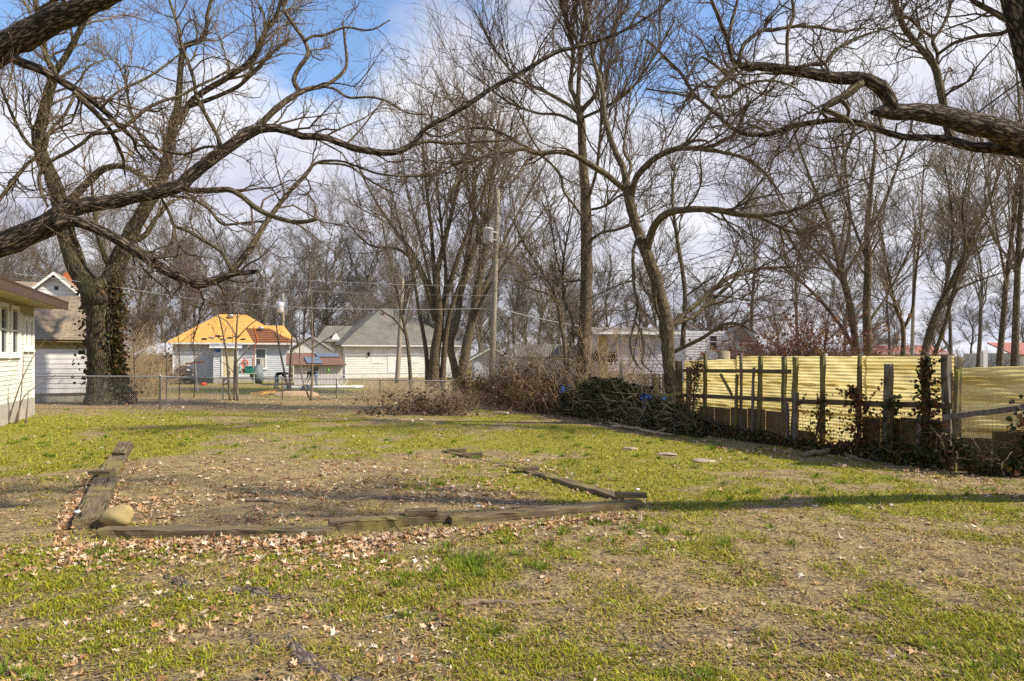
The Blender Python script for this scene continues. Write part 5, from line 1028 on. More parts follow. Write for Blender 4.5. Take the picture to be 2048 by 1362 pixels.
# dark weathered boards closing the foot of the fence
def lowboard(x0, x1, ztop, off, mat='plywood_dark', parent=yf, n=1):
    a, b_ = fence_at(x0, off), fence_at(x1, off); a = np.append(a, -.02); b_ = np.append(b_, -.02)
    for k in range(n):
        s0, s1 = k/n, (k+1)/n-0.012; h_ = ztop*(1+0.04*math.sin(k*5.1+x0))
        slab('foot_board', a+(b_-a)*s0, (b_-a)*(s1-s0), np.array([FN[0], FN[1], 0])*0.02, Zv*h_, mat, parent)
lowboard(1400, 1572, 0.66, -0.04, n=5); lowboard(1726, 1890, 0.74, -0.04, n=4); lowboard(1598, 1630, 0.34, -0.04)
for k in range(4):
    s0, s1 = k/4, (k+1)/4-0.006; a3 = np.array([6.88, 10.50, -.02]); b3 = np.array([8.5, 9.93, -.02])
    slab('foot_board', a3+(b3-a3)*s0, (b3-a3)*(s1-s0), np.array([-.3, -.95, 0])*.02, Zv*(0.52+0.06*(k % 2)+0.05*k), 'plywood_dark', y2)
# welded wire along the fence foot
wp, wr = [], []
def wl(A_, B_): wp.append(np.linspace(A_, B_, 2)); wr.append([0.0016]*2)
for (pA, pB, hh_) in ((fence_at(1380, -0.22), fence_at(1900, -0.22), 0.95), (np.array([6.6, 10.28]), np.array([8.2, 9.75]), 0.95)):
    L = np.linalg.norm(pB-pA); nv = int(L/0.06)
    for k in range(nv+1): q = pA+(pB-pA)*k/nv; wl((q[0], q[1], 0), (q[0], q[1], hh_))
    for k in range(11): wl((*pA, 0.03+k*hh_/11), (*pB, 0.03+k*hh_/11))
wf = put_tubes('wire_mesh', np.array(wp), np.array(wr), 3, 'wire_dark', yf); wf['kind'] = 'stuff'

# ================================================================ CHAIN LINK FENCE
cl = thing('chain_link_fence', 'low galvanised chain link fence across the back of the lawn', 'fence', (-8.9, 26, 0))
cpts = [(60, 752, 22.6), (320, 753, 22.6), (446, 756, 27.2), (565, 757, 27.2), (673, 758, 27.2), (760, 760, 27.4), (905, 762, 27.6)]
CT = [P(*q) for q in cpts]
for i, c_ in enumerate(CT):
    r_ = 0.035 if i == 1 else 0.024
    lathe('post', [(r_, -0.1-c_[2]+0.0), (r_, 0.02), (r_*1.25, 0.025), (r_*1.1, 0.06), (0.008, 0.075)], c_, 'galvanised', cl, 10)
ml, mr_ = [], []
for a, b_ in zip(CT[:-1], CT[1:]):
    put_tubes('top_rail', np.stack([a, b_])[None], np.full((1, 2), 0.021), 8, 'galvanised', cl)
    L = np.linalg.norm(b_-a); hgt = a[2]-0.03; n_ = int(L/0.07)
    for k in range(-int(hgt/0.07), n_+1):
        for sg in (1, -1):
            x0 = k*0.07 if sg > 0 else k*0.07+hgt; x1 = x0+sg*hgt; z0, z1 = 0.03, hgt+0.0
            # clip to the bay
            def cut(xa, za, xb, zb):
                if xa < 0: za = za+(zb-za)*(0-xa)/(xb-xa); xa = 0
                if xb > L: zb = za+(zb-za)*(L-xa)/(xb-xa); xb = L
                return xa, za, xb, zb
            if sg > 0: q = (x0, z0, x1, z1)
            else: q = (x1, z1, x0, z0)
            if q[2] <= 0 or q[0] >= L: continue
            q = cut(*q); d = (b_-a)/L
            ml.append([[a[0]+d[0]*q[0], a[1]+d[1]*q[0], q[1]], [a[0]+d[0]*q[2], a[1]+d[1]*q[2], q[3]]]); mr_.append([.0014]*2)
mm = put_tubes('chain_link_mesh', np.array(ml), np.array(mr_), 3, 'galvanised', cl); mm['kind'] = 'stuff'
# ================================================================ OLD WOODEN FENCES
def picket_fence(name, label, a, b_, h_, wd, mat, lean=0.0, jit=0.03, seed=1, gap=0.012, hj=0.05):
    rg = np.random.default_rng(seed); a = np.array([a[0], a[1], 0.]); b_ = np.array([b_[0], b_[1], 0.]); L = np.linalg.norm(b_-a); d = (b_-a)/L; n_ = int(L/(wd+gap))
    nn = np.array([-d[1], d[0], 0]); nn = nn if nn[1] < 0 else -nn; o = thing(name, label, 'fence', a)
    for k in range(n_):
        c_ = a+d*(k+.5)*L/n_; hh_ = h_+rg.uniform(-hj, hj); tp = c_+Zv*hh_+d*(lean+rg.normal(0, jit))*hh_+nn*rg.normal(0, .02)
        beam('picket', c_-Zv*.03, tp, wd, 0.02, mat, o, 2, .002, .05, side=d, rng=rg)
    for z in (0.3*h_, 0.8*h_): beam('rail', a+Zv*z-nn*.03+d*lean*z, b_+Zv*z-nn*.03+d*lean*z, 0.035, 0.08, mat, o, 3, .003, .05, side=nn, rng=rg)
    return o
picket_fence('board_fence', 'old tan board fence behind the brown brush by the pole', P(1000, 712, 25.4)[:2], P(1128, 712, 23.2)[:2], 1.18, 0.13, 'picket_tan', seed=2)
picket_fence('board_fence', 'pale tan board fence between the tall and crooked trunks', P(1195, 712, 31)[:2], P(1345, 712, 30)[:2], 0.98, 0.14, 'picket_tan', seed=3, hj=.02)
picket_fence('broken_fence', 'green mossy pickets slumping to the left above the ivy mound', fence_at(1222, .1), fence_at(1166, .1), 1.05, 0.11, 'picket_green', lean=0.35, seed=4, jit=.08, hj=.12)
bf = thing('broken_fence', 'broken tilted boards and rail in the ivy left of the yellow fence', 'fence', (*fence_at(1300), 0))
def fp(px, py, off=0.0): c_ = fence_at(px, off); return np.array([c_[0], c_[1], CH-(py-HY)/F*c_[1]])
for (x0, y0, x1, y1, wd) in ((1282, 838, 1245, 760, .13), (1294, 815, 1272, 772, .11), (1268, 842, 1246, 808, .06), (1310, 826, 1284, 790, .09)): beam('picket', fp(x0, y0, -.15), fp(x1, y1, -.15), wd, 0.022, 'picket_green', bf, 4, .003, .05, side=(FB[0], FB[1], 0))
beam('rail', fp(1240, 799, -.22), fp(1362, 787, -.22), 0.045, 0.075, 'picket_green', bf, 6, .003, .05, side=(FN[0], FN[1], 0))
beam('post', np.append(fence_at(1312, .05), -.05), fp(1312, 755, .05), .13, .12, 'post_mossy', bf, 6, .003, .08)
beam('post', np.append(fence_at(1362, -.15), -.05)+np.array([.28, 0, 0]), fp(1338, 722, -.2), .10, .06, 'post_mossy', bf, 6, .003, .08)
beam('post', np.append(fence_at(1242, .2), -.05), fp(1242, 724, .2), .07, .07, 'picket_tan', bf, 6, .003, .08)
for px, top, wpx, Yd, lb in ((1968, 702, 9, 17, 'white square post standing behind the low yellow sheet'), (1652, 707, 5, 20, 'thin white post just above the yellow fence top')):
    c_ = P(px, top, Yd); wd = wpx*Yd/F; tag(beam('white_post', (c_[0], c_[1], -.05), c_, wd, wd, 'trim_white', None, 2, .001, .05), lb, 'post')
bc = fence_at(1448, 2.2); brl = thing('barrel_post', 'stout sawn log standing behind the left part of the yellow fence', 'post', (bc[0], bc[1], 0))
lathe('log', [(.17, -.05), (.16, 1.0), (.155, CH-(703-HY)/F*bc[1]), (.10, CH-(702-HY)/F*bc[1])], (bc[0], bc[1], 0), 'picket_tan', brl, 12)

# ================================================================ LEAF SCATTER HELPERS
def leaf_cloud(name, C, size, cols, rng, mat, parent=None, kind='stuff', shape='ivy', flatness=0.0, curl=0.25):
    """one small folded leaf per point of C"""
    n = len(C)
    if shape == 'ivy': tpl = np.array([[0, -.5], [.42, -.28], [.5, .12], [0, .62], [-.5, .12], [-.42, -.28]])
    elif shape == 'maple': tpl = np.array([[0, -.55], [.22, -.25], [.55, -.3], [.36, .02], [.6, .25], [.26, .26], [0, .65], [-.26, .26], [-.6, .25], [-.36, .02], [-.55, -.3], [-.22, -.25]])
    else: tpl = np.array([[0, -.5], [.2, -.1], [.16, .25], [0, .5], [-.16, .25], [-.2, -.1]])
    k = len(tpl); T = np.zeros((k+1, 3)); T[1:, :2] = tpl
    nv = rng.normal(size=(n, 3)); nv[:, 2] = np.abs(nv[:, 2]); nv = nrm(nv*(1-flatness)+np.array([0, 0, 1])*flatness)
    a = nrm(np.cross(nv, rng.normal(size=(n, 3)))); b_ = np.cross(nv, a); s_ = (size*rng.uniform(.6, 1.35, n))[:, None, None]
    cu = rng.normal(0, curl, (n, 1)); cu2 = rng.normal(0, curl, (n, 1)); zz = cu*(T[None, :, 0]**2)*2+cu2*(T[None, :, 1]**2)*2+rng.normal(0, curl*.15, (n, k+1))
    V = C[:, None]+s_*(T[None, :, :1]*a[:, None]+T[None, :, 1:2]*b_[:, None]+zz[..., None]*nv[:, None])
    f = np.array([[0, 1+i, 1+(i+1) % k] for i in range(k)]); FS = (np.arange(n)[:, None, None]*(k+1)+f[None]).reshape(-1, 3)
    cols = np.asarray(cols, float); ci = cols[rng.integers(0, len(cols), n)]*rng.uniform(.7, 1.3, (n, 1)); cv = np.repeat(np.concatenate([np.clip(ci, 0, 1), np.ones((n, 1))], 1), k+1, 0)
    o = put(name, V.reshape(-1, 3), [FS], mat, parent, False, {'Col': ('POINT', 'FLOAT_COLOR', cv)})
    if kind: o['kind'] = kind
    return o
IVY = [(.038, .055, .016), (.06, .075, .022), (.075, .06, .022), (.12, .075, .03), (.03, .04, .014)]
IVY_RED = [(.15, .06, .03), (.11, .065, .025), (.06, .06, .02), (.19, .085, .04)]
IVY_TRUNK = [(.10, .075, .028), (.07, .08, .025), (.16, .085, .035), (.055, .05, .02)]
# ---- ivy on the big trunk
rg = np.random.default_rng(71)
def trunk_ivy():
    n = 2300; t_ = rg.random(n)**1.15; py = 806-t_*(806-560)+rg.normal(0, 5, n)
    side = np.where(rg.random(n) < 0.88, 1, -1)
    half = np.interp(py, [560, 620, 742, 790, 810], [32, 31, 30, 36, 46])
    ang = np.where(side > 0, rg.normal(-.15, .38, n), np.pi+rg.uniform(-.5, .35, n))       # angle round the trunk, -pi/2 faces the camera
    keep = (side > 0) | (py < 770); xc = np.interp(py, [560, 620, 742, 806], [199, 202, 206, 212])
    r_ = (half+rg.exponential(6.5, n))*24.9/F
    C = np.stack([(xc-1024)/F*24.9+np.cos(ang)*r_, 24.9+np.sin(ang)*r_, CH-(py-HY)/F*24.9], 1)
    # only the right flank is thick
    keep &= ~((side > 0) & (ang < -0.45) & (rg.random(n) < 0.7))
    return C[keep]
C = trunk_ivy()
iv = thing('ivy', 'brown-green ivy climbing the thick forked trunk', 'ivy', (-14.3, 24.2, 0)); leaf_cloud('leaves', C, 0.105, IVY_TRUNK, rg, 'ivy_leaf', iv)
vp = []
for k in range(16):
    a0 = rg.uniform(-.55, .45); py = np.linspace(806, rg.uniform(560, 640), 12); xc = np.interp(py, [560, 620, 742, 806], [199, 202, 206, 212]); hf = np.interp(py, [560, 620, 742, 790, 810], [31, 30, 29, 36, 46])*24.9/F*1.03; an = a0+np.cumsum(rg.normal(0, .06, 12))
    vp.append(np.stack([(xc-1024)/F*24.9+np.cos(an)*hf, 24.9+np.sin(an)*hf, np.maximum(CH-(py-HY)/F*24.9, 0.0)], 1))
put_tubes('stem', np.array(vp), np.full((16, 12), .018), 4, 'twig_dark', iv)
# ---- ivy and dead vines along the right boundary
def mound(n, px0, px1, prof, rg, front=(0.0, 0.55), back=0.35):
    """points filling a hedge-like bank along the fence; prof(px) = height"""
    px = rg.uniform(px0, px1, n); h_ = np.interp(px, *prof); out_ = []
    for x, hh_ in zip(px, h_):
        z = hh_*rg.random()**0.7; w_ = (front[1]*(1-0.55*(z/hh_)**1.5)); o = rg.uniform(-w_, back*(1-.4*z/hh_)) if rg.random() < .45 else -w_*rg.uniform(.75, 1.05)
        c_ = fence_at(x, o); out_.append((c_[0], c_[1], z))
    return np.array(out_)+rg.normal(0, .04, (n, 3))*np.array([1, 1, .6])
rg = np.random.default_rng(72)
pr = ([1125, 1150, 1180, 1230, 1280, 1320, 1370, 1400], [.6, .85, 1.08, 1.12, .95, .7, .52, .4])
iv = thing('ivy', 'dark green ivy mound burying the broken fence', 'ivy', (*fence_at(1230, -.3), 0)); C = mound(9000, 1122, 1400, pr, rg, (0, .75)); C[:, 2] = np.maximum(C[:, 2], .01); leaf_cloud('leaves', C, 0.065, IVY, rg, 'ivy_leaf', iv)
def vines(C0, n, L, rg, r_, mat, parent, K=8, up=.5, gn=.35, name='stem'):
    i = rg.integers(0, len(C0), n); p = C0[i].copy(); p[:, 2] *= rg.random(n); d = nrm(rg.normal(size=(n, 3))+np.array([0, 0, up])); ps = [p]
    ln = rg.uniform(*L, n)
    for k in range(K-1): d = nrm(d+gn*rg.normal(size=(n, 3))+np.array([0, 0, -.12*k/K])); p = p+d*(ln/K)[:, None]; p[:, 2] = np.maximum(p[:, 2], .01); ps.append(p)
    ps = np.stack(ps, 1); return put_tubes(name, ps, np.linspace(r_, r_*.45, K)[None].repeat(n, 0), 3, mat, parent)
vines(C, 700, (.6, 1.8), rg, .006, 'twig_warm', iv, up=1.0)['kind'] = 'stuff'
pr = ([1370, 1420, 1480, 1560, 1600, 1660, 1720, 1800, 1880, 1930, 2060], [.36, .30, .26, .2, .18, .14, .28, .30, .34, .3, .3])
iv = thing('ivy', 'low dark ivy and litter along the foot of the yellow fence', 'ivy', (*fence_at(1650, -.25), 0)); C = mound(2600, 1385, 1900, pr, rg, (0.12, .36), back=-.12); C2 = np.stack([6.75+rg.random(1500)*1.6, np.zeros(1500), rg.random(1500)**2.2*.4], 1); C2 = C2[:800]; C2[:, 1] = 10.2-(C2[:, 0]-6.8)*.33-rg.random(800)*.3
C = np.concatenate([C, C2]); C[:, 2] = np.maximum(C[:, 2], .01); leaf_cloud('leaves', C, 0.052, IVY+IVY_RED[:2], rg, 'ivy_leaf', iv); vines(C, 220, (.4, 1.2), rg, .005, 'twig_warm', iv)['kind'] = 'stuff'
def climber(label, pts, n, size, cols, seed, extra=()):
    """ivy clump: pts = (px, py, spread px) along its stem on the front of the fence"""
    rg = np.random.default_rng(seed); o = thing('ivy', label, 'ivy', (*fence_at(pts[0][0], -.25), 0)); pts = np.array(pts, float)
    t_ = rg.random(n)*(len(pts)-1); i = np.minimum(t_.astype(int), len(pts)-2); u = (t_-i)[:, None]; q = pts[i]*(1-u)+pts[i+1]*u
    px = q[:, 0]+rg.normal(0, 1, n)*q[:, 2]; py = q[:, 1]+rg.normal(0, .6, n)*q[:, 2]; C = np.array([fp(a, b_, -.17-abs(rg.normal(0, .06))) for a, b_ in zip(px, py)]); C[:, 2] = np.maximum(C[:, 2], .02)
    leaf_cloud('leaves', C, size, cols, rg, 'ivy_leaf', o)
    for k in range(5):
        jt = rg.normal(0, 3, (len(pts), 2)); path = np.array([fp(a+j[0], b_+j[1], -.19) for (a, b_, s_), j in zip(pts, jt)]); path[:, 2] = np.maximum(path[:, 2], .0)
        c_ = catmull(path, 14); put_tubes('stem', c_[None], np.linspace(.012, .004, 14)[None], 4, 'twig_dark', o)
    for e in extra:
        path = np.array([fp(a, b_, -.18) for a, b_ in e]); c_ = catmull(path, 12); put_tubes('stem', c_[None], np.full((1, 12), .004), 3, 'twig_dark', o)
        m_ = len(e)*7; t2 = rg.random(m_)*11; C2 = c_[t2.astype(int)]+rg.normal(0, .02, (m_, 3)); leaf_cloud('leaves', C2, size*.8, cols, rg, 'ivy_leaf', o)
climber('reddish ivy clump between the thin posts of the yellow fence', [(1715, 925, 20), (1715, 880, 24), (1715, 840, 20), (1712, 800, 10), (1705, 775, 4)], 620, .052, IVY_RED, 81, [[(1735, 815), (1745, 790), (1765, 765), (1772, 750)], [(1690, 800), (1680, 785), (1670, 775)]])
climber('tall ivy clad post left of the tall corner post', [(1862, 935, 20), (1862, 870, 22), (1858, 820, 16), (1850, 770, 10), (1848, 735, 7), (1852, 715, 4)], 900, .052, IVY_RED+IVY, 82, [[(1855, 725), (1875, 722), (1893, 718)], [(1862, 765), (1880, 760), (1895, 752)], [(1840, 790), (1828, 795), (1824, 800)]])
climber('sparse dark ivy on the yellow sheet right of the leaning board', [(1625, 915, 18), (1632, 870, 18), (1640, 830, 14), (1648, 790, 8)], 300, .05, IVY_RED+IVY, 83, [[(1610, 790), (1603, 800), (1600, 815)]])
climber('dark ivy round the grey post', [(1778, 930, 22), (1778, 880, 20), (1785, 835, 16), (1790, 795, 8)], 330, .05, IVY, 84)
climber('thin ivy strands on the left posts of the yellow fence', [(1385, 860, 14), (1388, 800, 10), (1392, 750, 9), (1396, 722, 6)], 330, .05, IVY_RED+IVY, 85)
climber('dark ivy hanging at the right edge on the low yellow sheet', [(1935, 930, 14), (1925, 905, 12), (1915, 880, 8)], 220, .05, IVY, 86)
rg = np.random.default_rng(87); o = thing('ivy', 'dark ivy bush against the low yellow sheet at the right edge', 'ivy', (7.6, 9.9, 0)); C = np.stack([rg.normal(7.75, .3, 600), 9.85+rg.normal(0, .08, 600), np.abs(rg.normal(.45, .3, 600))], 1); leaf_cloud('leaves', C, .075, IVY+IVY_RED[:1], rg, 'ivy_leaf', o); vines(C, 60, (.5, 1.2), rg, .005, 'twig_warm', o)['kind'] = 'stuff'
rg = np.random.default_rng(88); o = thing('ivy', 'green ivy sprig on the tall straight trunk', 'ivy', (cb[0], cb[1]-.5, 0))
C = np.concatenate([np.stack([cb[0]+rg.normal(0.05, .28, 260), cb[1]-.36+rg.normal(0, .07, 260), rg.uniform(.1, 1.75, 260)], 1), np.array([P(a, b_, CY-.5) for a, b_ in zip(rg.uniform(1185, 1235, 130), rg.normal(716, 6, 130))])]); leaf_cloud('leaves', C, .09, [(.05, .07, .02), (.08, .10, .03)], rg, 'ivy_leaf', o)
stp = catmull(np.array([P(1168, 760, CY-.45), P(1182, 728, CY-.5), P(1205, 716, CY-.5), P(1235, 712, CY-.5)]), 10); put_tubes('stem', stp[None], np.full((1, 10), .01), 4, 'twig_warm', o)
# ---- brown brush along the boundary left of the ivy
def shrub(name, label, c, spread, h_, n, seed, mat, r_=.007, leaves=None, K=9, lean=.5, arch=.25, n2=2.0, size=.06, cat='shrub'):
    rg = np.random.default_rng(seed); o = thing(name, label, cat, (c[0], c[1], 0)); p = np.stack([c[0]+rg.normal(0, spread[0]*.5, n), c[1]+rg.normal(0, spread[1]*.5, n), np.zeros(n)], 1)
    d = nrm(np.stack([rg.normal(0, lean, n), rg.normal(0, lean, n), np.ones(n)], 1)); ln = h_*rg.uniform(.55, 1.35, n); ps = [p]
    for k in range(1, K): d = nrm(d+.16*rg.normal(size=(n, 3))+np.array([0, 0, -arch*k/K])); p = p+d*(ln/(K-1))[:, None]; p[:, 2] = np.maximum(p[:, 2], .01); ps.append(p)
    a = (np.stack(ps, 1), np.linspace(r_, r_*.45, K)[None].repeat(n, 0)); t_ = [tubes(a[0], a[1], 3)]
    b_ = spawn(rg, [a], int(n*n2), L=(h_*.2, h_*.5), ang=(.4, 1.0), up=.05, K=5, gn=.22, rs=.6, rmax=r_*.6, rend=r_*.35); b_[0][..., 2] = np.maximum(b_[0][..., 2], .01); t_.append(tubes(b_[0], b_[1], 3))
    V, FS, A = join(t_); q = put('crown', V, FS, mat, o, True, {'tube': ('POINT', 'FLOAT_VECTOR', A)})
    if leaves:
        m_ = leaves[0]; i = rg.integers(0, len(b_[0]), m_); k = rg.integers(0, 5, m_); leaf_cloud('leaves', b_[0][i, k]+rg.normal(0, .03, (m_, 3)), size, leaves[1], rg, 'ivy_leaf', o)
    return o
DEAD = [(.20, .11, .05), (.14, .08, .04), (.26, .15, .07), (.09, .06, .03)]
for k, (px, off, hh_, lb) in enumerate(((965, -.2, 1.0, 'dark ivy bush at the foot of the leaning pole'), (1000, -.1, 1.4, 'brown brush second from the pole'), (1040, -.1, 1.45, 'brown brush in the middle of the vine bank'), (1078, -.2, 1.3, 'brown arching brush before the old board fence'), (1108, -.3, 1.15, 'brown brush left of the blue plastic'))):
    c_ = fence_at(px, off); shrub('brush', lb, c_, (1.1, 1.1), hh_, 210, 90+k, 'twig_brown' if k else 'twig_dark', .007, (1100 if k == 0 else 650, IVY if k == 0 else DEAD+IVY[:2]), lean=.42, size=.075)
c_ = G(850, 826); bp = shrub('brush_pile', 'pile of cut twigs with dead brown leaves on the lawn edge', c_, (1.5, 0.9), .75, 330, 96, 'twig_warm', .008, (1500, DEAD), lean=.9, arch=.5, size=.07)
for k, (px, py, hh_, sp, lb) in enumerate(((760, 800, 1.0, 1.6, 'tangle of pale canes left of the brush pile'), (830, 797, 1.25, 1.4, 'tangle of pale canes behind the brush pile'), (905, 806, 1.2, 1.2, 'tangle of pale canes right of the brush pile'), (925, 812, .9, 1.0, 'drooping pale canes beside the dark ivy bush'))):
    c_ = G(px, py); shrub('cane_tangle', lb, c_, (sp, .9), hh_, 210, 100+k, 'twig_straw', .006, None, lean=.75, arch=.55, n2=2.5)
# ---- reddish bush and other shrubs beyond the fences
rb = P(1592, 712, 23); rbo = shrub('red_bush', 'reddish brown rounded bush behind the yellow fence', rb, (1.2, 1.1), 3.5, 620, 110, 'twig_red', .011, (2600, [(.22, .10, .05), (.28, .16, .05), (.2, .09, .06)]), lean=.42, arch=.40, n2=4, size=.09)
for k, (px, Yd, hh_, lb) in enumerate(((258, 29, 2.2, 'tan leafless shrub right of the ivy hung trunk'), (290, 31, 2.4, 'tall tan shrub behind the corner post of the wire fence'), (235, 32, 2.9, 'tan shrub rising behind the ivy hung trunk'))):
    c_ = P(px, 712, Yd); shrub('tan_shrub', lb, c_, (1.3, 1.0), hh_, 240, 115+k, 'twig_straw', .008, None, lean=.35, arch=.1, n2=4)
gb = P(322, 712, 47); shrub('green_bush', 'olive green bush beside the stripped house', gb, (.9, .8), 1.9, 160, 119, 'twig_warm', .012, (1500, [(.12, .14, .03), (.16, .17, .04), (.08, .10, .02)]), lean=.25, arch=.1, size=.12)
for k, (px, Yd, hh_) in enumerate(((1030, 24.5, 2.6), (1075, 24.8, 3.0), (1105, 22.5, 2.4), (1200, 20.5, 2.2), (1230, 22, 2.4))):
    c_ = P(px, 712, Yd); shrub('sapling_thicket', ['thicket of saplings just right of the leaning pole', 'tall thicket of saplings behind the old board fence', 'thin saplings left of the tall straight trunk', 'pale saplings right of the tall straight trunk', 'pale thicket before the lavender house'][k], c_, (1.1, .9), hh_, 70, 125+k, 'twig_warm' if k < 3 else 'twig_straw', .009, None, lean=.28, arch=.0, n2=6)
# ---- saplings in front of the chain link fence
def sapling(label, stems, Yd, seed, mat='twig_warm', n=(14, 70)):
    b0 = P(*stems[0][0][:2], Yd); b0[2] = 0; t_ = Tree('sapling', label, b0, mat, mat, seed); t_.ws = .68
    for i, s_ in enumerate(stems): t_.limb(s_, Yd, Yd+t_.rng.uniform(-.2, .2), 'trunk' if i == 0 else 'limb', K=16, sides=7, lump_=.02)
    a = t_.gen(t_.src, n[0], L=(.5, 1.4), ang=(.4, .9), up=.2, K=6, gn=.15, rs=.5, rmax=.02, rend=.006, tmin=.4); b_ = t_.gen([a], n[1], L=(.3, .8), ang=(.4, .9), up=.1, K=4, gn=.2, rs=.6, rmax=.007, rend=.004)
    t_.add(a, 4); t_.add(b_, 3); return t_.finish()
sapling('clump of slim brown stems at the wire fence before the yellow roof', [
    [(475, 802, 8), (473, 740, 7), (472, 690, 6), (474, 650, 5), (478, 600, 3), (485, 550, 2)], [(460, 802, 7), (455, 730, 6), (450, 690, 5), (440, 640, 4), (425, 590, 2), (405, 545, 2)],
    [(468, 800, 6), (469, 740, 5), (470, 700, 4)], [(473, 672, 4), (450, 640, 3), (410, 625, 2), (380, 610, 1.5)], [(474, 676, 4), (500, 650, 3), (540, 620, 2), (560, 590, 1.5)], [(472, 725, 4), (495, 700, 3), (520, 680, 2)]], 26.8, 141)
sapling('slim brown sapling at the wire fence before the rusty shed', [
    [(621, 804, 8), (624, 770, 6), (625, 700, 5), (624, 640, 4), (622, 590, 2.5), (620, 540, 1.5)], [(618, 795, 5), (605, 760, 4), (600, 720, 3.5), (599, 660, 2.5), (600, 600, 1.5)],
    [(624, 698, 4), (605, 680, 3), (580, 660, 2), (565, 640, 1.5)], [(625, 697, 4), (650, 680, 3), (680, 660, 2), (700, 645, 1.5)]], 26.8, 142)
sapling('pair of leaning brown stems beside the corner of the stripped house', [
    [(578, 785, 7), (568, 740, 6), (558, 690, 5), (552, 640, 3), (550, 580, 2)], [(580, 785, 8), (580, 740, 7), (583, 690, 5), (585, 620, 3)]], 33, 143)
for k, (px, py, lb) in enumerate(((332, 800, 'thin bare stem just right of the fence corner post'), (358, 802, 'thin bare stem before the black bags'), (267, 802, 'thin bare stem left of the fence corner post'), (388, 795, 'thin bare stem near the white leaning post'))):
    Yd = 25.5; sapling(lb, [[(px, py, 3), (px+2, 740, 2.5), (px-1, 680, 2), (px+3, 620, 1.4)]], Yd, 150+k, n=(8, 30))
sh = thing('sapling', 'bare shoots growing against the white clapboard corner', 'shrub', (-12.9, 17.6, 0)); shp = [[(15, 850), (30, 800), (48, 750), (75, 700), (113, 655)], [(30, 846), (45, 800), (62, 780), (112, 750)], [(35, 846), (42, 790), (46, 740), (48, 700)], [(12, 850), (14, 825), (18, 800), (17, 790)], [(52, 838), (55, 810), (57, 780)]]
for s_ in shp:
    c_ = catmull(np.array([P(a, b_, 17.6 if a < 60 else 17.8) for a, b_ in s_]), 16); c_[0, 2] = 0; put_tubes('stem', c_[None], np.linspace(.022, .005, 16)[None], 5, 'twig_warm', sh)

# ================================================================ SLEEPER FRAME ON THE LAWN
BM = np.random.default_rng(200)
def sleeper(label, a, b_, zt=.14, wd=.22, hb=.20, dz=0.0, mat='timber'):
    A_ = G(*a); B_ = G(*b_); A_[2] = B_[2] = zt-hb/2; B_[2] += dz
    return tag(beam('timber', A_, B_, wd, hb, mat, None, 16, .006, .045, rng=BM), label, 'timber', 'weathered timbers framing the old garden bed')
sleeper('flat weathered timber beside the rock on the left of the bed', (176, 1056), (212, 966), .10, .27, .18)
sleeper('farther short timber on the left side of the bed', (212, 958), (236, 921), .08, .26, .16)
tag(beam('timber', G(238, 917)+np.array([0, 0, .04]), G(255, 912)+np.array([-.02, 0, .20]), .22, .16, 'timber', None, 6, .006, .09, rng=BM), 'dark timber end tipped up at the far left corner of the bed', 'timber', 'weathered timbers framing the old garden bed')
sleeper('long front timber lying low beside the rock', (205, 1072), (663, 1072), .08, .18, .16, -.005)
sleeper('yellow mossy front timber split along its top', (658, 1062), (905, 1044), .105, .17, .19)
sleeper('plain brown front timber running to the right corner', (900, 1050), (1276, 1015), .085, .18, .18)
sleeper('near timber on the right side of the bed', (1258, 1002), (1056, 945), .045, .17, .17)
sleeper('far sunken timber on the right side of the bed', (1050, 941), (893, 903), .02, .17, .12)
def block(label, px, py, L, wd, h_, z0, ang):
    c_ = G(px, py); d = np.array([math.cos(ang), math.sin(ang), 0])*L/2
    return tag(beam('wood_block', c_-d+Zv*(z0+h_/2), c_+d+Zv*(z0+h_/2), wd, h_, 'timber', None, 3, .003, .06, rng=BM), label, 'wood block')
block('short wood block on the yellow mossy timber', 842, 1050, .34, .10, .06, .105, .12); block('flat wood block on the right front corner', 1262, 1008, .36, .14, .05, .085, -.1)
block('flat wood block halfway along the right side', 1054, 945, .36, .14, .05, .045, .2); block('small wood block near the far right corner', 945, 914, .34, .16, .06, .02, .1); block('farthest small wood block of the bed', 913, 905, .34, .15, .05, .02, 0)
block('small wood block on the left timbers', 203, 962, .30, .14, .05, .10, .05)
tag(lump('rock', G(232, 1058)+Zv*.13, (.165, .12, .11), 'stone', None, np.random.default_rng(8), 16, .16, -.09), 'ochre rock on the corner of the timber bed', 'rock')
for (px, py, r_, lb) in ((205, 960, .045, 'white chip of litter on the left block'), (155, 1050, .06, 'white chip of litter at the left timber end'), (1275, 1002, .05, 'white chip on the right corner block'), (1055, 939, .05, 'white chip on the right side block'), (204, 895, .10, 'crumpled pale wrapper on the green lawn'), (955, 1028, .05, 'grey chip on the plain brown timber')):
    c_ = G(px, py)+Zv*(.19 if py not in (895,) else .03); c_ = c_ if py != 1028 else G(px, py)+Zv*.14; tag(lump('litter_scrap', c_-Zv*.05, (r_*.55, r_*.4, r_*.25), 'litter', None, np.random.default_rng(int(px)), 6, .35), lb, 'litter')
for k, (px, py, r_, lb) in enumerate(((1405, 921, .22, 'flat pale stone nearest the sunny grass'), (1335, 908, .20, 'flat pale stone left of another on the fence path'), (1260, 897, .16, 'small flat pale stone farthest along the fence path'), (1190, 1037, .10, 'pale chip by the front timber'))):
    tag(lump('flat_stone', G(px, py)-Zv*.005, (r_*.9, r_*.7, .035), 'flat_pale', None, np.random.default_rng(300+k), 10, .3), lb, 'stone')
tag(beam('board_scrap', G(990, 828)+Zv*.05, G(1016, 829)+Zv*.05, .12, .035, 'pale_stone', None, 3, .004), 'pale board scrap on the grass before the brush', 'board')
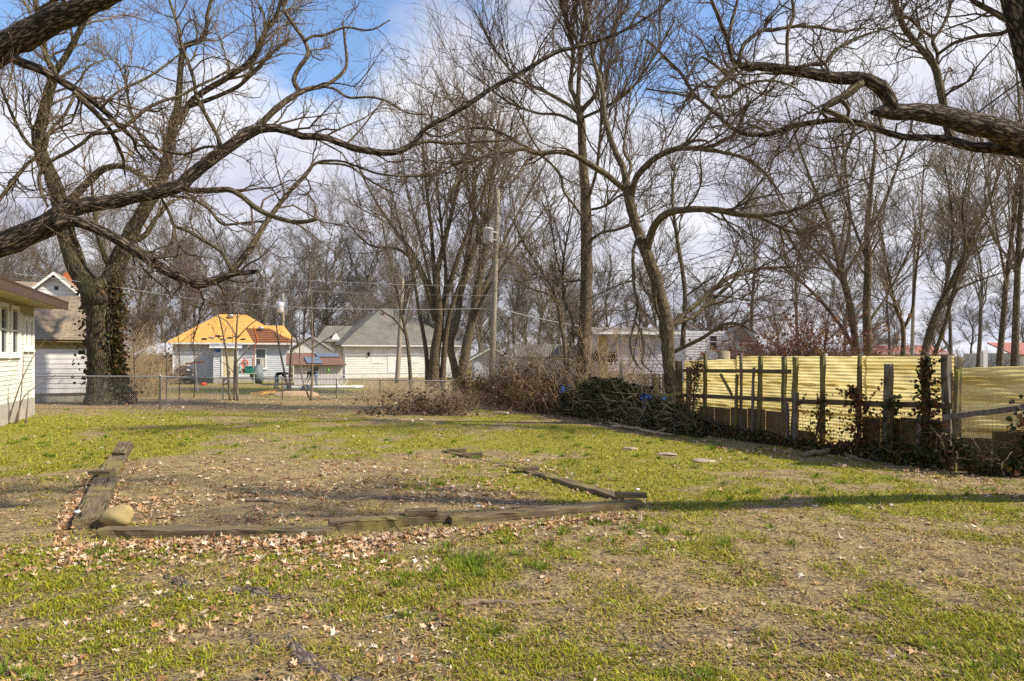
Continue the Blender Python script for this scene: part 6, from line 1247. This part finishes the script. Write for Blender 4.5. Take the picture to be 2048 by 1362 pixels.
# ---- sticks and roots
def stick(label, pts, r_, mat='stick', name='stick', sink=.4, sides=8, lumpy=.06, K=18):
    arr = np.array([np.append(G(a, b_), r_*w_) for a, b_, w_ in pts]); c_ = catmull(arr, K); c_[:, 2] = c_[:, 3]*((1-sink) if name == 'stick' else -.45)+ground_z(c_[:, 0], c_[:, 1]); rg = np.random.default_rng(int(pts[0][0]*7+pts[0][1])); c_[:, 2] += rg.normal(0, r_*.25, K)
    return tag(put_tubes(name, c_[None, :, :3], np.maximum(c_[None, :, 3], .002), sides, mat, None, rg, lumpy, True), label, 'stick' if name == 'stick' else 'root')
stick('thick bent stick lying on the lawn in the foreground', [(918, 1208, .8), (960, 1203, 1), (1010, 1205, 1), (1050, 1208, .9), (1080, 1205, .8), (1110, 1201, .5)], .017)
stick('dark stick inside the timber bed, right', [(690, 1006, .4), (720, 1000, .8), (760, 995, 1), (800, 997, .8), (815, 998, .4)], .022)
stick('brown stick inside the timber bed, left', [(490, 1002, .6), (520, 1003, 1), (550, 1005, 1), (580, 1008, .6)], .024)
for k, (a, b_, c_, d_, lb) in enumerate(((1925, 1290, 1985, 1310, 'tan stick near the lower right corner'), (1975, 1250, 2040, 1268, 'dark stick at the lower right edge'), (1985, 1175, 2060, 1190, 'thin dark stick on bare soil at the right edge'), (1655, 1145, 1690, 1148, 'short dark stick on bare soil'), (1600, 1283, 1680, 1285, 'thin twig on grass in the lower right'), (1735, 1188, 1770, 1186, 'small twig on bare soil'), (1400, 1128, 1480, 1135, 'thin twig right of the front timbers'), (590, 1190, 640, 1215, 'thin twig beside the roots'))):
    stick(lb, [(a, b_, 1), ((a+c_)/2, (b_+d_)/2-2, 1), (c_, d_, .6)], .009, 'stick' if k else 'stick_light', sides=6, K=10)
stick('long broken branch by the ivy mound', [(1222, 856, .7), (1245, 857, 1), (1275, 862, 1), (1310, 868, .8), (1345, 872, .4)], .035, 'stick_light', sink=-.6); stick('forked branch end by the ivy mound', [(1212, 846, .5), (1228, 851, .8), (1250, 858, .9)], .03, 'stick_light', sink=-.9)
stick('heavy fallen limb at the foot of the fence', [(1605, 915, .8), (1640, 912, 1), (1665, 906, 1), (1695, 902, .7)], .05, sink=-.2); stick('second fallen limb at the foot of the fence', [(1650, 905, .6), (1680, 908, 1), (1700, 916, .9), (1730, 922, .5)], .04, sink=-.1); stick('short fallen limb near the grey post', [(1730, 924, .8), (1755, 921, 1), (1785, 925, .6)], .035)
stick('surface root breaking the lawn near the bottom centre', [(455, 1192, .5), (480, 1186, 1), (510, 1186, 1.1), (540, 1192, 1), (575, 1200, .5)], .05, 'root_bark', 'surface_root', .55, 12)
stick('surface root farther left in the grass', [(330, 1158, .4), (350, 1168, .9), (370, 1177, .9), (395, 1184, .4)], .05, 'root_bark', 'surface_root', .6, 12)
stick('broad surface root at the bottom edge', [(575, 1275, .6), (590, 1295, 1.1), (612, 1318, 1.2), (640, 1340, 1), (680, 1362, .7)], .052, 'root_bark', 'surface_root', .5, 12)
stick('surface root at the very bottom edge', [(660, 1350, .5), (700, 1358, 1), (750, 1365, .8)], .045, 'root_bark', 'surface_root', .55, 12)
stick('small upright stub of root in the grass', [(495, 1262, .6), (505, 1280, 1), (508, 1300, 1)], .018, 'root_bark', 'surface_root', -.5)

# ================================================================ THINGS IN THE BACK YARD
def bag(label, px, py, Yd, r_, mat, seed, name='bag', cat='bag'):
    c_ = P(px, py, Yd); c_[2] = r_[2]*.85; return tag(lump(name, c_, r_, mat, None, np.random.default_rng(seed), 12, .22, -r_[2]*.85), label, cat)
bag('large black rubbish bag against the grey wall', 367, 740, 42.6, (.62, .45, .58), 'black_plastic', 1); bag('smaller black rubbish bag right of the large one', 382, 745, 42.3, (.42, .4, .42), 'black_plastic', 2); bag('low black rubbish bag at the house corner', 350, 750, 42.2, (.4, .35, .32), 'black_plastic', 3)
bag('grey-green tarp over something beside the window', 516, 745, 43.5, (.42, .35, .68), 'grey_tarp', 4, 'tarp', 'tarp')
bag('bright red tub on the far lawn', 408, 763, 40.5, (.2, .18, .1), 'red_plastic', 5, 'tub', 'tub')
for k, (px, r_) in enumerate(((400, .26), (412, .26), (452, .2))):
    c_ = P(px, 750, 41.5); c_[2] = r_; an = np.linspace(0, 2*np.pi, 17); q = c_+np.stack([np.cos(an)*r_*.8, np.sin(an)*.12, np.sin(an)*r_*.8], 1); tag(put_tubes('rubber_ring', q[None], np.full((1, 17), r_*.24), 8, 'tyre'), ['dark tyre leaning left of the red tub', 'dark tyre leaning behind the red tub', 'small dark tyre below the cream door'][k], 'tyre')
q = thing('garden_table', 'pale green table with boxes under the house window', 'table', P(487, 712, 42.6)*np.array([1, 1, 0])); q0_ = P(468, 712, 42.6); q0_[2] = 0
slab('top', q0_+np.array([0, 0, .62]), (1.25, .3, 0), (-.1, .5, 0), Zv*.05, 'pale_green', q)
for dx, dy in ((.03, .03), (1.1, .3), (.0, .45), (1.05, .7)): slab('leg', q0_+np.array([dx, dy, 0]), (.06, 0, 0), (0, .06, 0), Zv*.62, 'pale_green', q)
for k, (px, w_, h_, mt, lb) in enumerate(((473, .38, .36, 'pale_green', 'pale green box on the table under the window'), (497, .42, .40, 'green_paint', 'dark green box on the table under the window'), (487, .2, .22, 'rusty_steel', 'brown tin between the green boxes'))):
    c_ = P(px, 712, 42.8); c_[2] = .672; bx_ = thing('box', lb, 'box', c_); slab('body', c_-np.array([w_/2, 0, 0]), (w_, .08, 0), (-.05, .3, 0), Zv*h_, mt, bx_); slab('lid', c_-np.array([w_/2+.02, .02, -h_-.003]), (w_+.04, .08, 0), (-.05, .34, 0), Zv*.04, mt, bx_)
tp = thing('clothes_post', 'leaning white T shaped post on the far lawn', 'post', P(456, 712, 34)*np.array([1, 1, 0])); b0 = P(396, 784, 34); b0[2] = -.05; t0 = P(389, 726, 34.2)
beam('upright', b0, t0, .065, .065, 'weathered_white', tp, 4, .003, .1); beam('crossbar', t0+np.array([-.45, 0, -.04]), t0+np.array([.42, .1, .06]), .09, .09, 'rusty_steel', tp, 3, .003, .1)
for (px, py, L, lb) in ((0, 0, 0, ''),): pass
pp = np.array([P(566, 712, 35.6), P(640, 712, 36), P(727, 712, 36.4)]); pp[:, 2] = .10; tag(put_tubes('white_pipe', catmull(pp, 8)[None], np.full((1, 8), .085), 10, 'trim_white', None, None, 0, True), 'long white pipe lying on the far lawn', 'pipe')
for k, (px, py, a_) in enumerate(((515, 788, .2), (528, 786, -.3), (541, 789, .5), (535, 792, 0), (550, 786, -.1))):
    c_ = G(px, py)+Zv*(.05+.025*k); d = np.array([math.cos(a_), math.sin(a_), .06*k]); e = np.array([-math.sin(a_), math.cos(a_), .15]); tag(plate('plywood_scrap', [c_-d*.3-e*.2, c_+d*.3-e*.2, c_+d*.26+e*.2, c_-d*.3+e*.22], .015, 'osb'), ['leftmost torn plywood scrap by the wire fence', 'torn plywood scrap second from the left', 'raised torn plywood scrap of the heap', 'front torn plywood scrap of the heap', 'rightmost torn plywood scrap of the heap'][k], 'plywood')
tag(lump('dirt_mound', G(592, 791)+Zv*.0, (1.1, .6, .22), 'dirt_mound', None, np.random.default_rng(6), 10, .12, -.02), 'low tan mound of soil behind the wire fence', 'soil mound')
bag('grey tub beside the bending worker', 612, 785, 32.5, (.3, .25, .2), 'grey_tarp', 9, 'tub', 'tub'); bag('yellow bucket near the left shrubs', 300, 758, 42, (.25, .2, .18), 'yellow_plastic', 12, 'bucket', 'bucket')
wb = thing('bicycle_wheel', 'pale wheel leaning by the shed', 'wheel', P(684, 712, 40)*np.array([1, 1, 0])); c_ = P(684, 769, 40); c_[2] = .33; an = np.linspace(0, 2*np.pi, 25); put_tubes('rim', (c_+np.stack([np.cos(an)*.31, np.sin(an)*.1, np.sin(an)*.31], 1))[None], np.full((1, 25), .022), 6, 'trim_white', wb)
put_tubes('spoke', np.array([[c_, c_+np.array([math.cos(a)*.31, math.sin(a)*.1, math.sin(a)*.31])] for a in np.linspace(0, 5.8, 12)]), np.full((12, 2), .004), 3, 'galvanised', wb)
gl = P(657, 741, 40.75); tag(lump('green_float', gl-np.array([0, .06, 0]), (.09, .07, .11), 'lime', None, np.random.default_rng(4), 8, .05), 'lime green ball hung on the shed wall', 'ball')
def crumpled(c, w_, h_, mat, parent, seed):
    """creased plastic sheet hanging in folds"""
    rg = np.random.default_rng(seed); n_ = 16; u, v = np.meshgrid(np.linspace(-1, 1, n_), np.linspace(-1, 1, n_), indexing='ij')
    ed = 1-.18*np.sin(u*4+seed)-.12*np.cos(v*5); x = c[0]+u*w_*.5*ed+.04*rg.normal(size=u.shape)*w_; z = c[2]+v*h_*.5*(1-.2*np.sin(u*3+1))+.03*rg.normal(size=u.shape)*h_
    y = c[1]+.10*np.sin(u*6+v*2+seed)*w_+.08*np.sin(v*7-u*3)*w_+.05*rg.normal(size=u.shape)*w_; z = np.maximum(z, .01)
    V = np.concatenate([np.stack([x, y, z], -1).reshape(-1, 3), np.stack([x, y+.012, z], -1).reshape(-1, 3)]); i_ = np.arange(n_*n_).reshape(n_, n_); q = np.stack([i_[:-1, :-1], i_[1:, :-1], i_[1:, 1:], i_[:-1, 1:]], -1).reshape(-1, 4)
    bd = np.concatenate([i_[:, 0], i_[-1, 1:], i_[-2::-1, -1], i_[0, -2:0:-1]]); b2 = np.roll(bd, -1)
    return put('sheet', V, [q, q[:, ::-1]+n_*n_, np.stack([bd, bd+n_*n_, b2+n_*n_, b2], 1)], mat, parent)
for (px, py, Yd, w_, h_, lb, mt) in ((1130, 795, 20.7, .36, .72, 'crumpled blue plastic sheet in the brush', 'blue_tarp'), (1306, 805, 16.6, .62, .40, 'blue plastic behind the broken rail', 'blue_tarp'), (1212, 766, 19.6, .95, .32, 'black plastic bundle atop the ivy mound', 'black_plastic'), (1288, 783, 17.6, .7, .36, 'dark bag behind the broken boards', 'black_plastic')):
    c_ = P(px, py, Yd); o = thing('plastic_sheet', lb, 'plastic', (c_[0], c_[1], 0)); crumpled(c_, w_, h_, mt, o, int(px)); lump('heap', np.array([c_[0], c_[1]+.25, .3]), (w_*.45, .15, max(.2, c_[2]-.1-.2)), 'plywood_dark', o, np.random.default_rng(3), 8, .2, -.3)

# ---- two roofers bending over
def person(label, base, face, shirt, seed, s=1.0, hat=None):
    """bent forward; face=+1 looks to +x"""
    o = thing('person', label, 'person', base); fx = face
    J = {'pelvis': (0, 0, .92), 'waist': (.12*fx, 0, 1.02), 'chest': (.36*fx, 0, 1.10), 'neck': (.52*fx, 0, 1.06), 'head': (.62*fx, 0, 1.02), 'crown': (.72*fx, 0, .97),
         'hipL': (0, .10, .88), 'kneeL': (.06*fx, .12, .48), 'ankL': (-.02*fx, .12, .07), 'toeL': (.15*fx, .13, .03), 'hipR': (0, -.10, .88), 'kneeR': (.0, -.13, .48), 'ankR': (-.12*fx, -.13, .07), 'toeR': (.06*fx, -.14, .03),
         'shL': (.44*fx, .18, 1.05), 'elL': (.46*fx, .22, .77), 'wrL': (.56*fx, .18, .52), 'haL': (.60*fx, .17, .43), 'shR': (.44*fx, -.18, 1.05), 'elR': (.50*fx, -.22, .77), 'wrR': (.62*fx, -.18, .54), 'haR': (.66*fx, -.17, .46)}
    R_ = {'pelvis': .15, 'waist': .14, 'chest': .155, 'neck': .06, 'head': .095, 'crown': .085, 'hipL': .10, 'hipR': .10, 'kneeL': .07, 'kneeR': .07, 'ankL': .05, 'ankR': .05, 'toeL': .045, 'toeR': .045, 'shL': .07, 'shR': .07, 'elL': .048, 'elR': .048, 'wrL': .035, 'wrR': .035, 'haL': .04, 'haR': .04}
    Eg = [('pelvis', 'waist'), ('waist', 'chest'), ('chest', 'neck'), ('neck', 'head'), ('head', 'crown'), ('pelvis', 'hipL'), ('hipL', 'kneeL'), ('kneeL', 'ankL'), ('ankL', 'toeL'), ('pelvis', 'hipR'), ('hipR', 'kneeR'), ('kneeR', 'ankR'), ('ankR', 'toeR'), ('chest', 'shL'), ('shL', 'elL'), ('elL', 'wrL'), ('wrL', 'haL'), ('chest', 'shR'), ('shR', 'elR'), ('elR', 'wrR'), ('wrR', 'haR')]
    names = list(J); me = bpy.data.meshes.new('body'); me.from_pydata([tuple(c*s for c in J[k]) for k in names], [(names.index(a), names.index(b_)) for a, b_ in Eg], []); ob = bpy.data.objects.new('body', me); COL.objects.link(ob); ob.parent = o
    bpy.context.view_layer.objects.active = ob; md = ob.modifiers.new('skin', 'SKIN'); md.use_smooth_shade = True
    for k, sv in zip(names, me.skin_vertices[0].data): sv.radius = (R_[k]*s, R_[k]*s); sv.use_root = k == 'pelvis'
    ob.modifiers.new('sub', 'SUBSURF').levels = 2; ob.modifiers['sub'].render_levels = 2
    dg = bpy.context.evaluated_depsgraph_get(); ev_ = ob.evaluated_get(dg); nm = bpy.data.meshes.new_from_object(ev_); ob.modifiers.clear(); ob.data = nm
    nm.materials.clear()
    for mt in (shirt, 'denim', 'skin', 'black_plastic'): nm.materials.append(MT[mt])
    for pl in nm.polygons:
        c_ = pl.center/s; x = c_.x*fx
        low = c_.z < .94-.35*max(0, x-.02) and x < .22
        pl.material_index = 3 if c_.z < .09 and x < .3 else (1 if low else (2 if (x > .55 and abs(c_.y) < .12 and c_.z > .85) or (c_.z < .62 and x > .4) else 0)); pl.use_smooth = True
    ORG[ob.name] = np.array(base, float)
    hc = np.array(base)+np.array([.70*fx, 0, 1.02])*s
    lump('hair' if not hat else 'cap', hc, (.10*s, .105*s, .07*s), hat or 'black_plastic', o, np.random.default_rng(seed), 8, .04)
    for sy, nm_ in ((.17, 'L'), (-.17, 'R')):
        hp_ = np.array(base)+np.array(J['ha'+nm_])*np.array([1, 1, 1])*s
        fg = np.array([[hp_+np.array([0, (k-1.5)*.02, 0])*s, hp_+np.array([.03*fx, (k-1.5)*.022, -.05])*s, hp_+np.array([.02*fx, (k-1.5)*.022, -.09+.01*abs(k-1.5)])*s] for k in range(4)]+[[hp_, hp_+np.array([.04*fx, -.03*np.sign(sy), -.02])*s, hp_+np.array([.06*fx, -.03*np.sign(sy), -.05])*s]]); put_tubes('hand', fg, np.tile([.011, .010, .007], (5, 1))*s, 5, 'skin', o, None, 0, True)
    return o
person('person in black shirt and jeans bending forward before the shed', (P(633, 712, 36.8)[0], 36.8, 0), -1, 'black_shirt', 1, .84, 'cap_tan')
person('person in jeans stooping beside the corner of the stripped house', (P(553, 712, 36.5)[0], 36.5, 0), 1, 'black_shirt', 2, .80)

# ================================================================ GRASS, LEAVES AND TWIGS ON THE GROUND
rg = np.random.default_rng(400)
nb = 375000
py = 722+(1420-722)*rg.random(nb)**1.05; px = rg.uniform(-140, 2190, nb); yy = F*CH/(py-HY); xx = (px-1024)/F*yy
gr, de = cover(xx, yy); fd = fdist(xx, yy)
ok = (rg.random(nb) < de) & (yy < 62) & ((fd > .35) | (yy > 27))
xx, yy, gr = xx[ok], yy[ok], gr[ok]; n = len(xx)
clump_x = fbm(xx, yy, 3.5, 70)
green = rg.random(n) < gr*.85
hgt = np.where(green, rg.uniform(.014, .042, n), rg.uniform(.008, .03, n))*(.5+clump_x)*(1+yy*.012)
wid = (.0022+.00055*yy)*rg.uniform(.7, 1.4, n)
th_ = rg.uniform(0, 2*np.pi, n); lean_ = np.where(green, rg.uniform(.2, 1.6, n), rg.uniform(.8, 3.5, n)); d = np.stack([np.cos(th_), np.sin(th_), 0*th_], 1); sd_ = np.stack([-np.sin(th_), np.cos(th_), 0*th_], 1)
b0 = np.stack([xx, yy, ground_z(xx, yy)-.003], 1); mid_p = b0+d*(hgt*lean_*.35)[:, None]+Zv*(hgt*.6)[:, None]; tip = b0+d*(hgt*lean_*1.0)[:, None]+Zv*(hgt*np.where(green, 1.0, .75))[:, None]
V = np.stack([b0-sd_*wid[:, None], b0+sd_*wid[:, None], mid_p+sd_*(wid*.8)[:, None], mid_p-sd_*(wid*.8)[:, None], tip], 1)
base_i = np.arange(n)[:, None]*5; quads = base_i+np.array([0, 1, 2, 3]); tris = base_i+np.array([3, 2, 4])
gcol = np.array([[.25, .28, .018], [.33, .34, .024], [.42, .38, .035], [.18, .22, .015]]); dcol = np.array([[.46, .33, .12], [.58, .44, .19], [.36, .25, .10], [.26, .17, .08], [.52, .38, .11]])
cc = np.where(green[:, None], gcol[rg.integers(0, 4, n)], dcol[rg.integers(0, 5, n)])*rg.uniform(.75, 1.25, (n, 1)); cv = np.repeat(np.concatenate([np.clip(cc, 0, 1), np.ones((n, 1))], 1), 5, 0)
tag(put('grass', V.reshape(-1, 3), [quads, tris], 'grass_blade', None, False, {'Col': ('POINT', 'FLOAT_COLOR', cv)}, org=(0, 0, 0)), 'short patchy green and straw coloured grass on the lawn', 'grass', kind='stuff')
# bright tufts
tx, ty = [], []
for (a, b_, sx, sy, m_) in ((900, 1125, 70, 22, 26), (1000, 1140, 50, 12, 6), (1290, 1075, 120, 18, 22), (995, 1262, 6, 3, 2), (800, 1235, 8, 4, 2), (200, 1110, 22, 6, 7), (1085, 1138, 4, 2, 2), (30, 1350, 40, 15, 5), (1380, 1355, 40, 6, 5), (1950, 1330, 60, 20, 6), (130, 880, 160, 25, 26), (1250, 900, 250, 22, 40), (1700, 985, 250, 18, 26), (500, 895, 120, 10, 10)):
    p_ = rg.normal(a, sx, m_), rg.normal(b_, sy, m_); yv = F*CH/(p_[1]-HY); tx.append((p_[0]-1024)/F*yv); ty.append(yv)
tx, ty = np.concatenate(tx), np.concatenate(ty); per = 34; n = len(tx)*per; r_ = np.abs(rg.normal(0, .045, n))*np.repeat(1+ty*.04, per); an = rg.uniform(0, 6.28, n); xx = np.repeat(tx, per)+np.cos(an)*r_; yy = np.repeat(ty, per)+np.sin(an)*r_
hgt = rg.uniform(.03, .075, n); wid = (.002+.0004*yy)*rg.uniform(.7, 1.3, n); d = np.stack([np.cos(an), np.sin(an), 0*an], 1); sd_ = np.stack([-np.sin(an), np.cos(an), 0*an], 1); ln_ = rg.uniform(.1, .9, n)
b0 = np.stack([xx, yy, ground_z(xx, yy)-.003], 1); mid_p = b0+d*(hgt*ln_*.3)[:, None]+Zv*(hgt*.6)[:, None]; tip = b0+d*(hgt*ln_)[:, None]+Zv*hgt[:, None]
V = np.stack([b0-sd_*wid[:, None], b0+sd_*wid[:, None], mid_p+sd_*(wid*.8)[:, None], mid_p-sd_*(wid*.8)[:, None], tip], 1); base_i = np.arange(n)[:, None]*5
cc = np.array([[.13, .21, .015], [.17, .25, .02], [.21, .27, .03]])[rg.integers(0, 3, n)]*rg.uniform(.7, 1.3, (n, 1)); cv = np.repeat(np.concatenate([np.clip(cc, 0, 1), np.ones((n, 1))], 1), 5, 0)
tag(put('grass_tufts', V.reshape(-1, 3), [base_i+np.array([0, 1, 2, 3]), base_i+np.array([3, 2, 4])], 'grass_blade', None, False, {'Col': ('POINT', 'FLOAT_COLOR', cv)}, org=(0, 0, 0)), 'bright green tufts of taller grass dotted over the lawn', 'grass', kind='stuff')
# fallen leaves
def along(poly, n, spread, rg, exp=True):
    poly = np.array(poly, float); t_ = rg.random(n)*(len(poly)-1); i = np.minimum(t_.astype(int), len(poly)-2); u = (t_-i)[:, None]; q = poly[i]*(1-u)+poly[i+1]*u
    return q[:, 0]+rg.normal(0, 8, n), q[:, 1]+(rg.exponential(spread, n) if exp else rg.normal(0, spread, n))
PX, PY, ZZ = [], [], []
def scat(px, py, z=0.0): PX.append(px); PY.append(py); ZZ.append(np.full(len(px), z))
scat(*along([(110, 1092), (300, 1092), (500, 1090), (660, 1084), (800, 1072)], 900, 16, rg), .02); scat(*along([(760, 1072), (900, 1064), (1100, 1045), (1290, 1028)], 420, 9, rg), .02)
scat(*along([(240, 1088), (640, 1082)], 260, 5, rg), .05)
scat(*along([(120, 1070), (150, 1020), (185, 960)], 320, 12, rg, False), .02); scat(*along([(215, 1040), (240, 960)], 120, 10, rg, False), .02)
scat(rg.uniform(230, 1150, 2800), rg.uniform(915, 1050, 2800)); scat(rg.uniform(-60, 900, 1700), 1090+rg.random(1700)**1.1*290); scat(rg.uniform(800, 2100, 350), 1080+rg.random(350)*300)
scat(rg.uniform(250, 900, 1300), rg.normal(806, 7, 1300)); scat(rg.uniform(-60, 2100, 1500), 820+rg.random(1500)**1.3*270); scat(*along([(1040, 940), (1240, 1000)], 160, 12, rg, False))
fx_, fo_ = rg.uniform(980, 2080, 1500), rg.uniform(-1.5, -.3, 1500); fc = np.array([fence_at(a, b_) for a, b_ in zip(fx_, fo_)]); scat(1024+F*fc[:, 0]/fc[:, 1], HY+F*CH/fc[:, 1])
px, py, zz = np.concatenate(PX), np.concatenate(PY), np.concatenate(ZZ); k = (py > 735) & ((zz > 0) | (rg.random(len(px)) < np.clip(3.2*(fbm((px-1024)/np.maximum(py-HY, 9)*CH, F*CH/np.maximum(py-HY, 9), 1.3, 77)-.36), .05, 1))); px, py, zz = px[k], py[k], zz[k]; yv = F*CH/(py-HY); xv = (px-1024)/F*yv
LEAF = [(.46, .27, .13), (.55, .36, .20), (.36, .19, .09), (.62, .46, .30), (.28, .15, .08), (.50, .33, .20), (.70, .58, .44)]
C = np.stack([xv, yv, ground_z(xv, yv)+.012+zz*rg.random(len(xv))], 1)
lv = leaf_cloud('fallen_leaves', C, .052*np.clip(.8+yv*.03, .9, 1.5), LEAF, rg, 'leaf_litter', None, 'stuff', 'maple', .80, .45); tag(lv, 'scattered dry tan and russet leaves, banked against the front timbers', 'fallen leaves')
# pale chips
m_ = 17000; px = rg.uniform(-60, 2100, m_); py = 790+rg.random(m_)**.95*590; kk = rg.random(m_) < np.clip(.25+2.4*(fbm((px-1024)/(py-HY)*CH, F*CH/(py-HY), 1.1, 177)-.42)+np.where((py < 1060) & (py > 915) & (px > 220) & (px < 1150), .3, 0)+np.where(px < 900, .12, 0), .04, 1); px, py = px[kk], py[kk]; yv = F*CH/(py-HY); xv = (px-1024)/F*yv; C = np.stack([xv, yv, ground_z(xv, yv)+.012], 1)
ch_ = leaf_cloud('leaf_chips', C, .024*(1+yv*.045), [(.62, .50, .34), (.50, .36, .20), (.36, .22, .12), (.20, .12, .07), (.52, .36, .18), (.14, .09, .06), (.42, .25, .12), (.30, .19, .11), (.70, .60, .45)], rg, 'leaf_litter', None, 'stuff', 'blade', .75, .3); tag(ch_, 'small pale chips of broken leaf and bark on the lawn', 'debris')
# thin twig litter
m_ = 3200; px = rg.uniform(-60, 2100, m_); py = 830+rg.random(m_)**.8*560; yv = F*CH/(py-HY); xv = (px-1024)/F*yv; an = rg.uniform(0, 6.28, m_); ln = rg.uniform(.04, .22, m_); s_ = np.stack([np.cos(an)*ln, np.sin(an)*ln, rg.normal(0, .008, m_)], 1); c0 = np.stack([xv, yv, ground_z(xv, yv)+.012], 1)
tw = put_tubes('twig_litter', np.stack([c0-s_/2, c0+rg.normal(0, .01, (m_, 3))*np.array([1, 1, .3]), c0+s_/2], 1), np.tile([.0022, .0024, .0014], (m_, 1))*(1+yv*.04)[:, None], 3, 'twig_warm', org=(0, 0, 0)); tag(tw, 'thin dry twigs strewn over the lawn', 'twigs', kind='stuff')
